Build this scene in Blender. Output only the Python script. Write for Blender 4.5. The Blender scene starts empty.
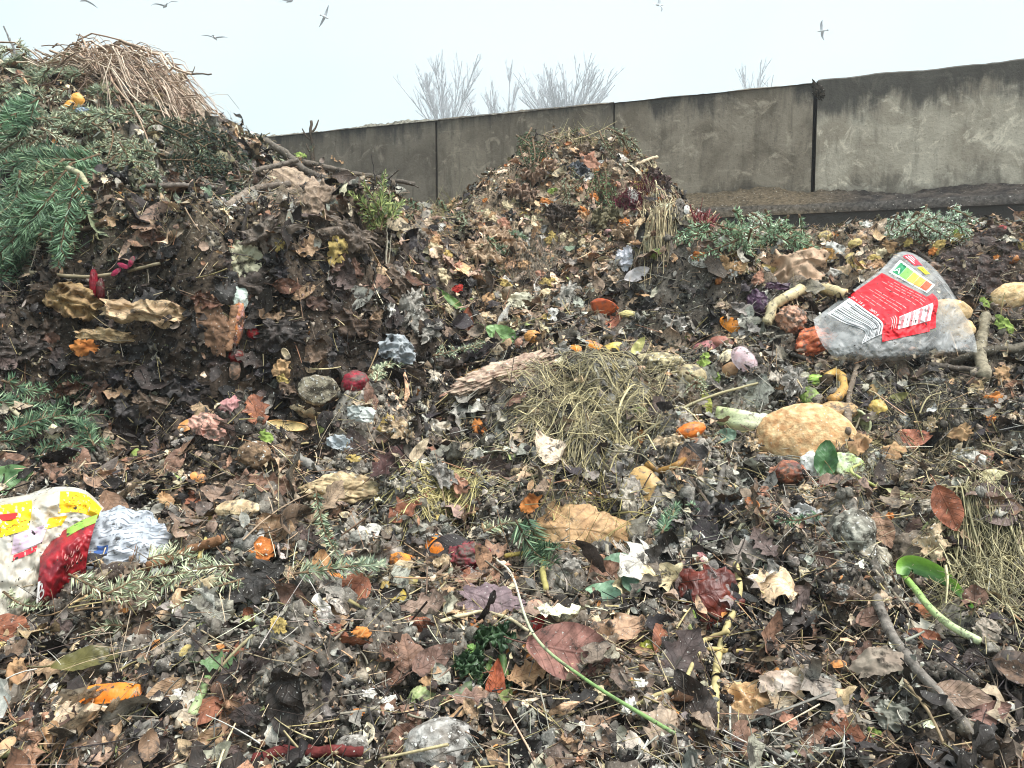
HAZE = True
import bpy, math, random
import numpy as np
from mathutils import Vector
rng = np.random.default_rng(11)
SC = bpy.context.scene
COLL = SC.collection
PI = math.pi

# ------------------------------------------------------------------ helpers
def s2l(c):
    c = np.asarray(c, float) / 255.0
    return np.where(c <= 0.04045, c / 12.92, ((c + 0.055) / 1.055) ** 2.4)
def rgb(*c): return s2l(c)
def norm(v):
    v = np.asarray(v, float)
    return v / np.maximum(np.linalg.norm(v, axis=-1, keepdims=True), 1e-9)

def _hash(ix, iy, iz, seed):
    with np.errstate(over='ignore'):
        h = (ix.astype(np.uint32) * np.uint32(0x8da6b343)) ^ (iy.astype(np.uint32) * np.uint32(0xd8163841)) ^ (iz.astype(np.uint32) * np.uint32(0xcb1ab31f)) ^ np.uint32((seed * 0x9e3779b1 + 77) & 0xffffffff)
        h ^= h >> np.uint32(13); h *= np.uint32(0x5bd1e995); h ^= h >> np.uint32(15)
        h *= np.uint32(0x27d4eb2d); h ^= h >> np.uint32(13)
    return h
def noise(p, seed=0):
    p = np.asarray(p, float)
    i = np.floor(p).astype(np.int64); f = p - i
    u = f * f * f * (f * (f * 6 - 15) + 10)
    out = 0
    for dx in (0, 1):
        wx = u[:, 0] if dx else 1 - u[:, 0]
        for dy in (0, 1):
            wy = u[:, 1] if dy else 1 - u[:, 1]
            for dz in (0, 1):
                wz = u[:, 2] if dz else 1 - u[:, 2]
                h = _hash(i[:, 0] + dx, i[:, 1] + dy, i[:, 2] + dz, seed)
                g0 = (h & np.uint32(1023)) / 511.5 - 1; g1 = ((h >> np.uint32(10)) & np.uint32(1023)) / 511.5 - 1; g2 = ((h >> np.uint32(20)) & np.uint32(1023)) / 511.5 - 1
                out = out + wx * wy * wz * (g0 * (f[:, 0] - dx) + g1 * (f[:, 1] - dy) + g2 * (f[:, 2] - dz))
    return out * 1.5
def fbm(p, octv=3, seed=0):
    a, s, t = 1.0, 0, 0
    p = np.asarray(p, float)
    for k in range(octv):
        s = s + a * noise(p * 2 ** k + 17.3 * k, seed + k); t += a; a *= 0.5
    return s / t

# ------------------------------------------------------------------ mesh buffer
class Buf:
    """collects vertices, faces, colours and leaf coordinates of ONE mesh"""
    def __init__(s): s.V = []; s.F = []; s.C = []; s.U = []; s.n = 0
    def add(s, V, F, col=(0.5, 0.5, 0.5), uv=None):
        V = np.asarray(V, float).reshape(-1, 3); n = len(V)
        col = np.asarray(col, float)
        if col.ndim == 1: col = np.tile(col, (n, 1))
        if uv is None: uv = np.zeros((n, 2))
        for f in (F if isinstance(F, (list, tuple)) else [F]):
            f = np.asarray(f)
            if len(f): s.F.append(f + s.n)
        s.V.append(V); s.C.append(col); s.U.append(np.asarray(uv, float)); s.n += n
        return s
    def arrays(s): return np.concatenate(s.V), np.concatenate(s.C), np.concatenate(s.U)

def mesh_obj(name, b, mat, origin=(0, 0, 0), parent=None, smooth=True):
    V, C, U = b.arrays()
    V = V - np.asarray(origin, float)
    me = bpy.data.meshes.new(name)
    nl = sum(f.size for f in b.F); npoly = sum(len(f) for f in b.F)
    me.vertices.add(len(V)); me.vertices.foreach_set('co', V.astype(np.float32).ravel())
    me.loops.add(nl); me.polygons.add(npoly)
    me.loops.foreach_set('vertex_index', np.concatenate([f.ravel() for f in b.F]).astype(np.int32))
    tot = np.concatenate([np.full(len(f), f.shape[1]) for f in b.F])
    me.polygons.foreach_set('loop_start', np.concatenate([[0], np.cumsum(tot)[:-1]]).astype(np.int32))
    me.polygons.foreach_set('use_smooth', np.full(npoly, smooth, dtype=bool))
    a = me.attributes.new('Col', 'FLOAT_COLOR', 'POINT')
    a.data.foreach_set('color', np.concatenate([C, np.ones((len(C), 1))], 1).astype(np.float32).ravel())
    a = me.attributes.new('luv', 'FLOAT2', 'POINT')
    a.data.foreach_set('vector', U.astype(np.float32).ravel())
    me.update(calc_edges=True)
    me.materials.append(mat)
    o = bpy.data.objects.new(name, me); COLL.objects.link(o)
    if parent is not None: o.parent = parent
    elif any(origin): o.location = origin
    return o

def tag(o, label=None, cat=None, group=None, kind=None):
    if label: o['label'] = label
    if cat: o['category'] = cat
    if group: o['group'] = group
    if kind: o['kind'] = kind
    return o

class Part:
    def __init__(s, name, buf, mat, subs=(), smooth=True, label=None):
        s.name, s.buf, s.mat, s.subs, s.smooth, s.label = name, buf, mat, subs, smooth, label

def thing(name, label, cat, parts, group=None, kind=None):
    """one top-level thing: a Buf/material pair is a single mesh, a list of Part an Empty with children"""
    if isinstance(parts, Part):
        V = parts.buf.arrays()[0]; o0 = np.array([V[:, 0].mean(), V[:, 1].mean(), V[:, 2].min()])
        return tag(mesh_obj(name, parts.buf, parts.mat, o0, smooth=parts.smooth), label, cat, group, kind)
    V = np.concatenate([p.buf.arrays()[0] for p in parts])
    o0 = np.array([V[:, 0].mean(), V[:, 1].mean(), V[:, 2].min()])
    e = bpy.data.objects.new(name, None); COLL.objects.link(e); e.location = o0; e.empty_display_size = 0.05
    tag(e, label, cat, group, kind)
    for p in parts:
        c = mesh_obj(p.name, p.buf, p.mat, o0, e, p.smooth)
        if p.label: c['label'] = p.label
        for q in p.subs:
            d = mesh_obj(q.name, q.buf, q.mat, o0, c, q.smooth)
            if q.label: d['label'] = q.label
    return e

# ------------------------------------------------------------------ materials
def new_mat(name):
    m = bpy.data.materials.new(name); m.use_nodes = True
    nt = m.node_tree; nt.nodes.clear()
    return m, nt
def N(nt, t, **kw):
    n = nt.nodes.new(t)
    for k, v in kw.items():
        if k.startswith('i_'): n.inputs[k[2:].replace('_', ' ')].default_value = v
        else: setattr(n, k, v)
    return n
def lk(nt, a, b): nt.links.new(a, b)
def mixc(nt, fac, a, b, mode='MIX'):
    n = nt.nodes.new('ShaderNodeMix'); n.data_type = 'RGBA'; n.blend_type = mode
    for s, v in ((n.inputs[0], fac), (n.inputs[6], a), (n.inputs[7], b)):
        if isinstance(v, bpy.types.NodeSocket): lk(nt, v, s)
        elif isinstance(v, (int, float)): s.default_value = v
        else: s.default_value = (*[float(x) for x in v], 1)
    return n.outputs[2]
def ramp(nt, x, lo, hi, a=0.0, b=1.0):
    n = nt.nodes.new('ShaderNodeMapRange'); n.interpolation_type = 'SMOOTHSTEP'
    lk(nt, x, n.inputs[0])
    for i, v in zip((1, 2, 3, 4), (lo, hi, a, b)): n.inputs[i].default_value = v
    return n.outputs[0]
def math_(nt, op, a, b=None, c=None):
    n = nt.nodes.new('ShaderNodeMath'); n.operation = op
    for s, v in zip(n.inputs, (a, b, c)):
        if v is None: continue
        if isinstance(v, bpy.types.NodeSocket): lk(nt, v, s)
        else: s.default_value = v
    return n.outputs[0]
def tnoise(nt, vec, scale, detail=3.0, rough=0.6, dist=0.0):
    n = N(nt, 'ShaderNodeTexNoise'); n.inputs['Scale'].default_value = scale; n.inputs['Detail'].default_value = detail
    n.inputs['Roughness'].default_value = rough; n.inputs['Distortion'].default_value = dist
    lk(nt, vec, n.inputs['Vector']); return n.outputs['Fac']

def attr_mat(name, var=0.35, scale=60, rough=0.75, spec=0.3, speck=None, speck_amt=0.0, speck_scale=220, bump=0.3, bump_scale=120, veins=0.0, alpha=None, dirt=0.0, dirt_col=(0.03, 0.025, 0.02), dirt_scale=25, coat=0.0, trans=0.0, sss=0.0, spec_tint=None):
    """colour from the mesh's own 'Col' attribute, broken up by noise, grime and mould specks"""
    m, nt = new_mat(name)
    at = N(nt, 'ShaderNodeAttribute', attribute_name='Col'); geo = N(nt, 'ShaderNodeNewGeometry')
    pos = geo.outputs['Position']
    n1 = tnoise(nt, pos, scale, 4)
    k = ramp(nt, n1, 0.25, 0.75, 1 - var, 1 + var)
    mul = N(nt, 'ShaderNodeVectorMath', operation='SCALE'); lk(nt, at.outputs['Color'], mul.inputs[0]); lk(nt, k, mul.inputs['Scale'])
    col = mul.outputs[0]
    h = None
    if veins:
        lu = N(nt, 'ShaderNodeAttribute', attribute_name='luv'); sp = N(nt, 'ShaderNodeSeparateXYZ'); lk(nt, lu.outputs['Vector'], sp.inputs[0])
        t, u = sp.outputs[0], sp.outputs[1]
        au = math_(nt, 'ABSOLUTE', u)
        mid = ramp(nt, au, 0.0, 0.07, 1, 0)
        w = math_(nt, 'SUBTRACT', t, math_(nt, 'MULTIPLY', au, 0.22))
        sv = math_(nt, 'ABSOLUTE', math_(nt, 'SUBTRACT', math_(nt, 'FRACT', math_(nt, 'MULTIPLY', w, 8.0)), 0.5))
        side = ramp(nt, sv, 0.0, 0.14, 0.7, 0)
        v = math_(nt, 'MAXIMUM', mid, side)
        col = mixc(nt, math_(nt, 'MULTIPLY', v, veins), col, mixc(nt, 1.0, col, (0.45, 0.42, 0.4), 'MULTIPLY'))
        h = v
    if dirt:
        d = ramp(nt, tnoise(nt, pos, dirt_scale, 6, 0.7), 0.62 - 0.3 * dirt, 0.74 - 0.3 * dirt, 0, 0.9)
        col = mixc(nt, d, col, dirt_col)
    if speck is not None:
        s = ramp(nt, tnoise(nt, pos, speck_scale, 2, 0.5), 0.70 - 0.25 * speck_amt, 0.76 - 0.25 * speck_amt)
        col = mixc(nt, s, col, speck)
    p = N(nt, 'ShaderNodeBsdfPrincipled'); lk(nt, col, p.inputs['Base Color'])
    p.inputs['Roughness'].default_value = rough; p.inputs['Specular IOR Level'].default_value = spec
    if coat: p.inputs['Coat Weight'].default_value = coat; p.inputs['Coat Roughness'].default_value = 0.25
    if sss:
        p.inputs['Subsurface Weight'].default_value = sss; p.inputs['Subsurface Radius'].default_value = (0.01, 0.006, 0.004); p.inputs['Subsurface Scale'].default_value = 0.5
    if bump:
        b = N(nt, 'ShaderNodeBump'); b.inputs['Strength'].default_value = bump; b.inputs['Distance'].default_value = 0.004
        hh = tnoise(nt, pos, bump_scale, 4)
        if h is not None: hh = math_(nt, 'SUBTRACT', hh, math_(nt, 'MULTIPLY', h, 0.5))
        lk(nt, hh, b.inputs['Height']); lk(nt, b.outputs[0], p.inputs['Normal'])
    out = N(nt, 'ShaderNodeOutputMaterial')
    sh = p.outputs[0]
    if trans:
        tl = N(nt, 'ShaderNodeBsdfTranslucent'); lk(nt, col, tl.inputs[0]); mx = N(nt, 'ShaderNodeMixShader'); mx.inputs[0].default_value = trans
        lk(nt, sh, mx.inputs[1]); lk(nt, tl.outputs[0], mx.inputs[2]); sh = mx.outputs[0]
    if alpha is not None:
        tr = N(nt, 'ShaderNodeBsdfTransparent'); mx = N(nt, 'ShaderNodeMixShader')
        a = ramp(nt, tnoise(nt, pos, 14, 3), 0.3, 0.7, alpha - 0.09, alpha + 0.09); lk(nt, a, mx.inputs[0])
        lk(nt, tr.outputs[0], mx.inputs[1]); lk(nt, sh, mx.inputs[2]); sh = mx.outputs[0]
    lk(nt, sh, out.inputs[0])
    return m

# ------------------------------------------------------------------ camera
CAM = np.array([0.0, 0.0, 1.2]); PITCH = math.atan(58 / 770.0); FPX = 770.0
FW = np.array([0, math.cos(PITCH), -math.sin(PITCH)]); UP = np.array([0, math.sin(PITCH), math.cos(PITCH)]); RT = np.array([1.0, 0, 0])
cd = bpy.data.cameras.new('camera'); cam = bpy.data.objects.new('camera', cd); COLL.objects.link(cam); SC.camera = cam
cd.sensor_width = 36; cd.lens = 36 * FPX / 1024; cd.clip_start = 0.02; cd.clip_end = 1500
cam.location = CAM; cam.rotation_euler = (PI / 2 - PITCH, 0, 0)
cd.dof.use_dof = False
def pix(px, py, d):
    px, py, d = np.asarray(px, float), np.asarray(py, float), np.asarray(d, float)
    return CAM + d[..., None] * (FW + ((px - 512) / FPX)[..., None] * RT + ((384 - py) / FPX)[..., None] * UP)
def proj(P):
    Q = np.asarray(P, float) - CAM; d = Q @ FW; dd = np.where(d > 0.05, d, 0.05)
    return 512 + FPX * (Q @ RT) / dd, 384 - FPX * (Q @ UP) / dd, d

# ------------------------------------------------------------------ terrain of the heap
CP = []
for px in (-420, -200, 60, 300, 520, 760, 980, 1250, 1500):
    for py, d in ((930, 0.86), (790, 1.0), (700, 1.16), (600, 1.42)):
        CP.append((px, py, d))
for px, py, d in [
    (0, 500, 1.72), (130, 500, 1.78), (260, 500, 1.8), (400, 500, 1.82), (520, 500, 1.84), (640, 500, 1.82), (760, 500, 1.84), (900, 500, 1.84), (1020, 500, 1.84), (1250, 500, 1.85), (-250, 500, 1.72),
    # left heap, front face and crest
    (0, 430, 1.93), (130, 430, 1.97), (260, 425, 2.02), (330, 420, 2.08), (-250, 430, 1.95),
    (0, 380, 2.02), (130, 385, 2.03), (240, 390, 2.07), (330, 385, 2.15), (-250, 380, 2.05),
    (0, 310, 2.10), (130, 305, 2.10), (240, 300, 2.13), (330, 290, 2.24), (390, 300, 2.45), (-250, 310, 2.12),
    (0, 268, 2.24), (130, 268, 2.24), (240, 262, 2.26), (330, 255, 2.38), (390, 262, 2.6), (-250, 265, 2.3),
    (0, 200, 2.62), (120, 205, 2.58), (230, 205, 2.60), (300, 205, 2.72), (360, 225, 2.80), (-250, 190, 2.70),
    (0, 130, 2.92), (100, 130, 2.95), (180, 146, 2.97), (-250, 110, 2.95),
    (0, 90, 3.2), (60, 86, 3.25), (130, 84, 3.25), (185, 106, 3.25), (214, 150, 3.22), (236, 192, 3.2), (270, 207, 3.2), (310, 207, 3.2), (365, 207, 3.25), (-250, 78, 3.4),
    # saddle and middle ground
    (420, 420, 2.2), (400, 370, 2.42), (430, 320, 2.65), (430, 260, 3.0), (425, 205, 3.6), (470, 300, 2.85), (470, 240, 3.7),
    (520, 430, 2.15), (520, 380, 2.36), (600, 440, 2.1), (590, 385, 2.24), (620, 372, 2.36), (540, 340, 2.62), (640, 340, 2.62), (560, 300, 2.95),
    (690, 330, 2.7), (690, 284, 2.92), (640, 284, 3.0), (740, 300, 2.9), (600, 268, 3.5), (540, 262, 3.5),
    # middle mound
    (500, 238, 4.1), (580, 235, 4.1), (650, 238, 4.1), (470, 210, 4.7), (520, 190, 4.5), (580, 180, 4.5), (640, 195, 4.5),
    (575, 140, 4.95), (610, 145, 4.95), (540, 148, 4.95), (510, 168, 4.95), (485, 188, 4.95), (640, 165, 4.95), (672, 200, 4.95), (692, 224, 4.95),
    # right
    (720, 430, 2.14), (820, 430, 2.12), (920, 430, 2.12), (1020, 430, 2.12), (1250, 430, 2.12),
    (760, 370, 2.38), (830, 370, 2.36), (920, 380, 2.3), (1020, 370, 2.34), (1250, 370, 2.34),
    (770, 290, 2.72), (850, 300, 2.66), (940, 310, 2.6), (1020, 300, 2.62), (1250, 290, 2.62),
    (740, 255, 3.9), (830, 255, 3.7), (920, 255, 3.5), (1000, 240, 3.3), (1050, 235, 3.3), (1250, 225, 3.3),
    (730, 234, 4.9), (830, 238, 4.7), (920, 238, 4.5), (1020, 242, 4.3), (1250, 242, 4.2)]:
    CP.append((px, py, d))
CP = np.array(CP, float)
W3 = pix(CP[:, 0], CP[:, 1], CP[:, 2])
EXTRA = [(-2.2, 4.4, 2.25), (-1.4, 4.3, 2.0), (-0.6, 4.6, 1.75), (-3, 6, 1.8), (-1.6, 6, 1.7), (-0.3, 6.0, 1.75), (0.4, 6.0, 1.9), (1.2, 6.0, 1.7), (-3, 8.4, 1.6), (-1, 7.6, 1.6), (1, 6.9, 1.6), (2.3, 6.2, 1.72), (3.4, 5.85, 1.72), (4.4, 5.5, 1.7), (5.6, 5.2, 1.7),
         (-5.5, 5.5, 1.4), (-5.5, 2.5, 1.4), (-4, 0.5, 0.75), (5.5, 2.5, 1.2), (4, 0.5, 0.75), (0, 0.2, 0.6), (-1.5, 0.2, 0.6), (1.5, 0.2, 0.6), (0, -0.9, 0.5), (-2, -0.9, 0.5), (2, -0.9, 0.5)]
W3 = np.concatenate([W3, np.array(EXTRA)])
def _tps(r2): return 0.5 * r2 * np.log(r2 + 1e-9)
_n = len(W3); _A = np.zeros((_n + 3, _n + 3))
_d2 = ((W3[:, None, :2] - W3[None, :, :2]) ** 2).sum(-1)
_A[:_n, :_n] = _tps(_d2) + np.eye(_n) * 0.006; _A[:_n, _n] = 1; _A[:_n, _n + 1:] = W3[:, :2]; _A[_n, :_n] = 1; _A[_n + 1:, :_n] = W3[:, :2].T
_w = np.linalg.solve(_A, np.concatenate([W3[:, 2], [0, 0, 0]]))
def base_height(X, Y):
    out = np.empty(len(X))
    for s in range(0, len(X), 40000):
        x, y = X[s:s + 40000], Y[s:s + 40000]
        d2 = (x[:, None] - W3[None, :, 0]) ** 2 + (y[:, None] - W3[None, :, 1]) ** 2
        out[s:s + 40000] = _tps(d2) @ _w[:_n] + _w[_n] + _w[_n + 1] * x + _w[_n + 2] * y
    return out
DENTS = []                     # filled below: (x, y, radius, depth)
def rough_height(X, Y, fine=True):
    z = base_height(X, Y)
    P = np.stack([X, Y, 0.6 * z], 1)
    far = np.clip((Y - 0.5) / 1.2, 0.42, 1)
    w = fbm(P * 1.7, 2, 5)
    q = P + 0.10 * np.stack([noise(P * 4, 21), noise(P * 4, 22), 0 * X], 1)
    z = z + far * (0.07 * noise(q * 3.1, 1) + 0.085 * (np.abs(noise(q * 6.5, 2)) - 0.25) + 0.058 * noise(q * 11, 3) + 0.030 * (np.abs(noise(q * 22, 4)) - 0.2)) + 0.02 * w
    for (x, y, r, dp) in DENTS: z = z - dp * np.exp(-(((X - x) ** 2 + (Y - y) ** 2) / (r * r)) ** 1.5)
    if fine:
        z = z + 0.012 * np.abs(noise(P * 30, 6)) + 0.008 * noise(P * 60, 7) + 0.004 * noise(P * 130, 8)
    return z
GX = np.arange(-5.6, 5.61, 0.02); GY = np.arange(-1.2, 8.0, 0.02)
def make_grid():
    global GH, GB
    gx, gy = np.meshgrid(GX, GY)
    GH = rough_height(gx.ravel(), gy.ravel(), False).reshape(gx.shape)
    k = GH.copy()
    for _ in range(6):
        k = (k + np.roll(k, 1, 0) + np.roll(k, -1, 0) + np.roll(k, 1, 1) + np.roll(k, -1, 1)) / 5
    GB = k
def H(X, Y, G=None):
    G = GH if G is None else G
    fx = np.clip((np.asarray(X) - GX[0]) / 0.02, 0, len(GX) - 1.001); fy = np.clip((np.asarray(Y) - GY[0]) / 0.02, 0, len(GY) - 1.001)
    i, j = fx.astype(int), fy.astype(int); a, b = fx - i, fy - j
    return (G[j, i] * (1 - a) + G[j, i + 1] * a) * (1 - b) + (G[j + 1, i] * (1 - a) + G[j + 1, i + 1] * a) * b
def normal(X, Y, smooth=True):
    G = GB if smooth else GH; e = 0.03
    dx = (H(X + e, Y, G) - H(X - e, Y, G)) / (2 * e); dy = (H(X, Y + e, G) - H(X, Y - e, G)) / (2 * e)
    return norm(np.stack([-dx, -dy, np.ones_like(dx)], -1))
_T = np.concatenate([np.arange(0.6, 3, 0.008), np.arange(3, 8, 0.02)])
def hit(px, py):
    """points where the lines of sight through these pixels meet the heap, with their distances"""
    px, py = np.atleast_1d(np.asarray(px, float)), np.atleast_1d(np.asarray(py, float))
    P = np.empty((len(px), 3)); D = np.empty(len(px))
    for s in range(0, len(px), 500):
        a, b = px[s:s + 500], py[s:s + 500]
        Q = pix(a[:, None], b[:, None], np.broadcast_to(_T, (len(a), len(_T))))
        below = Q[..., 2] < H(Q[..., 0], Q[..., 1])
        k = np.where(below.any(1), below.argmax(1), len(_T) - 1)
        P[s:s + 500] = Q[np.arange(len(a)), k]; D[s:s + 500] = _T[k]
    return P, D
make_grid()
for px, py, r, dp in [(528, 565, 0.07, 0.10), (500, 690, 0.06, 0.07), (790, 625, 0.07, 0.09), (120, 640, 0.05, 0.06), (250, 650, 0.05, 0.06), (940, 350, 0.11, 0.13), (300, 250, 0.10, 0.14), (60, 330, 0.12, 0.14), (130, 372, 0.12, 0.16), (230, 375, 0.10, 0.16), (320, 350, 0.10, 0.15), (40, 370, 0.10, 0.14), (70, 345, 0.12, 0.12), (150, 352, 0.13, 0.16), (240, 345, 0.12, 0.17), (325, 332, 0.13, 0.17), (398, 322, 0.09, 0.12), (252, 285, 0.06, 0.10), (180, 335, 0.08, 0.08),
                      (560, 248, 0.14, 0.16), (245, 250, 0.07, 0.14), (325, 232, 0.07, 0.12), (590, 190, 0.10, 0.08), (535, 205, 0.10, 0.08), (190, 160, 0.12, 0.14), (820, 335, 0.08, 0.10), (330, 450, 0.06, 0.07), (690, 560, 0.05, 0.06), (880, 700, 0.06, 0.06), (60, 640, 0.05, 0.06), (745, 690, 0.05, 0.06), (540, 700, 0.05, 0.05), (360, 640, 0.05, 0.05)]:
    p, d = hit(px, py)
    DENTS.append((p[0, 0], p[0, 1] + 0.02, r, dp))
for px, py, rp, h in [(650, 296, 40, 0.09), (690, 292, 44, 0.11), (730, 296, 36, 0.09), (704, 492, 42, 0.07), (298, 696, 48, 0.06), (372, 668, 30, 0.04), (246, 552, 40, 0.05), (765, 404, 30, 0.04), (528, 424, 36, 0.05), (362, 428, 40, 0.05), (300, 262, 36, 0.10), (400, 258, 44, 0.08), (600, 430, 56, 0.03), (1000, 580, 40, 0.07), (110, 272, 60, 0.10), (200, 266, 50, 0.12), (300, 264, 54, 0.11), (372, 268, 44, 0.10), (356, 240, 40, 0.10), (196, 238, 40, 0.08), (110, 250, 44, 0.08), (520, 185, 30, 0.08), (560, 215, 40, 0.10), (640, 205, 40, 0.12), (480, 225, 40, 0.10), (860, 262, 40, 0.05), (950, 262, 40, 0.05), (770, 262, 40, 0.05), (150, 300, 60, 0.08), (70, 300, 50, 0.08), (560, 545, 44, 0.05), (850, 550, 40, 0.05), (440, 620, 44, 0.03), (690, 590, 40, 0.04), (870, 640, 40, 0.04), (180, 500, 50, 0.05), (100, 610, 50, 0.03), (340, 500, 40, 0.04), (780, 560, 40, 0.06)]:
    p, d = hit(px, py); r = rp * d[0] / FPX
    DENTS.append((p[0, 0], p[0, 1] + r * 0.4, r, -h))
CLODS = []                     # bare lumps of compost between the leaves: (x, y, radius, how grey)
_rc = np.random.default_rng(41)
for px, py, rp, gk in [(690, 290, 56, 0.35), (704, 492, 44, 0.9), (298, 694, 50, 0.45), (372, 668, 30, 0.5), (246, 552, 38, 0.75), (765, 404, 32, 0.3), (520, 424, 36, 0.6), (362, 428, 40, 0.95), (400, 258, 40, 0.4), (500, 690, 30, 0.5), (960, 720, 50, 0.15), (640, 520, 40, 0.9), (560, 600, 34, 0.8), (420, 520, 34, 0.85), (850, 560, 34, 0.8)] + [(_rc.uniform(20, 1005), _rc.uniform(400, 760), _rc.uniform(16, 44), _rc.uniform(0.1, 1.0)) for _ in range(44)]:
    p, d = hit(px, py); r = rp * d[0] / FPX; CLODS.append((p[0, 0], p[0, 1] + r * 0.3, r, gk)); DENTS.append((p[0, 0], p[0, 1] + r * 0.3, r * 0.95, -_rc.uniform(0.25, 0.5) * r)); a_ = _rc.uniform(0, 6.3); DENTS.append((p[0, 0] + 1.5 * r * math.cos(a_), p[0, 1] + 1.5 * r * math.sin(a_), r * 0.6, _rc.uniform(0.2, 0.6) * r))
for _ in range(30):
    p, d = hit(_rc.uniform(0, 430), _rc.uniform(215, 400)); r = _rc.uniform(0.04, 0.10); DENTS.append((p[0, 0], p[0, 1] + r * 0.5, r, _rc.choice([-1, 1]) * r * _rc.uniform(0.7, 1.4)))
make_grid()
def cloddy(X, Y):
    """how far a place is bare clod (0..1), and how grey that clod is"""
    k = np.zeros(len(X)); g = np.zeros(len(X))
    for x, y, r, gk in CLODS: q = np.exp(-(((X - x) ** 2 + (Y - y) ** 2) / (r * r * 0.8)) ** 1.5); g = np.where(q > k, gk, g); k = np.maximum(k, q)
    return k, g
# ------------------------------------------------------------------ shape makers
def quads(r, c, wrap=False):
    i = np.arange(r - 1)[:, None]; j = np.arange(c if wrap else c - 1)[None]
    a = i * c + j; b = i * c + (j + 1) % c
    return np.stack([a, b, b + c, a + c], -1).reshape(-1, 4)
def tube(b, pts, rad, col, n=6, wob=0.0, seed=0, caps=True):
    P = np.asarray(pts, float); m = len(P); rad = np.broadcast_to(np.asarray(rad, float), (m,)) if np.ndim(rad) <= 1 else rad
    T = norm(np.gradient(P, axis=0)); up = np.array([0, 0, 1.0]) if abs(T[0, 2]) < 0.9 else np.array([1.0, 0, 0])
    A = np.empty_like(P); a = norm(np.cross(T[0], up))
    for k in range(m):
        a = norm(a - T[k] * (a @ T[k])); A[k] = a
    Bn = np.cross(T, A); th = np.arange(n) * 2 * PI / n
    R = rad[:, None] * np.ones((m, n))
    if wob:
        q = np.stack([np.cos(th)[None] * np.ones((m, 1)), np.sin(th)[None] * np.ones((m, 1)), np.arange(m)[:, None] * 0.6 * np.ones((1, n))], -1).reshape(-1, 3)
        R = R * (1 + wob * noise(q * 1.3 + seed * 3.7, seed).reshape(m, n))
    V = P[:, None] + R[..., None] * (np.cos(th)[None, :, None] * A[:, None] + np.sin(th)[None, :, None] * Bn[:, None])
    F = [quads(m, n, True)]
    V = V.reshape(-1, 3)
    if caps:
        V = np.concatenate([V, P[:1] - T[:1] * rad[0] * 0.3, P[-1:] + T[-1:] * rad[-1] * 0.3])
        j = np.arange(n); F.append(np.stack([np.full(n, m * n), (j + 1) % n, j], 1)); o = (m - 1) * n
        F.append(np.stack([np.full(n, m * n + 1), o + j, o + (j + 1) % n], 1))
    C = np.asarray(col, float)
    if C.ndim == 2 and len(C) == m: C = np.concatenate([np.repeat(C, n, 0), C[:1], C[-1:]][:3 if caps else 1])
    b.add(V, F, C)
    return b
def spline(pts, n=24):
    P = np.asarray(pts, float)
    if len(P) < 3: return P[0] + (P[-1] - P[0]) * np.linspace(0, 1, n)[:, None]
    Q = np.concatenate([[2 * P[0] - P[1]], P, [2 * P[-1] - P[-2]]]); out = []
    ts = np.linspace(0, len(P) - 1 - 1e-6, n)
    for t in ts:
        i = int(t); f = t - i; a, b_, c, d = Q[i:i + 4]
        out.append(0.5 * (2 * b_ + (c - a) * f + (2 * a - 5 * b_ + 4 * c - d) * f * f + (3 * b_ - a - 3 * c + d) * f ** 3))
    return np.array(out)
_ICO = {}
def ico(k):
    if k not in _ICO:
        g = (1 + 5 ** 0.5) / 2
        V = [(-1, g, 0), (1, g, 0), (-1, -g, 0), (1, -g, 0), (0, -1, g), (0, 1, g), (0, -1, -g), (0, 1, -g), (g, 0, -1), (g, 0, 1), (-g, 0, -1), (-g, 0, 1)]
        V = [tuple(norm(np.array(v))) for v in V]
        F = [(0, 11, 5), (0, 5, 1), (0, 1, 7), (0, 7, 10), (0, 10, 11), (1, 5, 9), (5, 11, 4), (11, 10, 2), (10, 7, 6), (7, 1, 8), (3, 9, 4), (3, 4, 2), (3, 2, 6), (3, 6, 8), (3, 8, 9), (4, 9, 5), (2, 4, 11), (6, 2, 10), (8, 6, 7), (9, 8, 1)]
        for _ in range(k):
            mid = {}; G = []
            def md(a, b):
                e = (min(a, b), max(a, b))
                if e not in mid: mid[e] = len(V); V.append(tuple(norm(np.array(V[a]) + np.array(V[b]))))
                return mid[e]
            for a, b, c in F:
                x, y, z = md(a, b), md(b, c), md(c, a); G += [(a, x, z), (b, y, x), (c, z, y), (x, y, z)]
            F = G
        _ICO[k] = (np.array(V), np.array(F))
    return _ICO[k]

class Frame:
    """a place on the heap: P point, X along the given picture angle, Y across, Z up off the surface leaning to the viewer, s metres per pixel"""
    def __init__(s, px, py, ang=0, lean=0.6, lift=0.012):
        p, d = hit(px, py); s.d = float(d[0]); s.s = s.d / FPX; s.px, s.py = px, py
        nrm = normal(p[:, 0], p[:, 1])[0]
        z = norm(nrm + lean * norm(CAM - p[0])); lift = lift + 0.006; a = math.radians(ang)
        e = math.cos(a) * RT + math.sin(a) * UP
        x = norm(e - z * (e @ z)); s.X, s.Z, s.Y = x, z, np.cross(z, x)
        s.P = p[0] + z * lift; s.n = nrm
    def w(s, L): return s.P + np.asarray(L)[..., 0:1] * s.X + np.asarray(L)[..., 1:2] * s.Y + np.asarray(L)[..., 2:3] * s.Z
    def roll(s, ax, deg):
        a = math.radians(deg); c, si = math.cos(a), math.sin(a)
        if ax == 'X': s.Y, s.Z = c * s.Y + si * s.Z, c * s.Z - si * s.Y
        if ax == 'Y': s.X, s.Z = c * s.X - si * s.Z, c * s.Z + si * s.X
        return s
KEEP = []                      # (px, py, rx, ry, depth): room kept free of loose litter round a thing
MARKS = []                     # (px, py, phrase): things that labels of small bits may refer to
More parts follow.
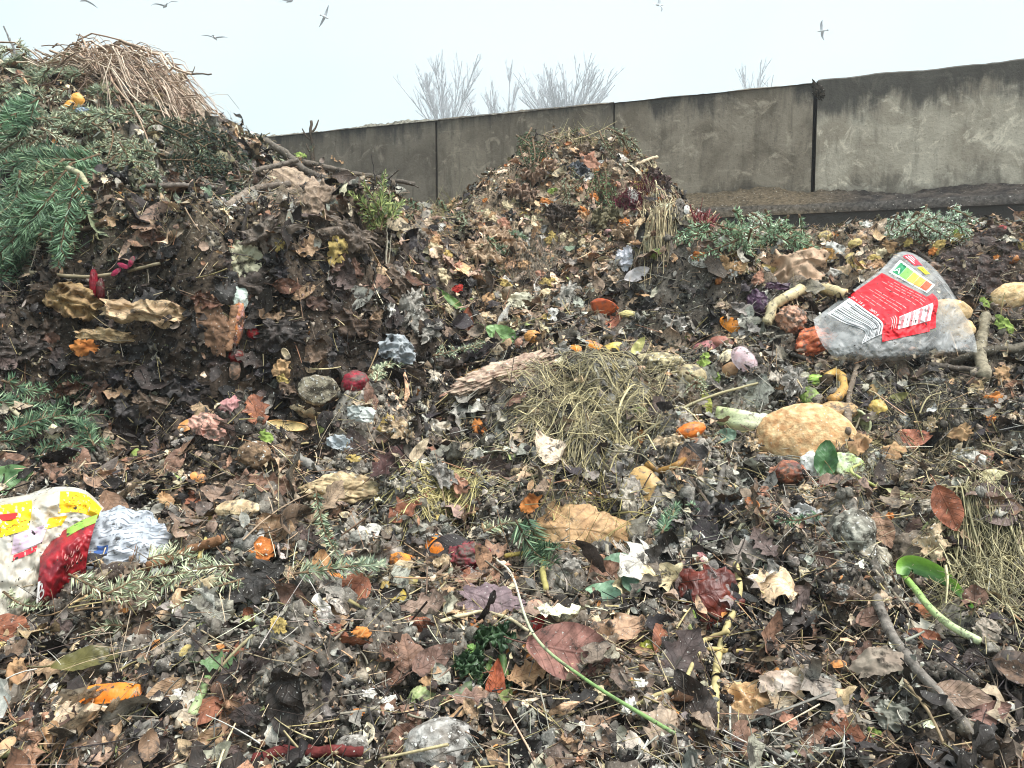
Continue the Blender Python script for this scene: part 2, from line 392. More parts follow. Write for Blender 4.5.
def keep(px, py, rx, ry=None, d=9.0): KEEP.append((px, py, rx, ry or rx, d))
def on_heap(pxs, lift=0.01):
    a = np.asarray(pxs, float); P, D = hit(a[:, 0], a[:, 1])
    return P + normal(P[:, 0], P[:, 1]) * np.asarray(lift if np.ndim(lift) == 0 else np.asarray(lift)[:, None]), D
def path3(pxs, lift=0.012, n=24):
    """a smooth line over the heap through these pixels, floating over dips"""
    a = np.asarray(pxs, float); P, D = on_heap(a[:, :2], lift); m = int(D.argmin()); E = D.copy()
    for i in range(m + 1, len(E)): E[i] = E[i] if E[i] - E[i - 1] < 0.22 else E[i - 1] + 0.04     # what juts over the crest stays at the crest
    for i in range(m - 1, -1, -1): E[i] = E[i] if E[i] - E[i + 1] < 0.22 else E[i + 1] + 0.04
    P = np.where((E < D - 0.01)[:, None], pix(a[:, 0], a[:, 1], E), P); D = E
    if a.shape[1] > 2: P = P + np.array([0, 0, 1.0]) * a[:, 2:3]
    L = spline(P, n)
    L[:, 2] = np.maximum(L[:, 2], H(L[:, 0], L[:, 1]) + np.mean(lift) * 0.5)
    for _ in range(max(4, n // 5)): z = L[:, 2].copy(); z[1:-1] = (L[:-2, 2] + 2 * L[1:-1, 2] + L[2:, 2]) / 4; L[:, 2] = z
    L[:, 2] += max(0.0, float(np.percentile(H(L[:, 0], L[:, 1]) + 0.004 - L[:, 2], 80)))
    return L, float(np.mean(D))

def jit(col, n, amt=0.15):
    return np.clip(np.asarray(col)[None] * (1 + amt * rng.standard_normal((n, 1))) * (1 + 0.04 * rng.standard_normal((n, 3))), 0.004, 1)

def half_width(kind, t):
    s = np.sin(PI * np.clip(t, 0, 1))
    if kind == 'beech': return 0.30 * np.sin(PI * t ** 0.85) ** 0.75
    if kind == 'oak': return 0.27 * np.sin(PI * t ** 1.35) ** 0.8 * (0.74 + 0.30 * np.cos(2 * PI * 4.2 * t))
    if kind == 'long': return 0.13 * s ** 0.7
    if kind == 'round': return 0.42 * s ** 0.55
    if kind == 'torn': return 0.32 * s ** 0.6 * (0.8 + 0.25 * np.sin(23 * t + 2) + 0.12 * np.sin(51 * t))
    return 0.3 * s
def leaf_sheet(kind, rows, cols, bend=0.5, cup=0.5, twist=0.0, crumple=0.06, seed=0, stalk=True):
    """unit leaf lying along X, centred; returns V, F, luv"""
    rg = np.random.default_rng(seed)
    if kind == 'maple':
        nr, na = max(4, cols), max(24, rows * 2); th = np.arange(na) * 2 * PI / na
        r = 0.28 + 0.22 * np.abs(np.cos(2.5 * th)) ** 0.7 + 0.05 * np.cos(17 * th); r = r * (0.75 + 0.25 * np.cos(th))
        k = np.linspace(0.02, 1, nr)[:, None]
        x = (k * (r * np.cos(th))[None]).ravel() ; y = (k * (r * np.sin(th))[None]).ravel(); F = quads(nr, na, True); t, u = x + 0.5, y * 1.6
    else:
        t = np.linspace(0, 1, rows)[:, None] * np.ones((1, cols)); u = np.linspace(-1, 1, cols)[None] * np.ones((rows, 1))
        hw = half_width(kind, np.clip(t, 0.015, 0.985))
        edge = 1 + 0.05 * noise(np.stack([t.ravel() * 14, u.ravel() * 2, 0 * t.ravel() + seed], 1), seed).reshape(t.shape)
        x, y = (t - 0.5).ravel(), (u * hw * edge).ravel(); F = quads(rows, cols); t, u = t.ravel(), u.ravel()
    p2 = np.stack([x * 3, y * 3, 0 * x + seed * 1.7], 1)
    z = crumple * (noise(p2, seed) + 0.5 * noise(p2 * 2.7, seed + 1)) - 0.25 * crumple * (1 - np.abs(u)) 
    y = y * (1 - 0.25 * abs(cup))
    def bd(a, q, z):
        if abs(a) < 1e-3: return q, z
        R = 1 / a - z
        return R * np.sin(a * q), 1 / a - R * np.cos(a * q)
    y, z = bd(cup * 2.2, y, z); x, z = bd(bend * 1.8, x, z)
    if twist:
        a = twist * x; y, z = y * np.cos(a) - z * np.sin(a), y * np.sin(a) + z * np.cos(a)
    V = np.stack([x, y, z], 1); uv = np.stack([t, u], 1)
    if stalk:
        m = 4; q = np.linspace(0, 1, m); x0 = V[np.abs(x - x.min()).argmin()]
        sp = np.stack([x0[0] - 0.28 * q, x0[1] + 0.05 * q ** 2 * rg.uniform(-1, 1), x0[2] + 0.10 * q ** 2 * rg.uniform(-1, 1)], 1)
        s1 = sp + [0, 0.009, 0]; s2 = sp - [0, 0.009, 0]; s3 = sp + [0, 0, 0.014]
        S = np.stack([s1, s2, s3], 1).reshape(-1, 3); F = np.concatenate([F, quads(m, 3, True) + len(V)])
        V = np.concatenate([V, S]); uv = np.concatenate([uv, np.tile([0.5, 0.9], (len(S), 1))])
    return V, F, uv

def sheet(fr, L, W, nx=40, ny=30, crumple=0.12, fold=0.5, bend=0.4, cup=0.3, seed=0, ragged=0.15, ox=0, oy=0, oz=0, freq=1.0):
    """crumpled sheet, L by W metres in frame fr: sharp creases, torn outline, edges that curl"""
    u, v = np.meshgrid(np.linspace(-1, 1, nx), np.linspace(-1, 1, ny)); u, v = u.ravel(), v.ravel()
    a = np.stack([np.cos(np.arctan2(v, u)), np.sin(np.arctan2(v, u)), 0 * u + seed * 1.37], 1); e = np.maximum(abs(u), abs(v))
    rr = 1 + ragged * (noise(a * 1.6, seed) + 0.7 * noise(a * 4, seed + 1) + 0.4 * noise(a * 9, seed + 2)) * e
    k = 1 - 0.28 * np.minimum(abs(u), abs(v)) ** 2                 # rounds the corners
    x, y = u * L / 2 * rr * k, v * W / 2 * rr * k
    m = max(L, W); q = np.stack([x, y * 1.3, 0 * x], 1) / m * 2.6 * freq + seed * 5.1
    r = lambda g, j: 1 - 2.4 * np.abs(noise(q * g, seed + j))
    z = m * crumple * fold * (0.9 * r(1, 0) + 0.55 * r(2.2, 3) + 0.2 * r(4.6, 4) + 0.07 * r(9, 6))
    z = z - 0.45 * bend * x * x / L * 2 - 0.45 * cup * y * y / W * 2 + m * 0.09 * e ** 4 * noise(a * 2.2 + 9, seed + 11)
    j1, j2 = noise(q * 1.9, seed + 7), noise(q * 1.9, seed + 8)
    return fr.w(np.stack([x + ox + m * crumple * 0.5 * j1, y + oy + m * crumple * 0.5 * j2, z + oz], 1)), quads(ny, nx), np.stack([u, v], 1)

def lump(fr, rx, ry, rz, amp=0.12, freq=2.0, seed=0, sub=3, cuts=0, ox=0, oy=0, oz=0, ridge=0.0, octv=3):
    V, F = ico(sub); V = V.copy(); r = 1 + amp * fbm(V * freq + seed * 2.3, octv, seed) * 1.6
    if ridge: r = r + ridge * (np.abs(noise(V * freq * 1.8 + seed, seed + 9)) - 0.3)
    V = V * r[:, None]; rg = np.random.default_rng(seed)
    for _ in range(cuts):
        d = norm(rg.standard_normal(3)); h = rg.uniform(0.35, 0.7); s = V @ d; V = V - np.maximum(s - h, 0)[:, None] * d * 0.93
    return fr.w(V * [rx, ry, rz] + [ox, oy, oz]), F

def peel(fr, L, W, arc=1.6, arc2=1.2, th=0.003, seed=0, nx=22, ny=12, point=0.6, amp=0.08):
    """thick curved piece of rind, skin outwards: returns V, F, inner mask"""
    u, v = np.meshgrid(np.linspace(-1, 1, nx), np.linspace(-1, 1, ny)); u, v = u.ravel(), v.ravel()
    w = (1 - np.abs(u) ** (2.2 if point >= 0.5 else 5)) ** 0.6 * (1 + 0.15 * noise(np.stack([u * 2.5, 0 * u + seed, np.sign(v)], 1), seed))
    x, y = u * L / 2, v * W / 2 * w
    def lay(off):
        R1, R2 = L / arc, W / arc2; a, b = x / R1, y / R2
        z = -R1 * (1 - np.cos(a)) - R2 * (1 - np.cos(b)) + off + amp * L * 0.4 * noise(np.stack([x, y, 0 * x], 1) / L * 4 + seed, seed)
        return np.stack([(R1 + off) * np.sin(a), (R2 + off) * np.sin(b), z], 1)
    A, B_ = lay(0), lay(-th); F = quads(ny, nx); n = nx * ny
    idx = np.concatenate([np.arange(nx), (np.arange(1, ny) * nx + nx - 1), ((ny - 1) * nx + np.arange(nx - 2, -1, -1)), (np.arange(ny - 2, 0, -1) * nx)])
    k = np.roll(idx, -1); rim = np.stack([idx, k, k + n, idx + n], 1)
    V = fr.w(np.concatenate([A, B_])); inner = np.concatenate([np.zeros(n), np.ones(n)])
    return V, [F, F[:, ::-1] + n, rim], inner

def needles(b, base, dirs, L, width, col, amt=0.2, bendz=0.0):
    """many flat needles in one go: base (n,3), dirs (n,3), L (n,)"""
    n = len(base); side = norm(np.cross(dirs, rng.standard_normal((n, 3))))
    L = np.asarray(L)[:, None]; mid = base + dirs * L * 0.5 + [0, 0, bendz]
    V = np.stack([base - side * width * 0.35, base + side * width * 0.35, mid + side * width * 0.6, base + dirs * L, mid - side * width * 0.6], 1).reshape(-1, 3)
    i = np.arange(n)[:, None] * 5
    F = [np.concatenate([i, i + 1, i + 2, i + 4], 1), np.concatenate([i + 4, i + 2, i + 3], 1)]
    b.add(V, F, np.repeat(jit(col, n, amt), 5, 0))

def sprig_geo(P, up, need_len, cols, side_len=0.0, side_every=0.03, stem_r=0.0025, stem_col=rgb(110, 90, 70), flat=0.25, dens=500, width=0.0016, fwd=0.7, seed=0):
    """conifer twig along the line P: returns stem Buf, needle Buf"""
    rg = np.random.default_rng(seed); st, nd = Buf(), Buf()
    def one(P, r, nl):
        T = norm(np.gradient(P, axis=0)); ln = np.linalg.norm(np.diff(P, axis=0), axis=1).sum(); n = max(8, int(ln * dens))
        f = rg.uniform(0.02, 1, n) * (len(P) - 1); i = np.minimum(f.astype(int), len(P) - 2); a = (f - i)[:, None]
        B_ = P[i] * (1 - a) + P[i + 1] * a; t = T[i]; s = norm(np.cross(t, up)); w = norm(np.cross(s, t))
        sg = np.where(rg.random(n) < 0.5, -1, 1)[:, None]; el = rg.normal(0.25, flat + 0.15, n)[:, None]
        D = norm(fwd * t + sg * s * np.cos(el) + w * np.sin(el) + 0.12 * rg.standard_normal((n, 3)))
        tap = 1 - 0.45 * (f / (len(P) - 1)) ** 2
        c = np.asarray(cols)[rg.integers(0, len(cols), n)]
        needles(nd, B_, D, nl * tap * rg.uniform(0.75, 1.15, n), width, c.mean(0), 0.0)
        nd.C[-1] = np.repeat(np.clip(c * (1 + 0.18 * rg.standard_normal((n, 1))), 0.004, 1), 5, 0)
        tube(st, P, np.linspace(r, r * 0.4, len(P)), stem_col, 5)
    one(P, stem_r, need_len)
    if side_len:
        ln = np.linalg.norm(np.diff(P, axis=0), axis=1).sum(); k = max(2, int(ln / side_every)); T = norm(np.gradient(P, axis=0))
        for j in range(k):
            f = 0.12 + 0.8 * j / k; i = int(f * (len(P) - 1)); t = T[i]; s = norm(np.cross(t, up)) * (1 if j % 2 else -1)
            l = side_len * (1 - 0.75 * f) * rg.uniform(0.7, 1.15); q = np.linspace(0, 1, 7)[:, None]
            d = norm(0.8 * t + s + 0.15 * rg.standard_normal(3)); one(P[i] + d * l * q - up * 0.12 * l * q * q + t * 0.15 * l * q * q, stem_r * 0.6, need_len * 0.85)
    return st, nd

def tuft(b, base, dirs, L, width, cols, droop=0.6, seg=4, amt=0.15):
    """many curved blades or straws in one go (flat ribbons folded to a V): base (n,3), dirs (n,3)"""
    n = len(base); side = norm(np.cross(dirs, rng.standard_normal((n, 3)))); L = np.asarray(L)[:, None]; width = np.broadcast_to(np.asarray(width), (n,))[:, None]
    curl = rng.standard_normal((n, 3)) * 0.35 + np.array([0, 0, -droop]); rows = []
    nrm = norm(np.cross(side, dirs))
    for k in range(seg + 1):
        q = k / seg; c = base + dirs * L * q + curl * L * q * q * 0.6; w = width * (1 - 0.6 * q)
        rows += [c - side * w, c + nrm * w * 0.7, c + side * w]
    V = np.stack(rows, 1).reshape(-1, 3); m = 3 * (seg + 1); i = np.arange(n)[:, None] * m; F = []
    for k in range(seg):
        for j in (0, 1): a = i + 3 * k + j; F.append(np.concatenate([a, a + 1, a + 4, a + 3], 1))
    c = np.asarray(cols)[rng.integers(0, len(cols), n)] * (1 + amt * rng.standard_normal((n, 1)))
    b.add(V, [np.concatenate(F)], np.repeat(np.clip(c, 0.004, 1), m, 0))

# ------------------------------------------------------------------ labels
USED = {}
SHAPE = {'beech': 'oval', 'oak': 'lobed', 'torn': 'ragged', 'long': 'narrow', 'round': 'round', 'maple': 'many-pointed'}
def colour_word(c):
    s = np.where(c < 0.0031308, c * 12.92, 1.055 * np.maximum(c, 1e-6) ** (1 / 2.4) - 0.055) * 255; r, g, bl = s; l = s.mean(); w = r - bl
    if l < 52: return 'blackened'
    if l < 74: return 'dark brown' if w > 14 else 'sooty'
    if w > 60: return 'russet' if l < 115 else 'rust-tan'
    if w > 38: return 'warm brown' if l < 125 else 'tan'
    if w > 22: return 'dull brown' if l < 112 else 'buff'
    return 'grey-brown' if l < 120 else 'ashen'
def side_word(dx, dy):
    a = math.degrees(math.atan2(-dy, dx)) % 360
    return ['right of', 'above and right of', 'above', 'above and left of', 'left of', 'below and left of', 'below', 'below and right of'][int((a + 22.5) // 45) % 8]
def spot(px, py, look):
    """a label no other thing carries: the look plus where it lies from a landmark"""
    o = sorted(MARKS, key=lambda m: (m[0] - px) ** 2 + (m[1] - py) ** 2)[:10] or [(512, 384, 'the middle of the heap')]
    for near in ('just ', ''):
        for mx, my, ph in o:
            L = f"{look} {near}{side_word(px - mx, py - my)} {ph}" if near == '' or math.hypot(px - mx, py - my) < 70 else None
            if L and L not in USED and len(L.split()) <= 16: USED[L] = 1; return L
    for (mx, my, ph) in o:
        for (nx, ny, qh) in o:
            L = f"{look} {side_word(px - mx, py - my)} {ph}, towards {qh}"
            if ph != qh and L not in USED and len(L.split()) <= 16: USED[L] = 1; return L
    return f"{look} half buried in the heap"
# ------------------------------------------------------------------ things laid on the heap
class PxSurf:
    """smooth sheet through control points given in pixels round a frame: x, y as seen, z pixels towards the viewer"""
    def __init__(s, fr, ctrl, crinkle=1.2, freq=0.06, seed=0, back=0.5, p0=0):
        s.fr, s.C, s.k, s.f, s.seed = fr, np.asarray(ctrl, float), crinkle, freq, seed; s.d0, s.back, s.p0 = fr.d, back, p0
    def px(s, p, q):
        R, C = s.C.shape[:2]
        def wts(t, n):
            i = np.clip(np.floor(t).astype(int), 0, n - 2); f = t - i; f2, f3 = f * f, f ** 3
            w = 0.5 * np.stack([-f + 2 * f2 - f3, 2 - 5 * f2 + 3 * f3, f + 4 * f2 - 3 * f3, -f2 + f3], -1)
            return np.stack([np.clip(i + d, 0, n - 1) for d in (-1, 0, 1, 2)], -1), w
        ip, wp = wts(np.asarray(p, float), C); iq, wq = wts(np.asarray(q, float), R)
        return np.einsum('ni,nj,nijk->nk', wq, wp, s.C[iq[:, :, None], ip[:, None, :]])
    def at(s, p, q, off=0.0):
        P = s.px(np.asarray(p, float) + s.p0, q); r = lambda g, k: 1 - 2.2 * np.abs(noise(np.column_stack([P[:, :2] * s.f * g, 0 * P[:, 0] + s.seed]), s.seed + k))
        z = P[:, 2] + s.k * (1.5 * r(1, 0) + 0.9 * r(2.3, 1) + 0.45 * r(5, 2)) + off
        f = s.fr; return pix(P[:, 0], P[:, 1], s.d0 + s.back * (f.py - P[:, 1]) * f.s - z * f.s)
    def patch(s, b, p0, p1, q0, q1, col, off=0.5, n=14, m=None, shear=0.0):
        m = m or n; u, v = np.meshgrid(np.linspace(0, 1, n), np.linspace(0, 1, m)); u, v = u.ravel(), v.ravel()
        b.add(s.at(p0 + (p1 - p0) * u + shear * v, q0 + (q1 - q0) * v, off), quads(m, n), col, np.stack([u, v], 1)); return b
    def poly(s, b, pts, col, off=0.6):
        pts = np.asarray(pts, float); b.add(s.at(pts[:, 0], pts[:, 1], off), [np.arange(len(pts))[None]], col); return b
    def text(s, b, txt, p0, q0, dp, dq, size, col, off=0.9):
        """lettering lying on the sheet: starts at (p0, q0), runs along (dp, dq) per letter height, up is across it"""
        V, F = text_mesh(txt); dp, dq = np.array(dp), np.array(dq)
        pq = np.array([p0, q0]) + size * (V[:, 0:1] * dp + V[:, 1:2] * dq); b.add(s.at(pq[:, 0], pq[:, 1], off), F, col); return b
def text_mesh(txt):
    cu = bpy.data.curves.new('lettering', 'FONT'); cu.body = txt; cu.resolution_u = 3; o = bpy.data.objects.new('lettering', cu); COLL.objects.link(o)
    dg = bpy.context.evaluated_depsgraph_get(); me = o.evaluated_get(dg).to_mesh()
    V = np.array([v.co[:] for v in me.vertices]); by = {}
    for p in me.polygons: by.setdefault(len(p.vertices), []).append(list(p.vertices))
    o.evaluated_get(dg).to_mesh_clear(); bpy.data.objects.remove(o); bpy.data.curves.remove(cu)
    return V, [np.array(f) for f in by.values()]

MAT = {}
def M(kind):
    if kind in MAT: return MAT[kind]
    D = dict(
        veg=dict(var=0.35, scale=55, rough=0.55, spec=0.35, speck=(0.06, 0.05, 0.04), speck_amt=0.2, speck_scale=150, bump=0.6, dirt=0.5, dirt_scale=45, dirt_col=(0.09, 0.075, 0.06)),
        clean=dict(var=0.15, scale=55, rough=0.45, spec=0.4, speck=(0.05, 0.04, 0.03), speck_amt=0.16, speck_scale=150, bump=0.35, dirt=0.34, dirt_scale=45, dirt_col=(0.12, 0.095, 0.07)),
        bread=dict(var=0.3, scale=45, rough=0.9, spec=0.1, speck=(0.75, 0.66, 0.52), speck_amt=0.2, speck_scale=90, bump=1.0, bump_scale=90, dirt=0.1),
        mould=dict(var=0.45, scale=70, rough=0.95, spec=0.05, speck=(0.62, 0.6, 0.55), speck_amt=0.3, speck_scale=120, bump=1.0, bump_scale=120, dirt=0.4, dirt_scale=30),
        clod=dict(var=0.6, scale=80, rough=0.9, spec=0.12, speck=(0.55, 0.54, 0.46), speck_amt=0.17, speck_scale=110, bump=1.0, bump_scale=110),
        paper=dict(var=0.2, scale=30, rough=0.85, spec=0.12, bump=0.4, bump_scale=60, dirt=0.3, dirt_scale=22, trans=0.1),
        dryleaf=dict(var=0.35, scale=60, rough=0.65, spec=0.3, speck=(0.42, 0.4, 0.36), speck_amt=0.12, speck_scale=220, bump=0.5, veins=0.6, dirt=0.22, dirt_scale=35),
        leaf=dict(var=0.18, scale=60, rough=0.42, spec=0.45, bump=0.3, veins=0.35, dirt=0.08, trans=0.12),
        wet=dict(var=0.4, scale=40, rough=0.42, spec=0.4, bump=0.4, veins=0.3, dirt=0.3),
        needle=dict(var=0.2, scale=30, rough=0.5, spec=0.35, bump=0.0),
        straw=dict(var=0.25, scale=60, rough=0.6, spec=0.3, bump=0.0),
        wood=dict(var=0.4, scale=70, rough=0.85, spec=0.2, speck=(0.5, 0.49, 0.46), speck_amt=0.13, speck_scale=160, bump=0.8, bump_scale=90, dirt=0.25),
        film=dict(var=0.14, scale=30, rough=0.35, spec=0.35, speck=(0.03, 0.028, 0.025), speck_amt=0.2, speck_scale=110, bump=0.5, bump_scale=40, alpha=0.78, dirt=0.2, dirt_scale=18, dirt_col=(0.2, 0.16, 0.12)),
        clear=dict(var=0.15, scale=40, rough=0.3, spec=0.35, speck=(0.04, 0.035, 0.03), speck_amt=0.1, speck_scale=75, bump=0.5, bump_scale=45, alpha=0.26, dirt=0.06, dirt_scale=30),
        print=dict(var=0.10, scale=30, rough=0.5, spec=0.22, speck=(0.03, 0.028, 0.025), speck_amt=0.2, speck_scale=75, bump=0.1),
        foil=dict(var=0.3, scale=30, rough=0.4, spec=0.45, speck=(0.03, 0.028, 0.025), speck_amt=0.14, speck_scale=90, bump=0.3, bump_scale=60))
    MAT[kind] = attr_mat({'print': 'printed_film'}.get(kind, kind + '_surface'), **D[kind]); return MAT[kind]
def blend(V, c1, c2, f=60, seed=0, sharp=1.6, mid=0.5):
    k = np.clip(mid + sharp * fbm(np.asarray(V) * f + seed, 3, seed), 0, 1)[:, None]; return np.asarray(c1) * (1 - k) + np.asarray(c2) * k
def done(name, label, cat, parts, px, py, rx, ry, d, ph=None, group=None, kind=None):
    keep(px, py, rx, ry, d)
    if ph: MARKS.append((px, py, ph))
    return thing(name, label, cat, parts, group, kind)
SEED = [500]
def sd_(): SEED[0] += 1; return SEED[0]
def LUMP(name, label, cat, px, py, rx, ry, c1, c2=None, mat='veg', rz=None, ang=0, amp=0.14, freq=2.0, cuts=0, ridge=0.0, lean=0.6, sub=4, ph=None, group=None, up=0.45, f=60, sharp=1.6, mid=0.5):
    fr = Frame(px, py, ang, lean, 0); s = fr.s; rz = (rz or min(rx, ry) * 0.85) * s; q = sd_()
    V, F = lump(fr, rx * s, ry * s, rz, amp, freq, q, sub, cuts, oz=rz * up, ridge=ridge)
    return done(name, label or spot(px, py, name.replace('_', ' ')), cat, Part(name, Buf().add(V, F, blend(V, rgb(*c1), rgb(*(c2 or c1)), f, q, sharp, mid)), M(mat)), px, py, rx, ry, fr.d, ph, group)
def SHEET(name, label, cat, px, py, L, W, c1, c2=None, mat='paper', ang=0, crumple=0.10, fold=0.5, bend=0.3, cup=0.3, ragged=0.25, lean=0.8, lift=None, nx=44, ny=32, ph=None, group=None, freq=1.0, f=25, sharp=1.4):
    fr = Frame(px, py, ang, lean, 0.0); s = fr.s; q = sd_(); lift = (0.018 + 0.12 * min(L, W) * s) if lift is None else lift
    V, F, uv = sheet(fr, L * s, W * s, nx, ny, crumple, fold, bend, cup, q, ragged, oz=lift, freq=freq)
    uv = np.column_stack([uv[:, 0] * 0.5 + 0.5, uv[:, 1]])
    return done(name, label or spot(px, py, name.replace('_', ' ')), cat, Part(name, Buf().add(V, F, blend(V, rgb(*c1), rgb(*(c2 or c1)), f, q, sharp), uv), M(mat)), px, py, L * 0.42, W * 0.42, fr.d, ph, group)
def LEAF(label, px, py, L, ang, kind, c1, c2=None, mat='dryleaf', bend=0.5, cup=0.4, twist=0.2, lean=0.9, crumple=0.08, name='dead_leaf', cat='leaf', lift=None, ph=None, wide=1.0, group='fallen leaves lying on the heap', rollx=0):
    fr = Frame(px, py, ang, lean, 0.0); fr.roll('X', rollx); s = fr.s; q = sd_()
    V, F, uv = leaf_sheet(kind, 26, 13, bend, cup, twist, crumple, q); W = fr.w(V * [L * s, L * s * wide, L * s] + [0, 0, 0.016 if lift is None else lift])
    return done(name, label, cat, Part(name, Buf().add(W, [F], blend(V, rgb(*c1), rgb(*(c2 or c1)), 3.5, q), uv), M(mat)), px, py, L * 0.4, L * 0.28, fr.d, ph, group)
def PEEL(name, label, cat, px, py, L, W, skin, flesh, ang=0, arc=1.4, arc2=1.2, th=2.2, lean=0.8, mat='clean', flip=False, point=0.6, ph=None, group=None, roll=0, lift=None, c2=None):
    fr = Frame(px, py, ang, lean, 0.0); s = fr.s; q = sd_()
    if flip: fr.roll('X', 180)
    fr.roll('X', roll); fr.P = fr.P + (0.02 if lift is None else lift) * norm(fr.n + 0.6 * norm(CAM - fr.P))
    V, F, inn = peel(fr, L * s, W * s, arc, arc2, th * s, q, point=point); c = np.where(inn[:, None] > 0.5, rgb(*flesh), blend(V, rgb(*skin), rgb(*(c2 or skin)), 60, q))
    return done(name, label or spot(px, py, name.replace('_', ' ')), cat, Part(name, Buf().add(V, F, c), M(mat)), px, py, L * 0.45, W * 0.45, fr.d, ph, group)
def BOWL(name, label, cat, px, py, r, skin, flesh, ang=0, tip=0.7, th=0.13, deep=0.75, mat='clean', ph=None, group=None, lift=0.02):
    """hollow half of a fruit, open towards direction ang"""
    fr = Frame(px, py, ang, 0.8, lift); s = fr.s; fr.roll('Y', 90 * tip - 90 + 90 * (1 - tip)) ; q = sd_(); m, k = 28, 10; t = np.linspace(0.04, 1, k) * PI / 2; th_ = np.arange(m) * 2 * PI / m; rows = []; col = []
    wob = 1 + 0.08 * noise(np.column_stack([np.cos(th_) * 1.5, np.sin(th_) * 1.5, np.full(m, q)]), q)
    for a in t: rows.append(np.column_stack([np.sin(a) * np.cos(th_) * wob, np.sin(a) * np.sin(th_) * wob, np.full(m, -np.cos(a) * deep)])); col.append(rgb(*skin))
    for a in t[::-1]: rows.append(np.column_stack([np.sin(a) * np.cos(th_) * wob, np.sin(a) * np.sin(th_) * wob, np.full(m, -np.cos(a) * deep)]) * (1 - th)); col.append(rgb(*flesh))
    V = fr.w(np.concatenate(rows) * r * s); C = np.repeat(np.array(col), m, 0) * (0.9 + 0.2 * noise(V * 60, q))[:, None]
    return done(name, label, cat, Part(name, Buf().add(V, quads(2 * k, m, True), C), M(mat)), px, py, r, r, fr.d, ph, group)
def STICK(name, label, cat, pts, r0, r1, c1, c2=None, mat='wood', n=40, sides=9, wob=0.25, lift=0.016, side=(), ph=None, group=None, grad=False):
    P, d = path3(pts, lift, n); s = d / FPX; q = sd_(); b = Buf()
    P = P + 0.4 * r0 * s * np.stack([noise(np.column_stack([np.linspace(0, 6, n), np.full(n, q + k), np.zeros(n)]), q + k) for k in range(3)], 1)
    t = np.linspace(0, 1, n)[:, None]; col = rgb(*c1) * (1 - t) + rgb(*(c2 or c1)) * t
    tube(b, P, np.linspace(r0 * s, r1 * s, n) * (1 + 0.12 * noise(np.column_stack([np.linspace(0, 9, n), np.full(n, q), np.zeros(n)]), q)), col, sides, wob, q)
    for (f, dx, dy, r) in side:
        i = int(f * (n - 1)); e = P[i] + s * (dx * RT + dy * UP + 0.3 * abs(dx) * np.array([0, -1, 0])); tube(b, spline([P[i], (P[i] + e) / 2 + rng.normal(0, 2 * s, 3), e], 8), np.linspace(r * s, r * s * 0.5, 8), col[i], 6, wob, q)
    a = np.asarray(pts)[:, :2]; m = a.mean(0); ph and MARKS.append((m[0], m[1], ph))
    for k in range(0, n, 5):
        x, y, dd = proj(P[k]); keep(float(x), float(y), max(r0 * 1.3, 4), None, float(dd))
    return thing(name, label or spot(m[0], m[1], name.replace('_', ' ')), cat, Part(name, b, M(mat)), group)
def FIR(pts, nl, side, cols, label=None, lift=0.045, r=1.3, dens=620, every=0.024, name='fir_branch', group='cut conifer branches on the heap', look='green fir branch', flat=0.3, width=0.0026, fwd=0.7, cat='branch'):
    P, d = path3(pts, lift * rng.uniform(0.5, 2.2), 24); P[:, 2] += np.linspace(0.02, -0.02, 24) * d / 2; cols = [tuple(min(225, 1.2 * (0.75 * v + 0.25 * sum(c) / 3)) * g for v, g in zip(c, (1.03, 1.0, 0.95))) for c in cols]; s = d / FPX; m = P[12]; x, y, _ = proj(m)
    up = norm(normal(P[12:13, 0], P[12:13, 1])[0] + 0.8 * norm(CAM - m))
    st, nd = sprig_geo(P, up, nl * s, [rgb(*c) for c in cols], side * s, every, r * s, dens=dens, flat=flat, width=width, fwd=fwd, seed=sd_())
    thing(name, label or spot(float(x), float(y), look), cat, [Part('stem', st, M('wood')), Part('needles', nd, M('needle'), smooth=False)], group)
    for k in (4, 12, 20): px_, py_, dd = proj(P[k]); keep(float(px_), float(py_), nl * 0.8, nl * 0.6, float(dd))
def HAY(name, label, cx, cy, rx, ry, n, Lpx, cols, width=0.0009, dirx=(0, 0, 0), spread=1.0, droop=0.3, up=0.5, lift=0.0, ph=None, thick=0.03, seg=4, kind='stuff', kp=0.7, tangent=0.0):
    r, a = np.sqrt(rng.random(n)), rng.random(n) * 2 * PI; P, D = hit(cx + rx * r * np.cos(a), cy + ry * r * np.sin(a)); nr = normal(P[:, 0], P[:, 1])
    d0 = np.tile(np.array(dirx, float), (n, 1)); d0 = d0 - tangent * nr * (d0 * nr).sum(1, keepdims=True); dv = norm(d0 + spread * rng.standard_normal((n, 3)) + up * nr); s = D / FPX
    L = Lpx * s * rng.lognormal(0, 0.4, n); b = Buf(); tuft(b, P + nr * (lift + rng.random(n) * thick)[:, None] - dv * L[:, None] * 0.4, dv, L, width * rng.lognormal(0, 0.3, n), [rgb(*c) for c in cols], droop, seg)
    return done(name, label, 'straw', Part(name, b, M('straw')), cx, cy, rx * kp, ry * kp, float(D.mean()), ph, None, kind)

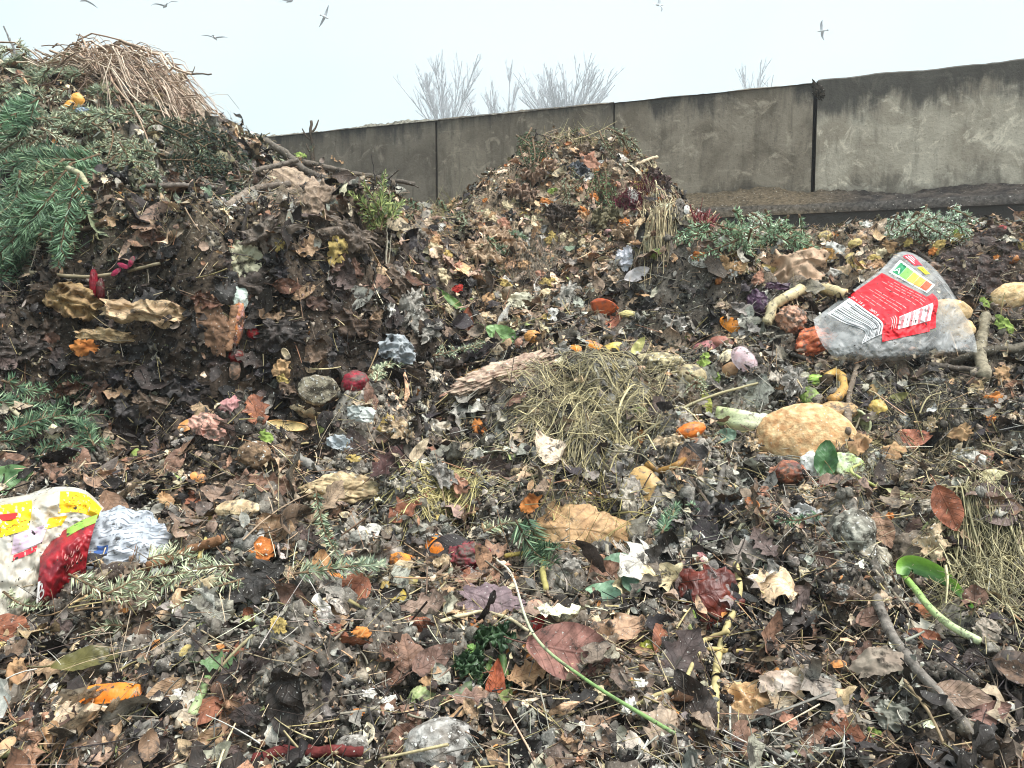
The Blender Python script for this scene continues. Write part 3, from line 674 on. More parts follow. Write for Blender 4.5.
def DRAPE(name, label, cx, cy, rx, ry, n, Lpx, cols, r=0.001, dirv=(1, 0), spread=0.4, lift=(0.0, 0.04), wave=0.012, seg=9, down=0.0, arch=0.0, curl=0.6, ph=None, kind='stuff', kp=0.6, amt=0.16):
    """stems and straws that lie over the heap and follow its shape"""
    q, a = np.sqrt(rng.random(n)), rng.random(n) * 2 * PI; P, D = hit(cx + rx * q * np.cos(a), cy + ry * q * np.sin(a)); L = Lpx * D / FPX * rng.lognormal(0, 0.4, n); st = L / seg
    ang = math.atan2(dirv[1], dirv[0]) + spread * rng.standard_normal(n); cu = curl * rng.standard_normal(n) / seg; X, Y = P[:, 0] - 0.5 * L * np.cos(ang), P[:, 1] - 0.5 * L * np.sin(ang); l0 = rng.uniform(lift[0], lift[1], n); am = wave * rng.random(n); fr_, ph_ = rng.uniform(0.4, 1.3, n), rng.uniform(0, 6, n); tl = rng.normal(0, 0.4, n); pts = []
    for k in range(seg + 1):
        z = 0.5 * H(X, Y) + 0.5 * H(X, Y, GB) + l0 * (1 + tl * (k / seg - 0.5)) + am * np.sin(ph_ + fr_ * k) + arch * math.sin(PI * k / seg) * rng.random(n); pts.append(np.column_stack([X, Y, z]))
        dx, dy = np.cos(ang), np.sin(ang)
        if down:
            nn = normal(X, Y); g = nn[:, :2] / np.maximum(np.linalg.norm(nn[:, :2], axis=1, keepdims=True), 1e-3); dx, dy = (1 - down) * dx + down * g[:, 0], (1 - down) * dy + down * g[:, 1]
        X, Y, ang = X + st * dx, Y + st * dy, ang + cu
    Q = np.stack(pts, 1); T = norm(np.gradient(Q, axis=1)); S = norm(np.cross(T, np.array([0, 0, 1.0]))); U = np.cross(S, T); rr_ = (r * rng.lognormal(0, 0.5, n))[:, None] * np.linspace(1, 0.5, seg + 1)[None]
    V = np.stack([Q + rr_[..., None] * (S * math.cos(t) + U * math.sin(t)) for t in (0, 2.1, 4.2)], 2); m = 3 * (seg + 1); F = (quads(seg + 1, 3, True)[None] + np.arange(n)[:, None, None] * m).reshape(-1, 4)
    c = np.array([rgb(*k) for k in cols])[rng.integers(0, len(cols), n)] * (1 + amt * rng.standard_normal((n, 1)))
    return done(name, label, 'straw', Part(name, Buf().add(V.reshape(-1, 3), [F], np.repeat(np.clip(c, 0.004, 1), m, 0)), M('straw')), cx, cy, rx * kp, ry * kp, float(D.mean()), ph, None, kind)
# ------------------------------------------------------------------ render, light, sky
SC.render.engine = 'CYCLES'; SC.view_settings.view_transform = 'Standard'; SC.view_settings.look = 'None'; SC.view_settings.gamma = 1.0
SC.view_settings.exposure = 1.6
SC.cycles.use_denoising = True; SC.cycles.pixel_filter_type = 'BLACKMAN_HARRIS'; SC.cycles.filter_width = 1.1
try: SC.cycles.denoiser = 'OPENIMAGEDENOISE'; SC.cycles.denoising_input_passes = 'RGB_ALBEDO_NORMAL'; SC.cycles.denoising_prefilter = 'ACCURATE'
except Exception: pass
SC.cycles.max_bounces = 6; SC.cycles.diffuse_bounces = 3; SC.cycles.glossy_bounces = 2; SC.cycles.transmission_bounces = 3; SC.cycles.transparent_max_bounces = 8; SC.cycles.volume_bounces = 3
SC.cycles.caustics_reflective = False; SC.cycles.caustics_refractive = False
SUN_EL, SUN_AZ = math.radians(64), math.radians(115)         # azimuth measured from +Y (ahead) towards +X (right)
w = bpy.data.worlds.new('World'); SC.world = w; w.use_nodes = True; nt = w.node_tree; nt.nodes.clear()
sky = N(nt, 'ShaderNodeTexSky', sky_type='NISHITA', sun_disc=False, sun_elevation=SUN_EL, sun_rotation=SUN_AZ, air_density=1.5, dust_density=4.0, ozone_density=1.5)
tc = N(nt, 'ShaderNodeTexCoord'); cl = tnoise(nt, tc.outputs['Generated'], 1.6, 3, 0.5, 0.4)
cloud = mixc(nt, ramp(nt, cl, 0.35, 0.7), (5.25, 6.75, 7.15), (6.2, 7.25, 7.5))
bg = N(nt, 'ShaderNodeBackground'); bg.inputs['Strength'].default_value = 0.051
lk(nt, mixc(nt, 0.88, sky.outputs[0], cloud), bg.inputs['Color'])
out = N(nt, 'ShaderNodeOutputWorld'); lk(nt, bg.outputs[0], out.inputs[0])
sd = bpy.data.lights.new('sun', 'SUN'); so = bpy.data.objects.new('sun', sd); COLL.objects.link(so)
sd.energy = 2.1; sd.angle = math.radians(32); sd.color = (1, 0.985, 0.96)
so.rotation_euler = (PI / 2 - SUN_EL, 0, PI - SUN_AZ); so.location = (4, -2, 12)

# ------------------------------------------------------------------ ground, heap
m_ground, nt = new_mat('yard_ground')
p = N(nt, 'ShaderNodeBsdfPrincipled'); g = N(nt, 'ShaderNodeNewGeometry'); lk(nt, mixc(nt, tnoise(nt, g.outputs['Position'], 1.5, 6), (0.03, 0.028, 0.025), (0.09, 0.08, 0.07)), p.inputs['Base Color'])
p.inputs['Roughness'].default_value = 0.8; o = N(nt, 'ShaderNodeOutputMaterial'); lk(nt, p.outputs[0], o.inputs[0])
b = Buf(); th = np.arange(64) * 2 * PI / 64
b.add(np.concatenate([[[0, 0, 0]], np.stack([1200 * np.cos(th), 1200 * np.sin(th), 0 * th], 1)]), [np.stack([0 * np.arange(64), 1 + np.arange(64), 1 + (np.arange(64) + 1) % 64], 1)])
tag(mesh_obj('ground', b, m_ground), 'dark muddy yard ground under the compost heap', kind='structure')

WD = norm(np.array([3.163, -1.13, 0])); WN = np.array([-WD[1] * -1, 0, 0]); WN = norm(np.array([WD[1], -WD[0], 0]))   # WN faces the camera
W0 = np.array([2.499, 6.5, 0.0])                                        # foot of the open joint
def wall_side(X, Y): return (X - W0[0]) * WN[0] + (Y - W0[1]) * WN[1]      # metres in front of the wall face

PAL = {
 'brown': [rgb(126, 104, 88), rgb(110, 88, 74), rgb(144, 120, 100), rgb(98, 82, 72), rgb(134, 98, 76), rgb(142, 98, 72), rgb(92, 78, 70), rgb(122, 110, 100), rgb(126, 114, 108), rgb(112, 86, 68), rgb(138, 110, 94), rgb(156, 134, 114), rgb(134, 122, 108)],
 'tan': [rgb(196, 170, 140), rgb(208, 184, 156), rgb(178, 152, 122), rgb(166, 136, 104), rgb(188, 152, 120), rgb(180, 140, 104)],
 'dark': [rgb(60, 50, 45), rgb(46, 40, 37), rgb(72, 60, 52), rgb(80, 64, 54), rgb(36, 33, 32), rgb(56, 48, 50), rgb(66, 58, 56)],
 'grey': [rgb(150, 144, 136), rgb(128, 122, 114), rgb(166, 160, 152), rgb(112, 106, 100), rgb(140, 130, 120)],
 'mound': [rgb(150, 122, 102), rgb(176, 148, 122), rgb(136, 106, 88), rgb(190, 166, 142), rgb(120, 96, 80), rgb(108, 100, 74), rgb(160, 120, 84), rgb(90, 86, 66), rgb(168, 140, 124)],
 'green': [rgb(96, 112, 88), rgb(72, 92, 72), rgb(120, 130, 98), rgb(86, 98, 80), rgb(110, 108, 80)]}
PN = ['brown', 'tan', 'dark', 'grey', 'mound', 'green']
PMEAN = np.array([np.mean(PAL[k], 0) for k in PN])
ZONES = [  # what the heap is made of, place by place: centre and reach as seen, then weights of PN
 (180, 360, 210, 85, (0.5, 0.1, 2.4, 0.04, 0, 0)), (330, 310, 120, 70, (0.4, 0.08, 1.5, 0.1, 0, 0)), (330, 250, 120, 60, (0.4, 0.14, 0.42, 0.04, 0, 0)),
 (110, 230, 170, 80, (0.25, 0.08, 0.42, 0.1, 0, 0.15)), (90, 130, 160, 70, (0.1, 0.12, 0.3, 0.08, 0.1, 0.3)), (110, 60, 150, 45, (0.1, 0.4, 0.2, 0.1, 0.1, 0.1)),
 (575, 200, 150, 80, (0.12, 0.05, 0.1, 0.03, 0.62, 0.08)), (470, 250, 90, 60, (0.2, 0.1, 0.1, 0.08, 0.42, 0.1)), (860, 240, 190, 35, (0.2, 0.1, 0.18, 0.05, 0.4, 0.07)), (990, 265, 70, 40, (0.3, 0.05, 0.6, 0.05, 0, 0)),
 (690, 290, 95, 38, (0.1, 0.0, 0.6, 0.3, 0, 0)), (920, 380, 130, 60, (0.3, 0.08, 0.5, 0.12, 0, 0)), (600, 440, 150, 70, (0.15, 0.12, 0.28, 0.45, 0, 0)), (400, 440, 110, 60, (0.25, 0.1, 0.3, 0.35, 0, 0)), (690, 510, 130, 55, (0.15, 0.05, 0.3, 0.5, 0, 0)),
 (330, 680, 120, 80, (0.25, 0.08, 0.32, 0.35, 0, 0)), (790, 640, 110, 60, (0.4, 0.05, 0.5, 0.05, 0, 0)), (970, 700, 90, 80, (0.3, 0.05, 0.6, 0.05, 0, 0)), (90, 700, 130, 90, (0.55, 0.15, 0.2, 0.1, 0, 0)), (220, 470, 140, 40, (0.55, 0.15, 0.25, 0.05, 0, 0)), (870, 560, 110, 60, (0.35, 0.12, 0.25, 0.28, 0, 0))]
DEFW = np.array([0.36, 0.15, 0.20, 0.29, 0, 0])
def weights(P):
    x, y, d = proj(P); W = np.tile(DEFW * 0.35, (len(P), 1)); T = np.full(len(P), 0.35)
    for cx, cy, rx, ry, ww in ZONES:
        k = np.exp(-(((x - cx) / rx) ** 2 + ((y - cy) / ry) ** 2) ** 1.5 * 0.8); k = np.where(d > 0.3, k, 0); W += k[:, None] * np.array(ww); T += k
    return W / W.sum(1, keepdims=True)
def pick(P, seed=0):
    """one colour per point out of the palettes in use there"""
    rg = np.random.default_rng(seed); W = weights(P); zz = 0.8 * fbm(P * 6.5, 2, 77) / 0.27 + 0.6 * rg.standard_normal(len(P)); k = ((1 / (1 + np.exp(-1.7 * zz)))[:, None] > np.cumsum(W, 1)).sum(1).clip(0, len(PN) - 1); sh = 1 / (1 + np.exp(-1.7 * (0.7 * noise(P * 8 + 40, 78) / 0.3 + 0.7 * rg.standard_normal(len(P))))); C = np.empty((len(P), 3))
    for i, nme in enumerate(PN):
        s = k == i; pal = np.array(PAL[nme]); C[s] = pal[np.minimum((sh[s] * len(pal)).astype(int), len(pal) - 1)]
    C = 0.8 * C + 0.2 * (C @ np.array([0.3, 0.6, 0.1]))[:, None] * np.array([1.02, 1.0, 0.95]); C = C * np.where((k == 2)[:, None], 0.95, np.where((k == 4)[:, None], np.array([1.75, 1.72, 1.62]), np.array([1.40, 1.42, 1.34]))); return np.clip(C * (1 + 0.20 * rg.standard_normal((len(P), 1))) * (1 + 0.03 * rg.standard_normal((len(P), 3))), 0.006, 0.9), k

ys = np.concatenate([np.linspace(-1.18, 0.44, 50), np.geomspace(0.45, 7.9, 760)]); us = np.linspace(-1, 1, 720)
Y = ys[:, None] * np.ones((1, 720)); X = us[None] * np.minimum(0.95 * np.maximum(ys, 0) + 0.75, 5.55)[:, None]
X[ys < 0.45] = us[None] * 1.2
F = quads(*X.shape); X, Y = X.ravel(), Y.ravel(); Z = rough_height(X, Y)
ed = np.clip(np.minimum(np.minimum((Y + 1.18) / 0.6, 1), (1.03 - np.abs(np.tile(us, len(ys)))) / 0.1), 0, 1); Z = Z * ed ** 0.5 - 0.05 * (1 - ed)
V = np.stack([X, Y, Z], 1); ok = (wall_side(X, Y) > -0.12)[F].all(1)
W = weights(V); W[:, 4] *= 1.5; col = W @ PMEAN * np.array([0.60, 0.62, 0.60])
g = np.clip(fbm(V * [7, 7, 7], 4, 31) * 2.2 + 0.1, 0, 1)[:, None] * (W[:, 3:4] * 1.6); col = col * (1 - g) + g * rgb(138, 132, 124)
ck, cg = cloddy(V[:, 0], V[:, 1]); cc_ = (rgb(62, 54, 48) * (1 - cg[:, None]) + rgb(146, 138, 128) * cg[:, None]) * (0.7 + 0.9 * np.clip(0.5 + fbm(V * 45, 3, 43), 0, 1))[:, None]; col = col * (1 - ck[:, None]) + cc_ * ck[:, None]
col = col * (0.75 + 0.5 * np.clip(0.5 + fbm(V * 25, 3, 41) * 1.2, 0, 1))[:, None]
m_soil = attr_mat('compost_soil', var=0.6, scale=90, rough=0.85, spec=0.2, speck=(0.42, 0.4, 0.36), speck_amt=0.14, speck_scale=170, bump=0.9, bump_scale=150)
b = Buf().add(V, [F[ok]], col)
tag(mesh_obj('compost_terrain', b, m_soil), 'dark rotting compost that the whole heap is made of', kind='structure')

# ------------------------------------------------------------------ wall
def wall_mat(name, c1, c2, dark_top, seed):
    m, nt = new_mat(name); g = N(nt, 'ShaderNodeTexCoord'); pos = g.outputs['Object']
    mp = N(nt, 'ShaderNodeMapping'); mp.inputs['Scale'].default_value = (1.0, 1.0, 0.16); mp.inputs['Location'].default_value = (seed, 0, 0); lk(nt, pos, mp.inputs[0])
    mp2 = N(nt, 'ShaderNodeMapping'); mp2.inputs['Location'].default_value = (seed * 2, 3, 0); lk(nt, pos, mp2.inputs[0])
    blot = tnoise(nt, mp2.outputs[0], 2.2, 8, 0.65, 0.6); streak = tnoise(nt, mp.outputs[0], 14, 6, 0.65); fine = tnoise(nt, mp2.outputs[0], 40, 5, 0.7)
    col = mixc(nt, ramp(nt, blot, 0.38, 0.62), c1, c2)
    col = mixc(nt, ramp(nt, streak, 0.5, 0.7, 0, 0.5), col, np.array(c1) * 0.52)
    col = mixc(nt, ramp(nt, tnoise(nt, mp2.outputs[0], 5, 8, 0.7, 1.2), 0.52, 0.66, 0, 0.8), col, np.array(c2) * 1.45)
    col = mixc(nt, ramp(nt, fine, 0.56, 0.7, 0, 0.55), col, np.array(c1) * 0.5)
    col = mixc(nt, ramp(nt, tnoise(nt, mp2.outputs[0], 9, 6, 0.75, 2.0), 0.66, 0.72, 0, 0.8), col, np.array(c1) * 0.3)
    # scrapes of the loader shovel: thin slanting pale lines
    mr = N(nt, 'ShaderNodeMapping'); mr.inputs['Rotation'].default_value = (0, math.radians(14), 0); mr.inputs['Scale'].default_value = (0.7, 1, 26); mr.inputs['Location'].default_value = (seed, 0, seed); lk(nt, pos, mr.inputs[0])
    scr = math_(nt, 'MULTIPLY', ramp(nt, tnoise(nt, mr.outputs[0], 1.5, 2, 0.4), 0.68, 0.72), ramp(nt, blot, 0.5, 0.6)); col = mixc(nt, math_(nt, 'MULTIPLY', scr, 0.5), col, np.array(c2) * 1.5)
    sp = N(nt, 'ShaderNodeSeparateXYZ'); lk(nt, pos, sp.inputs[0])
    hgt = math_(nt, 'ADD', sp.outputs[2], math_(nt, 'MULTIPLY', math_(nt, 'SUBTRACT', tnoise(nt, mp.outputs[0], 4, 6, 0.7), 0.5), 0.8))
    hgt = math_(nt, 'ADD', hgt, math_(nt, 'MULTIPLY', math_(nt, 'SUBTRACT', blot, 0.5), 0.7))
    col = mixc(nt, ramp(nt, hgt, 3.2 - dark_top - 0.12, 3.2 - dark_top + 0.12, 0, 0.85), col, (0.035, 0.034, 0.034))
    col = mixc(nt, ramp(nt, hgt, 2.42, 2.24, 0, 0.55), col, (0.06, 0.052, 0.045))
    p = N(nt, 'ShaderNodeBsdfPrincipled'); lk(nt, col, p.inputs['Base Color']); p.inputs['Roughness'].default_value = 0.85; p.inputs['Specular IOR Level'].default_value = 0.2
    bm = N(nt, 'ShaderNodeBump'); bm.inputs['Strength'].default_value = 0.5; bm.inputs['Distance'].default_value = 0.01; lk(nt, fine, bm.inputs['Height']); lk(nt, bm.outputs[0], p.inputs['Normal'])
    o = N(nt, 'ShaderNodeOutputMaterial'); lk(nt, p.outputs[0], o.inputs[0]); return m
def wall_pt(s, n, z): return W0 + WD * s + WN * n + np.array([0, 0, 1.0]) * z
def slab(b, s0, s1, n0, n1, z0, z1, top_rough=0.0, seed=0, ns=40, chip=0.012):
    """box with a worn, slightly chipped top edge; the front face is a grid"""
    rg = np.random.default_rng(seed); s = np.linspace(s0, s1, ns)
    tz = z1 + top_rough * noise(np.stack([s * 3, 0 * s + seed, 0 * s], 1), seed) + 0.4 * top_rough * noise(np.stack([s * 17, 0 * s + seed, 0 * s], 1), seed + 1)
    prof = []
    for k in range(ns):
        e = chip * (1 if 0 < k < ns - 1 else 1.6)
        prof.append([wall_pt(s[k], n1, z0), wall_pt(s[k], n1, tz[k] - e), wall_pt(s[k], n1 - e, tz[k]), wall_pt(s[k], n0 + e, tz[k]), wall_pt(s[k], n0, tz[k] - e), wall_pt(s[k], n0, z0)])
    V = np.array(prof).reshape(-1, 3); Fq = quads(ns, 6, True)
    b.add(V, [Fq, np.array([[0, 1, 2, 3, 4, 5]])[:, ::-1] if False else np.array([[5, 4, 3, 2, 1, 0]]), np.array([[0, 1, 2, 3, 4, 5]]) + (ns - 1) * 6])
    return b
wallE = bpy.data.objects.new('concrete_wall', None); COLL.objects.link(wallE); wallE.location = W0
tag(wallE, 'long stained grey concrete push wall of upright panels behind the heap', 'wall')
spans = [(-9.0, -3.45, 0.0, 0.03, ((105, 96, 85), (129, 119, 106))), (-3.425, -1.69, 0.01, 0.03, ((109, 99, 87), (139, 128, 113))), (-1.675, -0.016, 0.0, 0.05, ((121, 110, 96), (155, 143, 127))), (0.016, 1.69, 0.02, 0.24, ((166, 154, 137), (198, 187, 169))), (1.71, 4.4, 0.0, 0.24, ((140, 132, 120), (164, 156, 142)))]
for k, (s0, s1, dz, dt, (c1, c2)) in enumerate(spans):
    o = mesh_obj('panel', slab(Buf(), s0, s1, -0.22, 0.0, 0.0, 3.2 + dz, 0.014, k), wall_mat('panel_concrete', rgb(*c1), rgb(*c2), dt, 3.7 * k), W0, wallE, False)
o = mesh_obj('backing', slab(Buf(), -9.0, 4.4, -0.34, -0.225, 0.0, 3.245, 0.02, 9), wall_mat('backing_concrete', rgb(50, 48, 45), rgb(60, 57, 52), 0.2, 1.0), W0, wallE, False)
o = mesh_obj('ledge', slab(Buf(), -2.2, 4.4, 0.003, 0.36, 0.0, 2.12, 0.01, 12), wall_mat('ledge_concrete', rgb(60, 57, 56), rgb(74, 71, 68), 0.0, 5.0), W0, wallE, False)
m_bank = attr_mat('ledge_soil', var=0.6, scale=40, rough=0.9, spec=0.1, speck=(0.3, 0.28, 0.25), speck_amt=0.12, speck_scale=60, bump=0.8, bump_scale=60)
def strip(s0, s1, n0, n1, zf, ns, nn, cfun):
    s, q = np.meshgrid(np.linspace(s0, s1, ns), np.linspace(0, 1, nn)); s, q = s.ravel(), q.ravel(); n = n0 + (n1 - n0) * q
    z = zf(s, q); V = W0 + WD * s[:, None] + WN * n[:, None] + np.array([0, 0, 1.0]) * z[:, None]; return Buf().add(V, [quads(nn, ns)[:, ::-1]], cfun(s, q, V))
def bank(s, q):
    r = noise(np.stack([s * 2.2, q * 1.5, 0 * s], 1), 51) * 0.05 + noise(np.stack([s * 9, q * 4, 0 * s], 1), 52) * 0.03 + noise(np.stack([s * 30, q * 12, 0 * s], 1), 53) * 0.012
    hump = 0.10 * np.exp(-((s + 0.6) / 0.5) ** 2)
    return 2.115 + (0.15 + hump + r) * (1 - q) ** 0.8 + 0.02 * (q < 0.97) - 0.03 * (q > 0.97)
def bankc(s, q, V):
    k = np.clip(0.5 + 1.5 * noise(V * 9, 55), 0, 1)[:, None]; c = rgb(40, 37, 36) * (1 - k) + rgb(66, 60, 55) * k
    lf = np.clip(1 - (s[:, None] + 0.1) / 0.5, 0, 1); c = c * (1 - lf) + lf * rgb(84, 74, 60)
    e = np.exp(-((q - 0.93) / 0.05) ** 2)[:, None] * 0.7; return c * (1 - e) + e * rgb(74, 71, 68)
tag(mesh_obj('soil_bank', strip(-2.2, 4.4, 0.01, 0.375, bank, 500, 14, bankc), m_bank), 'dark crumbly soil lying along the ledge at the foot of the concrete wall', kind='stuff')
def capz(s, q): return 3.19 + (0.02 + 0.04 * noise(np.stack([s * 4, q, 0 * s], 1), 61) + 0.02 * np.exp(-((s + 3.9) / 0.35) ** 2) + 0.022 * noise(np.stack([s * 25, q * 5, 0 * s], 1), 62)) * np.sin(PI * q) ** 0.5 * np.clip((-1.2 - s) / 1.5, 0.25, 1)
tag(mesh_obj('moss_cap', strip(-8.9, -0.03, -0.2, 0.012, capz, 900, 9, lambda s, q, V: rgb(112, 108, 98) * (0.6 + 0.9 * np.clip(0.5 + noise(V * 40, 63), 0, 1))[:, None]), m_bank), 'pale crust of moss and soil along the top of the left wall panels', kind='stuff')

# ------------------------------------------------------------------ trees, gulls, haze
m_misted_bark = attr_mat('bark', var=0.3, scale=6, rough=0.9, bump=0.3, bump_scale=10)
def bare_tree(px, dist, top_py, lean, spread, seed, label, n0=7, ground=0.0):
    rg = np.random.default_rng(seed); tr, br = Buf(), Buf(); col = rgb(186, 186, 190)  # bark painted extra pale: part of the mist's fading is in this colour
    top = pix(px, top_py, dist); base = np.array([top[0], top[1], 0.0]); hgt = top[2]
    fork = base + np.array([0, 0, hgt * 0.70])
    tube(tr, spline([base, base + [0.1, 0, hgt * 0.2], fork], 8), np.linspace(0.40, 0.26, 8), col, 8, 0.1, seed)
    def grow(p, d, l, r, lev):
        k = 7; q = np.linspace(0, 1, k)[:, None]; cv = rg.standard_normal(3) * 0.10 * l + np.array([0, 0, 0.12 * l])
        P = p + d * l * q + cv * q * q; tube(br, P, np.linspace(r, r * 0.45, k), col, 5 if lev < 2 else 3, caps=False)
        if lev >= 3: return
        for _ in range((12, 7, 4)[lev]):
            f = rg.uniform(0.25, 0.97); i = int(f * (k - 1)); t = norm(P[min(i + 1, k - 1)] - P[max(i - 1, 0)])
            grow(P[i], norm(t + 0.36 * rg.standard_normal(3) * [1, 1, 0.5] + [0, 0, 0.15]), l * rg.uniform(0.3, 0.45) * (1 - 0.4 * f), r * (0.55 - 0.15 * f), lev + 1)
    for j in range(n0):
        a = 2 * PI * j / n0 + rg.uniform(-0.3, 0.3); k_ = math.sqrt(rg.random()); d = norm(np.array([math.cos(a) * spread * k_ + lean, math.sin(a) * spread * k_, 1.0])); grow(fork, d, hgt * 0.31 * rg.uniform(0.7, 1.04) / math.sqrt(1 + spread ** 2 * 0.5), 0.085, 0)
    thing('bare_tree', label, 'tree', [Part('trunk', tr, m_misted_bark), Part('crown', br, m_misted_bark)], group='bare winter trees beyond the wall')
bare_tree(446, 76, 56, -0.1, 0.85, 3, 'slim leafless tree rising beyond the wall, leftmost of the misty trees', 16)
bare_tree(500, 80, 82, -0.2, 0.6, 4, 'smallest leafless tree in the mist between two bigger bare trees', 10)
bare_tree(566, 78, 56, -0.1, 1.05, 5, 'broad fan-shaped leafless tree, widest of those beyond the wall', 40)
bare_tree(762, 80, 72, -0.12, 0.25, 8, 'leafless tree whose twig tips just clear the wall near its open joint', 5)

m_bird = attr_mat('plumage', var=0.1, rough=0.8, bump=0)
def gull(px, py, dist, head, bank_, up, label, span=1.15):
    b = Buf(); c0 = rgb(200, 204, 208); c1 = rgb(176, 180, 186)
    x = np.linspace(-0.24, 0.26, 12); r = np.array([0.012, 0.03, 0.05, 0.062, 0.068, 0.066, 0.058, 0.046, 0.04, 0.04, 0.028, 0.006])
    tube(b, np.stack([x, 0 * x, 0.01 * np.sin(x * 6)], 1), r, rgb(205, 206, 206), 10)
    for s in (-1, 1):
        k = 12; q = np.linspace(0, 1, k); y = s * (0.03 + q * span / 2); z = up * (np.sin(q * 2.2) * 0.2 - 0.08 * q ** 3); lead = 0.07 + 0.06 * np.sin(q * 2.4) - 0.17 * q ** 3; ch = 0.17 * (1 - q ** 2.2) + 0.012
        t = 0.012 * (1 - q) + 0.003; rows = []
        for i in range(k): rows.append([(lead[i], y[i], z[i]), (lead[i] - ch[i] * 0.35, y[i], z[i] + t[i] * 2), (lead[i] - ch[i], y[i], z[i]), (lead[i] - ch[i] * 0.35, y[i], z[i] - t[i])])
        cc = np.where((q > 0.82)[:, None], rgb(90, 94, 98), c0 * (1 - q[:, None]) + c1 * q[:, None])
        b.add(np.array(rows).reshape(-1, 3), [quads(k, 4, True)], np.repeat(cc, 4, 0))
    b.add([(-0.2, 0.02, 0.01), (-0.2, -0.02, 0.01), (-0.36, -0.07, 0.0), (-0.36, 0.07, 0.0), (-0.2, 0, -0.012), (-0.36, 0, -0.008)], [np.array([(0, 1, 2, 3), (1, 4, 5, 2), (4, 0, 3, 5)])], rgb(210, 210, 210))
    tube(b, np.array([(0.24, 0, 0.0), (0.28, 0, -0.004), (0.31, 0, -0.012)]), [0.014, 0.01, 0.003], rgb(190, 150, 70), 6)
    V = np.concatenate(b.V); a = math.radians(head); k = math.radians(bank_)
    V = V @ np.array([[1, 0, 0], [0, math.cos(k), -math.sin(k)], [0, math.sin(k), math.cos(k)]]).T; V = V @ np.array([[math.cos(a), -math.sin(a), 0], [math.sin(a), math.cos(a), 0], [0, 0, 1]]).T
    b.V = [V + pix(px, py, dist)]
    thing('gull', label, 'bird', Part('gull', b, m_bird), group='gulls circling in the mist')
gull(84, 0, 34, 150, 20, 0.6, 'gull cut by the top edge of the sky, furthest left of the birds')
gull(165, 6, 33, 130, -22, 0.8, 'gull gliding with drooping right wing over the left brown stem pile')
gull(215, 38, 36, 95, 3, 0.5, 'gull with level outstretched wings, lowest bird above the left crest')
gull(290, 1, 36, 140, -25, 0.4, 'gull half out at the top of the sky between two other birds')
gull(325, 17, 40, 60, -55, 0.5, 'steeply banking gull high above the sharp end of the left heap')
gull(659, 5, 44, 20, 65, 0.9, 'small gull turning edge-on above the middle mound')
gull(822, 31, 46, 150, 50, 0.9, 'small gull with raised wings above the open joint of the wall')

m, nt = new_mat('haze_air'); v = N(nt, 'ShaderNodeVolumePrincipled'); v.inputs['Density'].default_value = 0.0036; v.inputs['Color'].default_value = (0.985, 0.995, 1.0, 1); v.inputs['Anisotropy'].default_value = 0.2
o = N(nt, 'ShaderNodeOutputMaterial'); lk(nt, v.outputs[0], o.inputs['Volume'])
b = Buf(); hx, y0, y1, z0, z1 = 110, -12, 100, -1.0, 36.0
b.add([(x, y, z) for z in (z0, z1) for y in (y0, y1) for x in (-hx, hx)], [np.array([(0, 2, 3, 1), (4, 5, 7, 6), (0, 1, 5, 4), (2, 6, 7, 3), (0, 4, 6, 2), (1, 3, 7, 5)])])
if HAZE: tag(mesh_obj('haze', b, m, smooth=False), 'thin pale winter mist filling the air over the yard', kind='stuff')
# ------------------------------------------------------------------ bread bag with red label
fr = Frame(892, 354, 0, 3.0, 0.0); fr.d -= 0.03
bag = PxSurf(fr, [
    [(816, 321, -34), (817, 322, -30), (847, 299, -34), (881, 275, -36), (905, 256, -36), (936, 276, -34), (966, 322, -30)],
    [(814, 319, -26), (816, 318, -22), (846, 296, -24), (880, 272, -26), (905, 252, -26), (938, 272, -26), (969, 320, -24)],
    [(815, 327, -10), (834, 327, -2), (865, 309, 2), (906, 286, 2), (926, 271, -6), (948, 292, -8), (972, 328, -10)],
    [(818, 336, 2), (856, 334, 14), (882, 322, 26), (931, 301, 26), (946, 291, 14), (960, 308, 4), (974, 334, -4)],
    [(824, 347, 4), (853, 347, 16), (882, 334, 24), (930, 320, 22), (948, 314, 12), (964, 326, 4), (976, 342, -4)],
    [(833, 357, 0), (856, 359, 6), (883, 357, 10), (929, 352, 10), (949, 349, 6), (965, 350, 2), (977, 352, -4)],
    [(834, 360, -20), (858, 362, -20), (883, 362, -20), (929, 358, -20), (949, 355, -20), (965, 355, -20), (976, 356, -20)]], 1.5, 0.055, 7, 0.9, 1)
film, white, red, inkb, prnt = Buf(), Buf(), Buf(), Buf(), Buf()
bag.patch(film, -1, 5, 0, 6, rgb(236, 236, 234), -0.6, 190, 150)
bag.patch(white, 0.34, 1.0, 1.25, 4.0, rgb(236, 235, 234), 0.6, 30, 60)
bag.patch(red, 1.0, 2.0, 1.12, 4.35, rgb(214, 34, 46), 0.6, 60, 90); bag.patch(red, 2.0, 2.22, 2.75, 4.3, rgb(206, 34, 46), 0.6, 12, 50)
rb = np.random.default_rng(3); p = 0.38
while p < 0.96:                                               # the printed price bars
    wd = rb.choice([0.012, 0.02, 0.03]); bag.patch(inkb, p, p + wd, 1.35 if rb.random() < 0.6 else 1.6, 3.95, rgb(70, 70, 74), 1.3, 2, 80); p += wd + rb.choice([0.022, 0.032, 0.045])
labw = rgb(238, 170, 168)
for r_, (pa, n_) in enumerate([(1.20, 3), (1.27, 4), (1.38, 5), (1.45, 6), (1.52, 5), (1.68, 5), (1.78, 7), (1.85, 7), (1.92, 5)]):      # lines of small print
    q = 1.42 + 0.12 * (r_ % 3)
    for _ in range(n_):
        wd = rb.uniform(0.12, 0.26); bag.patch(prnt, pa, pa + 0.013, q, q + wd, labw, 1.4, 2, 8); q += wd + 0.05
        if q > 2.9: break
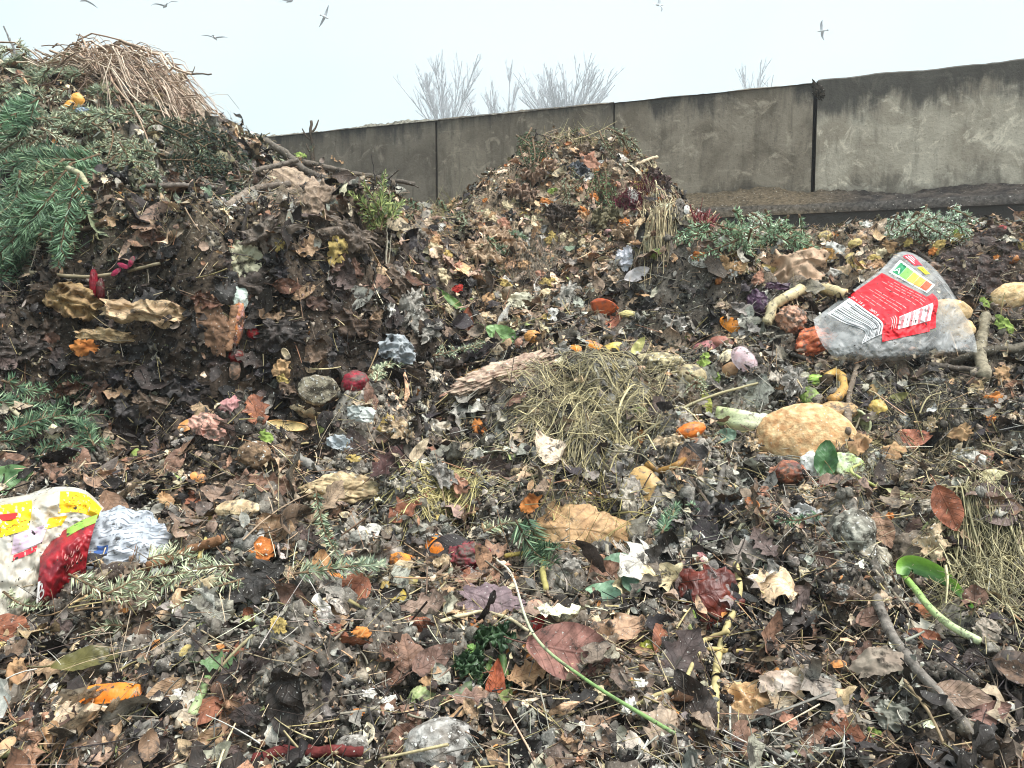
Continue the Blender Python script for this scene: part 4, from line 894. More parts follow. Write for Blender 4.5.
bag.text(prnt, '500 g', 1.045, 2.12, (0, 1), (0.42, 0), 0.21, rgb(246, 232, 230), 1.6); bag.text(prnt, '20 x 25 g', 1.045, 1.25, (0, 0.85), (0.42, 0), 0.19, rgb(246, 232, 230), 1.6); bag.text(prnt, 'e', 1.045, 2.82, (0, 1), (0.42, 0), 0.2, labw, 1.6)
panel = Buf(); bag.patch(panel, 1.34, 2.02, 3.12, 4.02, rgb(240, 234, 232), 1.3, 30); stripes = Buf()
for k in range(4): bag.patch(stripes, 1.38 + 0.165 * k, 1.43 + 0.165 * k, 3.14, 4.0, rgb(226, 128, 134), 1.9, 2, 30)
for k in range(3): bag.patch(prnt, 1.2 + 0.04 * k, 1.215 + 0.04 * k, 2.95, 3.9, labw, 1.5, 2, 30)
for k in range(10): bag.patch(stripes, 1.355 + 0.066 * k, 1.37 + 0.066 * k, 3.2, 3.9 - 0.3 * (k % 2), rgb(196, 150, 150), 1.8, 2, 30)
badge = Buf()
bag.patch(badge, 2.12, 2.62, 1.28, 2.62, rgb(238, 238, 236), 0.7, 16, 40)
for k, c in enumerate([(40, 140, 92), (134, 190, 96), (236, 200, 80), (240, 160, 70), (226, 92, 58)]): bag.patch(badge, 2.17, 2.55, 1.36 + 0.24 * k, 1.59 + 0.24 * k, rgb(*c), 1.3, 12)
bag.text(badge, 'A', 2.22, 1.37, (0, 0.9), (0.8, 0), 0.32, rgb(240, 250, 244), 2.0)
redb = Buf(); bag.patch(redb, 2.78, 3.14, 1.22, 1.72, rgb(214, 40, 62), 0.8, 16)
for k in range(3): bag.patch(redb, 2.84 + 0.09 * k, 2.88 + 0.09 * k, 1.28, 1.64 - 0.08 * k, rgb(246, 220, 222), 1.5, 2, 12)
yelb = Buf(); bag.patch(yelb, 2.80, 3.06, 1.80, 2.16, rgb(226, 206, 40), 0.8, 14); bag.patch(yelb, 2.9, 2.95, 1.86, 2.08, rgb(120, 150, 40), 1.5, 8)
done('bread_bag', 'clear crinkled bread bag with big red label lying over the twigs', 'plastic bag', [
    Part('film', film, M('clear')), Part('barcode', white, M('print'), [Part('bars', inkb, M('print'))]),
    Part('red_label', red, M('print'), [Part('lettering', prnt, M('print')), Part('nutrition_table', panel, M('print')), Part('table_rows', stripes, M('print'))]),
    Part('score_badge', badge, M('print')), Part('red_badge', redb, M('print')), Part('yellow_badge', yelb, M('print'))], 892, 310, 74, 46, fr.d, 'the red-labelled bread bag')
for k, (px, py, rx, ry, lb) in enumerate([(948, 312, 22, 14, 'tan bread slice showing through the right end of the bag'), (958, 330, 16, 13, 'smaller tan crust in the bag below another slice')]):
    f2 = Frame(892, 354, 0, 3.0, 0.0); s = f2.s; f2.P = pix(px, py, f2.d + 0.13); V, F = lump(f2, rx * s, ry * s, 7 * s, 0.1, 2, sd_(), 3)
    thing('bread_slice', lb, 'bread', Part('bread_slice', Buf().add(V, F, blend(V, rgb(206, 170, 124), rgb(226, 196, 152))), M('bread')), group='bread thrown on the heap')

# ------------------------------------------------------------------ packaging at the left edge
fr = Frame(30, 616, 0, 2.2, 0.0); fr.d -= 0.01
sack = PxSurf(fr, [
    [(-60, 502, -30), (-12, 500, -26), (24, 495, -24), (54, 487, -24), (84, 490, -24), (104, 508, -20)],
    [(-60, 520, 2), (-10, 512, 4), (26, 506, 8), (54, 500, 8), (82, 500, 4), (101, 512, -4)],
    [(-60, 540, 10), (-10, 532, 12), (24, 524, 15), (52, 516, 12), (78, 514, 6), (97, 520, -4)],
    [(-60, 566, 14), (-10, 556, 16), (20, 546, 16), (44, 536, 14), (66, 530, 8), (84, 527, 0)],
    [(-60, 592, 20), (-10, 586, 20), (14, 580, 18), (34, 570, 14), (46, 556, 8), (58, 546, 0)],
    [(-60, 624, 10), (-10, 628, 10), (8, 622, 8), (24, 606, 6), (38, 592, 4), (46, 576, 0)],
    [(-60, 640, -16), (-10, 642, -16), (8, 636, -16), (26, 618, -16), (40, 602, -14), (48, 584, -14)]], 2.8, 0.05, 3)
f, y, r, l, spk, spk2, edge = Buf(), Buf(), Buf(), Buf(), Buf(), Buf(), Buf()
u, v = np.meshgrid(np.linspace(0, 5, 80), np.linspace(0, 6, 80)); u, v = u.ravel(), v.ravel(); Pv = sack.at(u, v); cc = blend(Pv, rgb(222, 216, 204), rgb(208, 196, 176), 25, 4)
f.add(Pv, quads(80, 80), cc)
sack.patch(y, 0.3, 2.2, 0.65, 2.35, rgb(248, 206, 36), 0.5, 18); sack.patch(y, 3.2, 4.92, 0.45, 1.9, rgb(248, 196, 40), 0.5, 18); sack.patch(y, 2.9, 3.6, 2.1, 2.7, rgb(244, 190, 40), 0.5, 10)
sack.poly(r, [(1.15, 1.22), (1.75, 1.32), (1.98, 1.62), (1.0, 1.62)], rgb(224, 60, 58), 1.0)
for k in range(2): sack.patch(r, 1.28 - 0.08 * k, 1.72 + 0.08 * k, 1.36 + 0.13 * k, 1.43 + 0.13 * k, rgb(250, 226, 180), 1.3, 6, 2)
sack.patch(l, 1.7, 3.0, 2.42, 3.2, rgb(214, 190, 206), 0.6, 12); sack.patch(edge, 1.8, 2.8, 3.24, 3.42, rgb(206, 52, 66), 0.7, 8, 3)
rb = np.random.default_rng(8)
for k in range(26): a, c_ = rb.uniform(0.5, 2.0), rb.uniform(1.75, 2.2); sack.patch(spk, a, a + 0.1, c_, c_ + 0.035, rgb(190, 120, 30), 1.0, 2)
for k in range(40): a, c_ = rb.uniform(3.3, 4.7), rb.uniform(0.6, 1.7); sack.patch(spk2, a, a + 0.07, c_, c_ + 0.03, rgb(150, 90, 30), 1.0, 2)
done('plastic_wrapper', 'crumpled cream plastic wrapper with yellow and lilac print at the left edge', 'plastic bag', [Part('film', f, M('film')), Part('yellow_print', y, M('print')), Part('red_triangle', r, M('print')), Part('red_stripe', edge, M('print')), Part('lettering', spk, M('print')), Part('ingredient_print', spk2, M('print')), Part('lilac_print', l, M('print'))], 40, 545, 62, 60, fr.d, 'the yellow-printed plastic wrapper')
MARKS.append((20, 590, 'the cream end of the plastic wrapper'))
fr = Frame(64, 600, 0, 2.2, 0.0); fr.d -= 0.015
foil = PxSurf(fr, [
    [(40, 546, -16), (54, 536, -8), (68, 528, -6), (82, 520, -8), (98, 514, -14)],
    [(40, 562, 4), (54, 554, 10), (68, 545, 10), (80, 538, 6), (93, 532, 0)],
    [(38, 582, 8), (52, 576, 10), (66, 566, 4), (77, 558, 2), (88, 552, -4)],
    [(36, 604, -2), (48, 600, -2), (58, 590, -12), (74, 580, -12), (86, 570, -16)],
    [(36, 608, -16), (50, 604, -18), (62, 596, -24), (78, 588, -24), (88, 578, -26)]], 1.7, 0.07, 11)
f, t, g, sc_, ed_ = Buf(), Buf(), Buf(), Buf(), Buf(); u, v = np.meshgrid(np.linspace(0, 4, 50), np.linspace(0, 4, 50)); u, v = u.ravel(), v.ravel(); Pv = foil.at(u, v)
f.add(Pv, quads(50, 50), blend(Pv, rgb(164, 28, 38), rgb(104, 20, 30), 40, 3))
foil.patch(g, 1.9, 4.0, 0.02, 0.55, rgb(146, 186, 82), 0.6, 16); foil.text(t, 'B', 0.25, 2.9, (0.75, -0.45), (-0.35, -0.9), 1.05, rgb(244, 236, 232), 1.0); foil.patch(ed_, 0.0, 0.25, 2.0, 3.2, rgb(236, 226, 220), 0.9, 3, 10)
for k, (a, b_) in enumerate([(1.9, 1.5), (2.4, 1.55), (2.9, 1.45), (2.2, 2.1), (2.6, 2.05), (3.0, 2.0), (3.3, 1.95)]):
    th = np.linspace(0, 4.2, 9); cx, cy = a + 0.13 * np.cos(th), b_ + 0.16 * np.sin(th)
    for i in range(8): foil.poly(sc_, [(cx[i], cy[i]), (cx[i + 1], cy[i + 1]), (cx[i + 1] + 0.05, cy[i + 1] + 0.06), (cx[i] + 0.05, cy[i] + 0.06)], rgb(206, 150, 140), 0.9)
done('snack_packet', 'crushed dark red foil packet with a green flash and white letter', 'packaging', [Part('foil', f, M('foil')), Part('letter', t, M('print')), Part('script', sc_, M('print')), Part('white_edge', ed_, M('print')), Part('green_flash', g, M('print'))], 64, 568, 26, 34, fr.d, 'the crushed red packet')
# newspaper
fr = Frame(120, 556, 12, 2.4, 0.0); s = fr.s; q = sd_(); V, F, uv = sheet(fr, 82 * s, 88 * s, 60, 60, 0.11, 0.6, 0.8, 0.8, 44, 0.24, oz=0.05)
c = blend(V, rgb(206, 210, 216), rgb(176, 182, 190), 30, 4)
lines = ((np.abs(((uv[:, 1] * 0.5 + 0.5) * 22) % 1 - 0.5) < 0.22) & (noise(np.column_stack([uv[:, 0] * 30, np.floor((uv[:, 1] * 0.5 + 0.5) * 22) * 3.1, 0 * uv[:, 0]]), 5) > -0.2))
V2, F2, uv2 = sheet(fr, 82 * s, 88 * s, 60, 60, 0.11, 0.6, 0.8, 0.8, 44, 0.24, oz=0.05 + 0.0012)
ink = Buf(); Fq = F2.reshape(59, 59, 4); 
col_k = np.array([[(j % 15) not in (0, 14) and rng.random() < 0.78 and i % 3 == 1 for j in range(59)] for i in range(59)]); Q = Fq[col_k]
top, bot = V2[Q[:, :2]], V2[Q[:, 2:]]; mid = np.concatenate([top * 0.72 + bot[:, ::-1] * 0.28, bot * 0.72 + top[:, ::-1] * 0.28], 1)
ink.add(mid.reshape(-1, 3), [np.arange(len(Q) * 4).reshape(-1, 4)], rgb(136, 140, 148)); pic = Buf(); pq = Fq[26:33, 14:22].reshape(-1, 4); pic.add(V2, [pq], rgb(80, 110, 170))
done('newspaper', 'crumpled ball of grey-white newspaper with faint lines of print', 'newspaper', [Part('page', Buf().add(V, F, c), M('paper')), Part('print', ink, M('paper')), Part('picture', pic, M('paper'))], 118, 548, 34, 36, fr.d, 'the crumpled newspaper')
LEAF('brown pointed beech leaf stuck on the crumpled newspaper', 116, 538, 44, -62, 'beech', (134, 104, 82), (112, 86, 68), lift=0.10, bend=0.4)

# ------------------------------------------------------------------ bread, stumps, roots in the middle right
LUMP('bread_crust', 'big round-topped golden bread crust above the green leaf', 'bread', 806, 442, 46, 35, (196, 148, 104), (226, 194, 148), 'bread', up=0.8, rz=16, ang=-6, amp=0.07, freq=1.6, sub=5, ph='the golden bread crust', lean=1.6, group='bread thrown on the heap')
LUMP('bread_slice', 'pale crumbly slice end at the left side of the golden crust', 'bread', 772, 446, 14, 20, (226, 206, 170), (206, 178, 136), 'bread', lean=1.2, group='bread thrown on the heap')
LUMP('apple_core', 'reddish brown rotten apple piece below the golden crust', 'fruit', 788, 475, 16, 12, (176, 112, 82), (120, 66, 58), 'veg', lean=1.2)
LUMP('mould_clump', 'bright white mould clump left of the hanging green leaf', 'mould', 812, 470, 12, 16, (236, 234, 228), (214, 210, 200), 'bread', amp=0.2, lean=1.3)
LEAF('dark green blunt leaf hanging in front of the golden crust', 827, 466, 40, 86, 'round', (66, 104, 62), (84, 124, 76), 'leaf', 0.3, 0.35, 0, 1.8, wide=0.72, name='green_leaf', lift=0.05, group=None, ph='the hanging green leaf')
LUMP('lettuce_heart', 'white lettuce heart with lime rim right of the hanging leaf', 'vegetable', 848, 472, 16, 17, (226, 232, 204), (184, 206, 124), 'clean', amp=0.2, cuts=2, lean=1.2)
LEAF('russet leaf scrap tucked below the hanging green leaf', 822, 490, 30, 5, 'torn', (124, 52, 38), (96, 44, 34), 'wet', lean=0.5)
def stump(label, pts, r, c1, c2, ph=None):
    P, d = path3(pts, 0.02, 14); s = d / FPX; m = 22; b = Buf(); T = norm(P[-1] - P[0]); A = norm(np.cross(T, norm(CAM - P[0]))); Bn = np.cross(T, A); th = np.arange(m) * 2 * PI / m; V = []; C = []
    for i, p_ in enumerate(P):
        t = i / 13; rr = r * s * (1 + 0.12 * np.cos(5 * th + 0.5) + 0.05 * np.cos(9 * th)) * (1 - 0.22 * t + 0.1 * (t > 0.9)); V.append(p_ + rr[:, None] * (np.cos(th)[:, None] * A + 0.75 * np.sin(th)[:, None] * Bn)); C.append((rgb(*c1) * (1 - t) + rgb(*c2) * t)[None] * (0.88 + 0.14 * np.cos(5 * th + 0.5))[:, None])
    for k, f_ in ((13, 0.8), (12, 0.75), (9, 0.7)):          # hollow cut end
        V.append(P[k] + (V[13 if k == 13 else -1] - P[13 if k == 13 else (13 if k == 12 else 12)]) * f_); C.append(np.tile(rgb(*c2) * 0.85, (m, 1)))
    V.insert(0, P[0] + 0 * V[0]); C.insert(0, np.tile(rgb(*c1), (m, 1)))
    b.add(np.array(V).reshape(-1, 3), quads(len(V), m, True), np.array(C).reshape(-1, 3)); x, y = np.mean(np.array(pts), 0)[:2]
    return done('celery_stump', label, 'vegetable', Part('celery_stump', b, M('clean')), x, y, abs(pts[-1][0] - pts[0][0]) * 0.5, r * 1.1, d, ph)
stump('pale green-white celery stump with ribbed side and cut end', [(716, 424), (740, 426), (766, 430)], 13, (206, 216, 150), (230, 232, 204), 'the celery stump')
LEAF('small crinkled grey-green leaf below the celery stump', 725, 441, 24, 20, 'round', (124, 146, 124), (98, 122, 104), 'leaf', 0.6, 0.6, name='green_leaf', group=None)
LEAF('upright yellow-green pointed leaf left of the celery stump', 706, 405, 26, 100, 'long', (186, 190, 90), (160, 160, 70), 'leaf', 0.2, 0.3, name='green_leaf', group=None, wide=1.6, lean=1.4)
LUMP('carrot_piece', 'orange carrot end left of the celery stump', 'vegetable', 690, 433, 15, 8, (230, 128, 44), (206, 104, 40), 'clean', ang=20, amp=0.08)
LUMP('potato', 'smooth pale tan potato right of the hay tuft', 'vegetable', 689, 379, 16, 12, (182, 166, 128), (164, 146, 112), 'veg', amp=0.06, ph='the pale potato', lift=None) if False else LUMP('potato', 'smooth pale tan potato right of the hay tuft', 'vegetable', 689, 379, 16, 12, (182, 166, 128), (164, 146, 112), 'veg', amp=0.06, ph='the pale potato')
LUMP('root_piece', 'mouldy cream root lying left of the pale potato', 'vegetable', 656, 368, 26, 12, (200, 184, 142), (128, 118, 102), 'mould', ang=-12, amp=0.2)
PEEL('onion_petal', 'pink and white onion petal standing up beside a tan curl', 'vegetable', 745, 362, 34, 22, (206, 170, 172), (196, 120, 120), -52, 1.2, 1.4, 2, 1.6, c2=(222, 200, 204))
PEEL('orange_peel', 'bright orange flame-shaped peel on the dark peat', 'peel', 733, 328, 32, 15, (240, 146, 40), (226, 140, 60), -38, 1.2, 1.3, 2.4, 1.4, ph='the flame-shaped orange peel', group='orange peels')
PEEL('onion_skin', 'flat pink onion skin left of the standing petal', 'vegetable', 706, 349, 26, 12, (190, 122, 122), (160, 100, 100), 8, 0.6, 0.8, 1.6)
PEEL('onion_skin', 'brown-pink curled onion skin just above the standing petal', 'vegetable', 722, 344, 26, 14, (166, 108, 92), (190, 140, 120), -20, 1.4, 1.6, 1.6)
PEEL('onion_skin', 'tan ring of onion skin left of the standing petal', 'vegetable', 732, 372, 26, 16, (170, 130, 92), (150, 112, 80), -60, 2.4, 1.2, 1.8)
LUMP('squash_flesh', 'salmon-orange rotting squash flesh below the cream rind', 'vegetable', 806, 346, 26, 15, (222, 128, 84), (176, 84, 52), 'veg', amp=0.22, ridge=0.25, ang=14, lean=1.2, cuts=2)
LUMP('squash_flesh', 'paler pinkish squash lump next to the cream rind', 'vegetable', 790, 322, 14, 14, (216, 160, 130), (150, 116, 96), 'veg', amp=0.25, ridge=0.2)
STICK('melon_rind', 'arched cream melon rind left of the bread bag', 'peel', [(768, 330), (776, 312), (792, 300), (815, 297), (843, 303)], 5, 6, (212, 196, 156), (206, 184, 138), 'clean', lift=0.035, ph='the cream melon rind', wob=0.3)
SHEET('paper_bag', 'crumpled beige paper bag above the purple cabbage leaf', 'paper', 782, 278, 88, 46, (206, 178, 152), (184, 152, 126), 'paper', 6, 0.13, 0.8, 0.5, 0.5, lean=1.2, ph='the beige paper bag')
SHEET('tissue', 'white crumpled tissue between beige bag and bread bag', 'paper', 826, 280, 52, 16, (214, 208, 200), (190, 184, 176), 'paper', -22, 0.12, 0.8, lean=1.2)
SHEET('orange_leaf_heap', None, 'peel', 826, 262, 40, 14, (214, 160, 84), (190, 140, 80), 'veg', -10, 0.16) if False else SHEET('squash_skin', 'yellow-orange squash skin behind the beige paper bag', 'peel', 826, 262, 44, 14, (214, 160, 84), (190, 140, 80), 'veg', -10, 0.16)
SHEET('cabbage_leaf', 'dark purple cabbage leaf below the beige paper bag', 'vegetable', 760, 306, 20, 30, (62, 36, 58), (84, 52, 78), 'wet', 30, 0.12, lean=1.2)
SHEET('cabbage_leaf', 'thin purple cabbage strip crossing the beige paper bag', 'vegetable', 778, 290, 28, 9, (84, 50, 70), (64, 40, 58), 'wet', -14, 0.12, lean=1.2)
LUMP('bread_roll', 'tan bread roll at the right edge above a leaning stub', 'bread', 1012, 302, 21, 15, (210, 172, 124), (232, 202, 158), 'bread', amp=0.1, ph='the bread roll', group='bread thrown on the heap')
LUMP('pepper_piece', 'bright lime pepper piece above the golden crust', 'vegetable', 813, 383, 10, 7, (170, 200, 92), (134, 168, 70), 'clean', lean=1)
LUMP('pepper_piece', 'olive green pepper piece just below the lime one', 'vegetable', 810, 402, 10, 13, (128, 146, 70), (94, 116, 58), 'clean', lean=1)
STICK('peel_ring', 'yellow-tan open ring of peel above the golden crust', 'peel', [(824, 384), (836, 380), (843, 392), (838, 404), (828, 408)], 4, 5, (208, 170, 96), (180, 134, 72), 'clean', lift=0.03, n=20)
LUMP('potato', 'knobbly tan potato half hidden behind the golden crust', 'vegetable', 830, 417, 26, 12, (196, 162, 112), (164, 130, 92), 'veg', ang=10, amp=0.14)
BOWL('onion_half', 'hollow green-white onion half right of the golden crust', 'vegetable', 852, 428, 17, (206, 206, 160), (172, 174, 128), 0, ph='the hollow onion half')
LUMP('pear_core', 'yellow-tan pear core end right of the hollow onion half', 'fruit', 876, 413, 10, 11, (206, 182, 96), (176, 140, 80), 'clean', cuts=3)
LUMP('pear_core', 'small tan bulb standing above the pear core', 'fruit', 874, 395, 7, 9, (190, 160, 106), (160, 124, 80), 'clean')
LEAF('olive yellow pointed leaf right of the pear core', 894, 402, 26, 22, 'long', (134, 130, 66), (104, 100, 56), 'leaf', 0.4, 0.5, wide=1.7, name='green_leaf', group=None)
LEAF('bright salmon-brown arched leaf right of the golden crust', 908, 443, 42, 8, 'beech', (176, 116, 92), (150, 90, 68), bend=0.6)
LEAF('large russet leaf with folded point left of the hay bank', 955, 517, 54, -58, 'beech', (150, 88, 62), (126, 76, 56), bend=0.5, cup=0.6, ph='the big russet leaf', lift=0.03)
LEAF('small flat pale yellow leaf above the big russet leaf', 991, 481, 28, 8, 'beech', (206, 196, 148), (188, 176, 130), 'leaf', 0.2, 0.2)
LEAF('slim pale green-yellow leaf left of the big russet leaf', 903, 501, 34, -42, 'long', (186, 182, 130), (160, 156, 104), 'leaf', 0.2, 0.3, wide=1.2)
LEAF('speckled brown oval leaf right of the mouldy twin lumps', 883, 538, 40, -74, 'beech', (158, 126, 102), (134, 104, 84), bend=0.3, lift=0.03)
LUMP('mouldy_fruit', 'upper of two furry grey-white mouldy lumps in the lower right', 'fruit', 852, 534, 19, 22, (168, 164, 152), (128, 122, 112), 'mould', amp=0.16, ph='the mouldy twin lumps')
LUMP('mouldy_fruit', 'lower of two furry grey-white mouldy lumps in the lower right', 'fruit', 868, 562, 17, 16, (184, 176, 158), (140, 130, 116), 'mould', amp=0.2)
LUMP('mouldy_fruit', 'small elongated grey lump left below the mouldy pair', 'fruit', 843, 571, 6, 10, (160, 156, 148), (132, 126, 118), 'mould')
SHEET('paper_scrap', 'white ash-dusted paper scrap left of the mouldy pair', 'paper', 808, 523, 36, 20, (200, 198, 194), (150, 146, 140), 'paper', -30, 0.14, 0.9, lean=0.9)
SHEET('bark_piece', 'grey rolled bark right of the speckled oval leaf', 'bark', 918, 556, 44, 40, (140, 124, 108), (112, 100, 88), 'wood', 0, 0.06, 0.5, 0.9, 0.2)
# leek
P, d = path3([(906, 590), (918, 606), (934, 626), (956, 642), (980, 657)], 0.035, 24); s = d / FPX; stem, blade = Buf(), Buf(); t = np.linspace(0, 1, 24)[:, None]
tube(stem, P, np.linspace(3.6, 3.7, 24) * s, rgb(132, 178, 70) * (1 - t) + rgb(206, 216, 168) * t, 12, 0.1, 3)
P2, _ = path3([(905, 594), (912, 584), (930, 587), (952, 602), (976, 630)], 0.045, 30); T = norm(np.gradient(P2, axis=0)); Sd = norm(np.cross(T, norm(CAM - P2[10])) + 0.2 * T); wv = (np.sin(np.linspace(0.6, 2.95, 30)) * 10 * s)[:, None]; Nn = norm(np.cross(Sd, T)); rows = np.stack([P2 - Sd * wv, P2 - Sd * wv * 0.5 - Nn * wv * 0.12, P2 - Nn * wv * 0.35, P2 + Sd * wv * 0.5 - Nn * wv * 0.12, P2 + Sd * wv], 1)
cc = np.stack([rgb(150, 196, 78), rgb(128, 180, 64), rgb(102, 152, 56), rgb(66, 110, 46), rgb(52, 92, 40)]); blade.add(rows.reshape(-1, 3), quads(30, 5), np.tile(cc, (30, 1)))
done('leek', 'bent bright green leek top with pale stem and folded blade', 'vegetable', [Part('stem', stem, M('clean')), Part('blade', blade, M('leaf'))], 938, 620, 40, 30, d, 'the bent leek top')
LEAF('white papery leaf scrap beside the bent leek top', 912, 636, 40, 12, 'torn', (222, 214, 198), (200, 190, 172), 'paper', 0.3, 0.3)
LEAF('warm tan curled leaf under the bent leek top', 922, 622, 44, -40, 'beech', (196, 132, 92), (166, 108, 78), bend=0.6)
SHEET('driftwood_chip', 'splintered pale wood chip right of the bent leek top', 'wood', 988, 638, 26, 22, (178, 164, 148), (140, 128, 116), 'wood', 50, 0.12, 0.9)
SHEET('felt_scrap', 'grey-beige folded felt scrap over the mouldy branch', 'cloth', 884, 678, 52, 28, (168, 154, 138), (146, 130, 116), 'paper', 4, 0.08, 0.5, 0.7, 0.6, lift=0.05, lean=0.7, ph='the grey-beige felt scrap')
SHEET('grey_leaf_scrap', 'pale torn grey leaf below the grey-beige felt scrap', 'leaf', 895, 722, 34, 28, (176, 174, 162), (140, 138, 126), 'paper', -40, 0.14, 0.8)
for px, py, L, a, kd, c1, c2, lb in [(872, 622, 36, 30, 'beech', (138, 106, 90), (116, 90, 78), 'rounded brown leaf curled above the grey-beige felt scrap'), (862, 668, 46, 75, 'oak', (122, 92, 78), (100, 76, 66), 'tall dark oak leaf left of the grey-beige felt scrap'), (985, 718, 44, 20, 'beech', (146, 108, 94), (120, 92, 84), 'brown leaf pair end at lower right below the leek'), (960, 700, 50, -20, 'beech', (128, 106, 92), (150, 124, 104), 'mottled flat leaf in the dark lower right corner soil'), (790, 698, 60, 70, 'torn', (150, 140, 122), (176, 146, 112), 'big mottled grey-tan leaf standing near the bottom right centre')]:
    LEAF(lb, px, py, L, a, kd, c1, c2)

# ------------------------------------------------------------------ hay, stems, clods
MARKS += [(690, 284, 'the dark peat bank'), (704, 492, 'the grey mound under the carrot'), (298, 692, 'the white-dotted dark mound'), (246, 548, 'the grey-brown mound')]
DRAPE('hay_tuft', 'big tousled tuft of yellow-grey dry hay in the middle of the heap', 596, 416, 70, 42, 700, 78, [(190, 176, 134), (166, 154, 118), (136, 128, 104), (208, 194, 150), (116, 108, 90)], 0.0012, (1, 0.25), 1.0, (0.0, 0.06), 0.018, curl=0.7, ph='the hay tuft', kp=0.25)
DRAPE('hay_bank', 'bank of grey-green dry hay at the right edge', 995, 565, 36, 72, 1000, 80, [(176, 164, 124), (140, 132, 102), (190, 178, 138), (112, 106, 84)], 0.0010, (-0.4, -1), 0.7, (0.0, 0.05), 0.014, down=0.3, curl=0.9, ph='the hay bank')
DRAPE('hay_wisp', 'thin wisp of yellow hay above the orange flesh pieces', 440, 498, 42, 22, 240, 44, [(214, 200, 140), (190, 176, 120)], 0.0009, (1, 0.3), 0.9, (0.0, 0.035), 0.012, curl=0.9, ph='the yellow hay wisp')
HAY('hay_wisp', 'loose straws spread over the tan crumpled leaf', 590, 520, 52, 34, 110, 50, [(186, 172, 112), (160, 146, 96), (146, 136, 104)], 0.0010, (0.2, 0, 0.4), 0.9, 0.2, 0.3, 0.01, None, 0.05, kp=0.1)
DRAPE('straw_mat', 'scattered grey-green straw below the slanting pinkish slab', 520, 470, 70, 32, 360, 44, [(166, 158, 126), (136, 130, 108), (196, 184, 140)], 0.0008, (1, 0.2), 1.0, (0.0, 0.03), 0.01, curl=1.0, kp=0.1)
DRAPE('straw_mat', 'thin dark straw matted below the bread bag', 930, 410, 84, 36, 380, 50, [(124, 114, 94), (90, 84, 72), (166, 154, 118), (64, 58, 52)], 0.0010, (1, 0.1), 0.9, (0.0, 0.03), 0.01, curl=0.9, kp=0.1)
DRAPE('straw_mat', 'scattered brown straw in the lower right below the hanging leaf', 900, 480, 84, 36, 320, 46, [(146, 132, 106), (116, 104, 84), (176, 162, 122)], 0.0009, (1, 0.1), 0.9, (0.0, 0.03), 0.01, curl=0.9, kp=0.1)
DRAPE('hay_tuft', 'tan straw hanging down the right flank of the middle mound', 664, 212, 20, 34, 300, 26, [(206, 190, 152), (186, 168, 132), (160, 144, 112)], 0.0022, (0.3, -1), 0.3, (0.0, 0.06), 0.02, down=0.5, curl=0.5, ph='the hanging tan straw')
HAY('hay_tuft', 'pale green-yellow grass on the saddle left of the middle mound', 440, 205, 20, 22, 240, 26, [(170, 162, 112), (146, 142, 96), (186, 178, 134)], 0.0014, (0.1, 0, 0.5), 0.6, 0.4, 0.4, 0.0, 'the saddle grass', 0.04)
HAY('dried_heather', 'dry grey heather tuft at the foot of the middle mound', 532, 272, 24, 22, 330, 32, [(128, 120, 108), (108, 100, 92), (146, 138, 124)], 0.0012, (0.1, 0, 0.9), 0.35, 0.1, 0.6, 0.0, 'the grey heather tuft', 0.02, 3)
HAY('meadow_straw', 'yellowish straw on top of the middle mound', 585, 143, 42, 10, 160, 26, [(190, 178, 134), (160, 148, 108)], 0.0016, (0.5, 0, 0.1), 0.8, 0.2, 0.3, 0.0, None, 0.05, kp=0.1)
DRAPE('stem_pile', 'pile of long brown dry stems arching over the left crest', 128, 82, 60, 17, 380, 92, [(190, 168, 148), (158, 136, 118), (208, 190, 168), (130, 110, 96), (170, 144, 122)], 0.0030, (1, -0.2), 0.36, (0.01, 0.14), 0.035, 12, arch=0.03, curl=0.6, ph='the pile of brown stems')
DRAPE('stem_pile', 'lower end of the brown stems drooping to the right', 184, 108, 20, 20, 130, 62, [(190, 168, 148), (158, 136, 118), (208, 190, 168)], 0.0028, (0.9, -0.5), 0.3, (0.01, 0.09), 0.02, 10, down=0.25, curl=0.5)
DRAPE('twig_tangle', 'tangle of fine grey twigs on the far left crest', 50, 64, 44, 10, 70, 60, [(140, 136, 128), (108, 104, 98), (160, 152, 142)], 0.0020, (1, 0), 0.8, (0.02, 0.08), 0.04, 10, arch=0.04, curl=0.8, kp=0.1)
LUMP('mouldy_loaf', 'rounded grey loaf with white mould at the bottom edge', 'bread', 443, 752, 38, 27, (130, 122, 114), (176, 172, 166), 'mould', amp=0.08, freq=2.4, ph='the grey mouldy loaf', lean=0.9, rz=20)
LUMP('mouldy_loaf', 'smaller grey mouldy lump left of the rounded loaf', 'bread', 355, 752, 20, 13, (120, 112, 106), (156, 150, 142), 'mould', amp=0.1)
LUMP('bark_slab', 'long pinkish-tan ridged slab slanting left of the hay tuft', 'bark', 505, 378, 58, 15, (196, 174, 152), (146, 118, 104), 'wood', rz=9, ang=38, amp=0.2, freq=2.6, ridge=0.4, sub=5, lean=0.8, ph='the slanting pinkish slab')
LUMP('cabbage_stump', 'tan fibrous split stump in the left centre', 'vegetable', 342, 495, 38, 17, (198, 178, 140), (146, 124, 96), 'wood', rz=14, ang=14, amp=0.18, ridge=0.25, sub=5, ph='the split tan stump')
LUMP('root_ball', 'brown fibrous root ball above the split tan stump', 'root', 254, 457, 16, 14, (150, 124, 98), (112, 92, 76), 'mould', ph='the fibrous root ball')
LUMP('stone', 'smooth grey-tan stone beside the crimson ball', 'stone', 318, 391, 20, 15, (156, 148, 128), (134, 124, 108), 'mould', amp=0.12, cuts=2, ph='the grey-tan stone')
LUMP('red_cabbage', 'crimson round cabbage ball beside the grey-tan stone', 'vegetable', 358, 388, 14, 13, (166, 42, 58), (116, 30, 44), 'veg', amp=0.08, ph='the crimson ball')
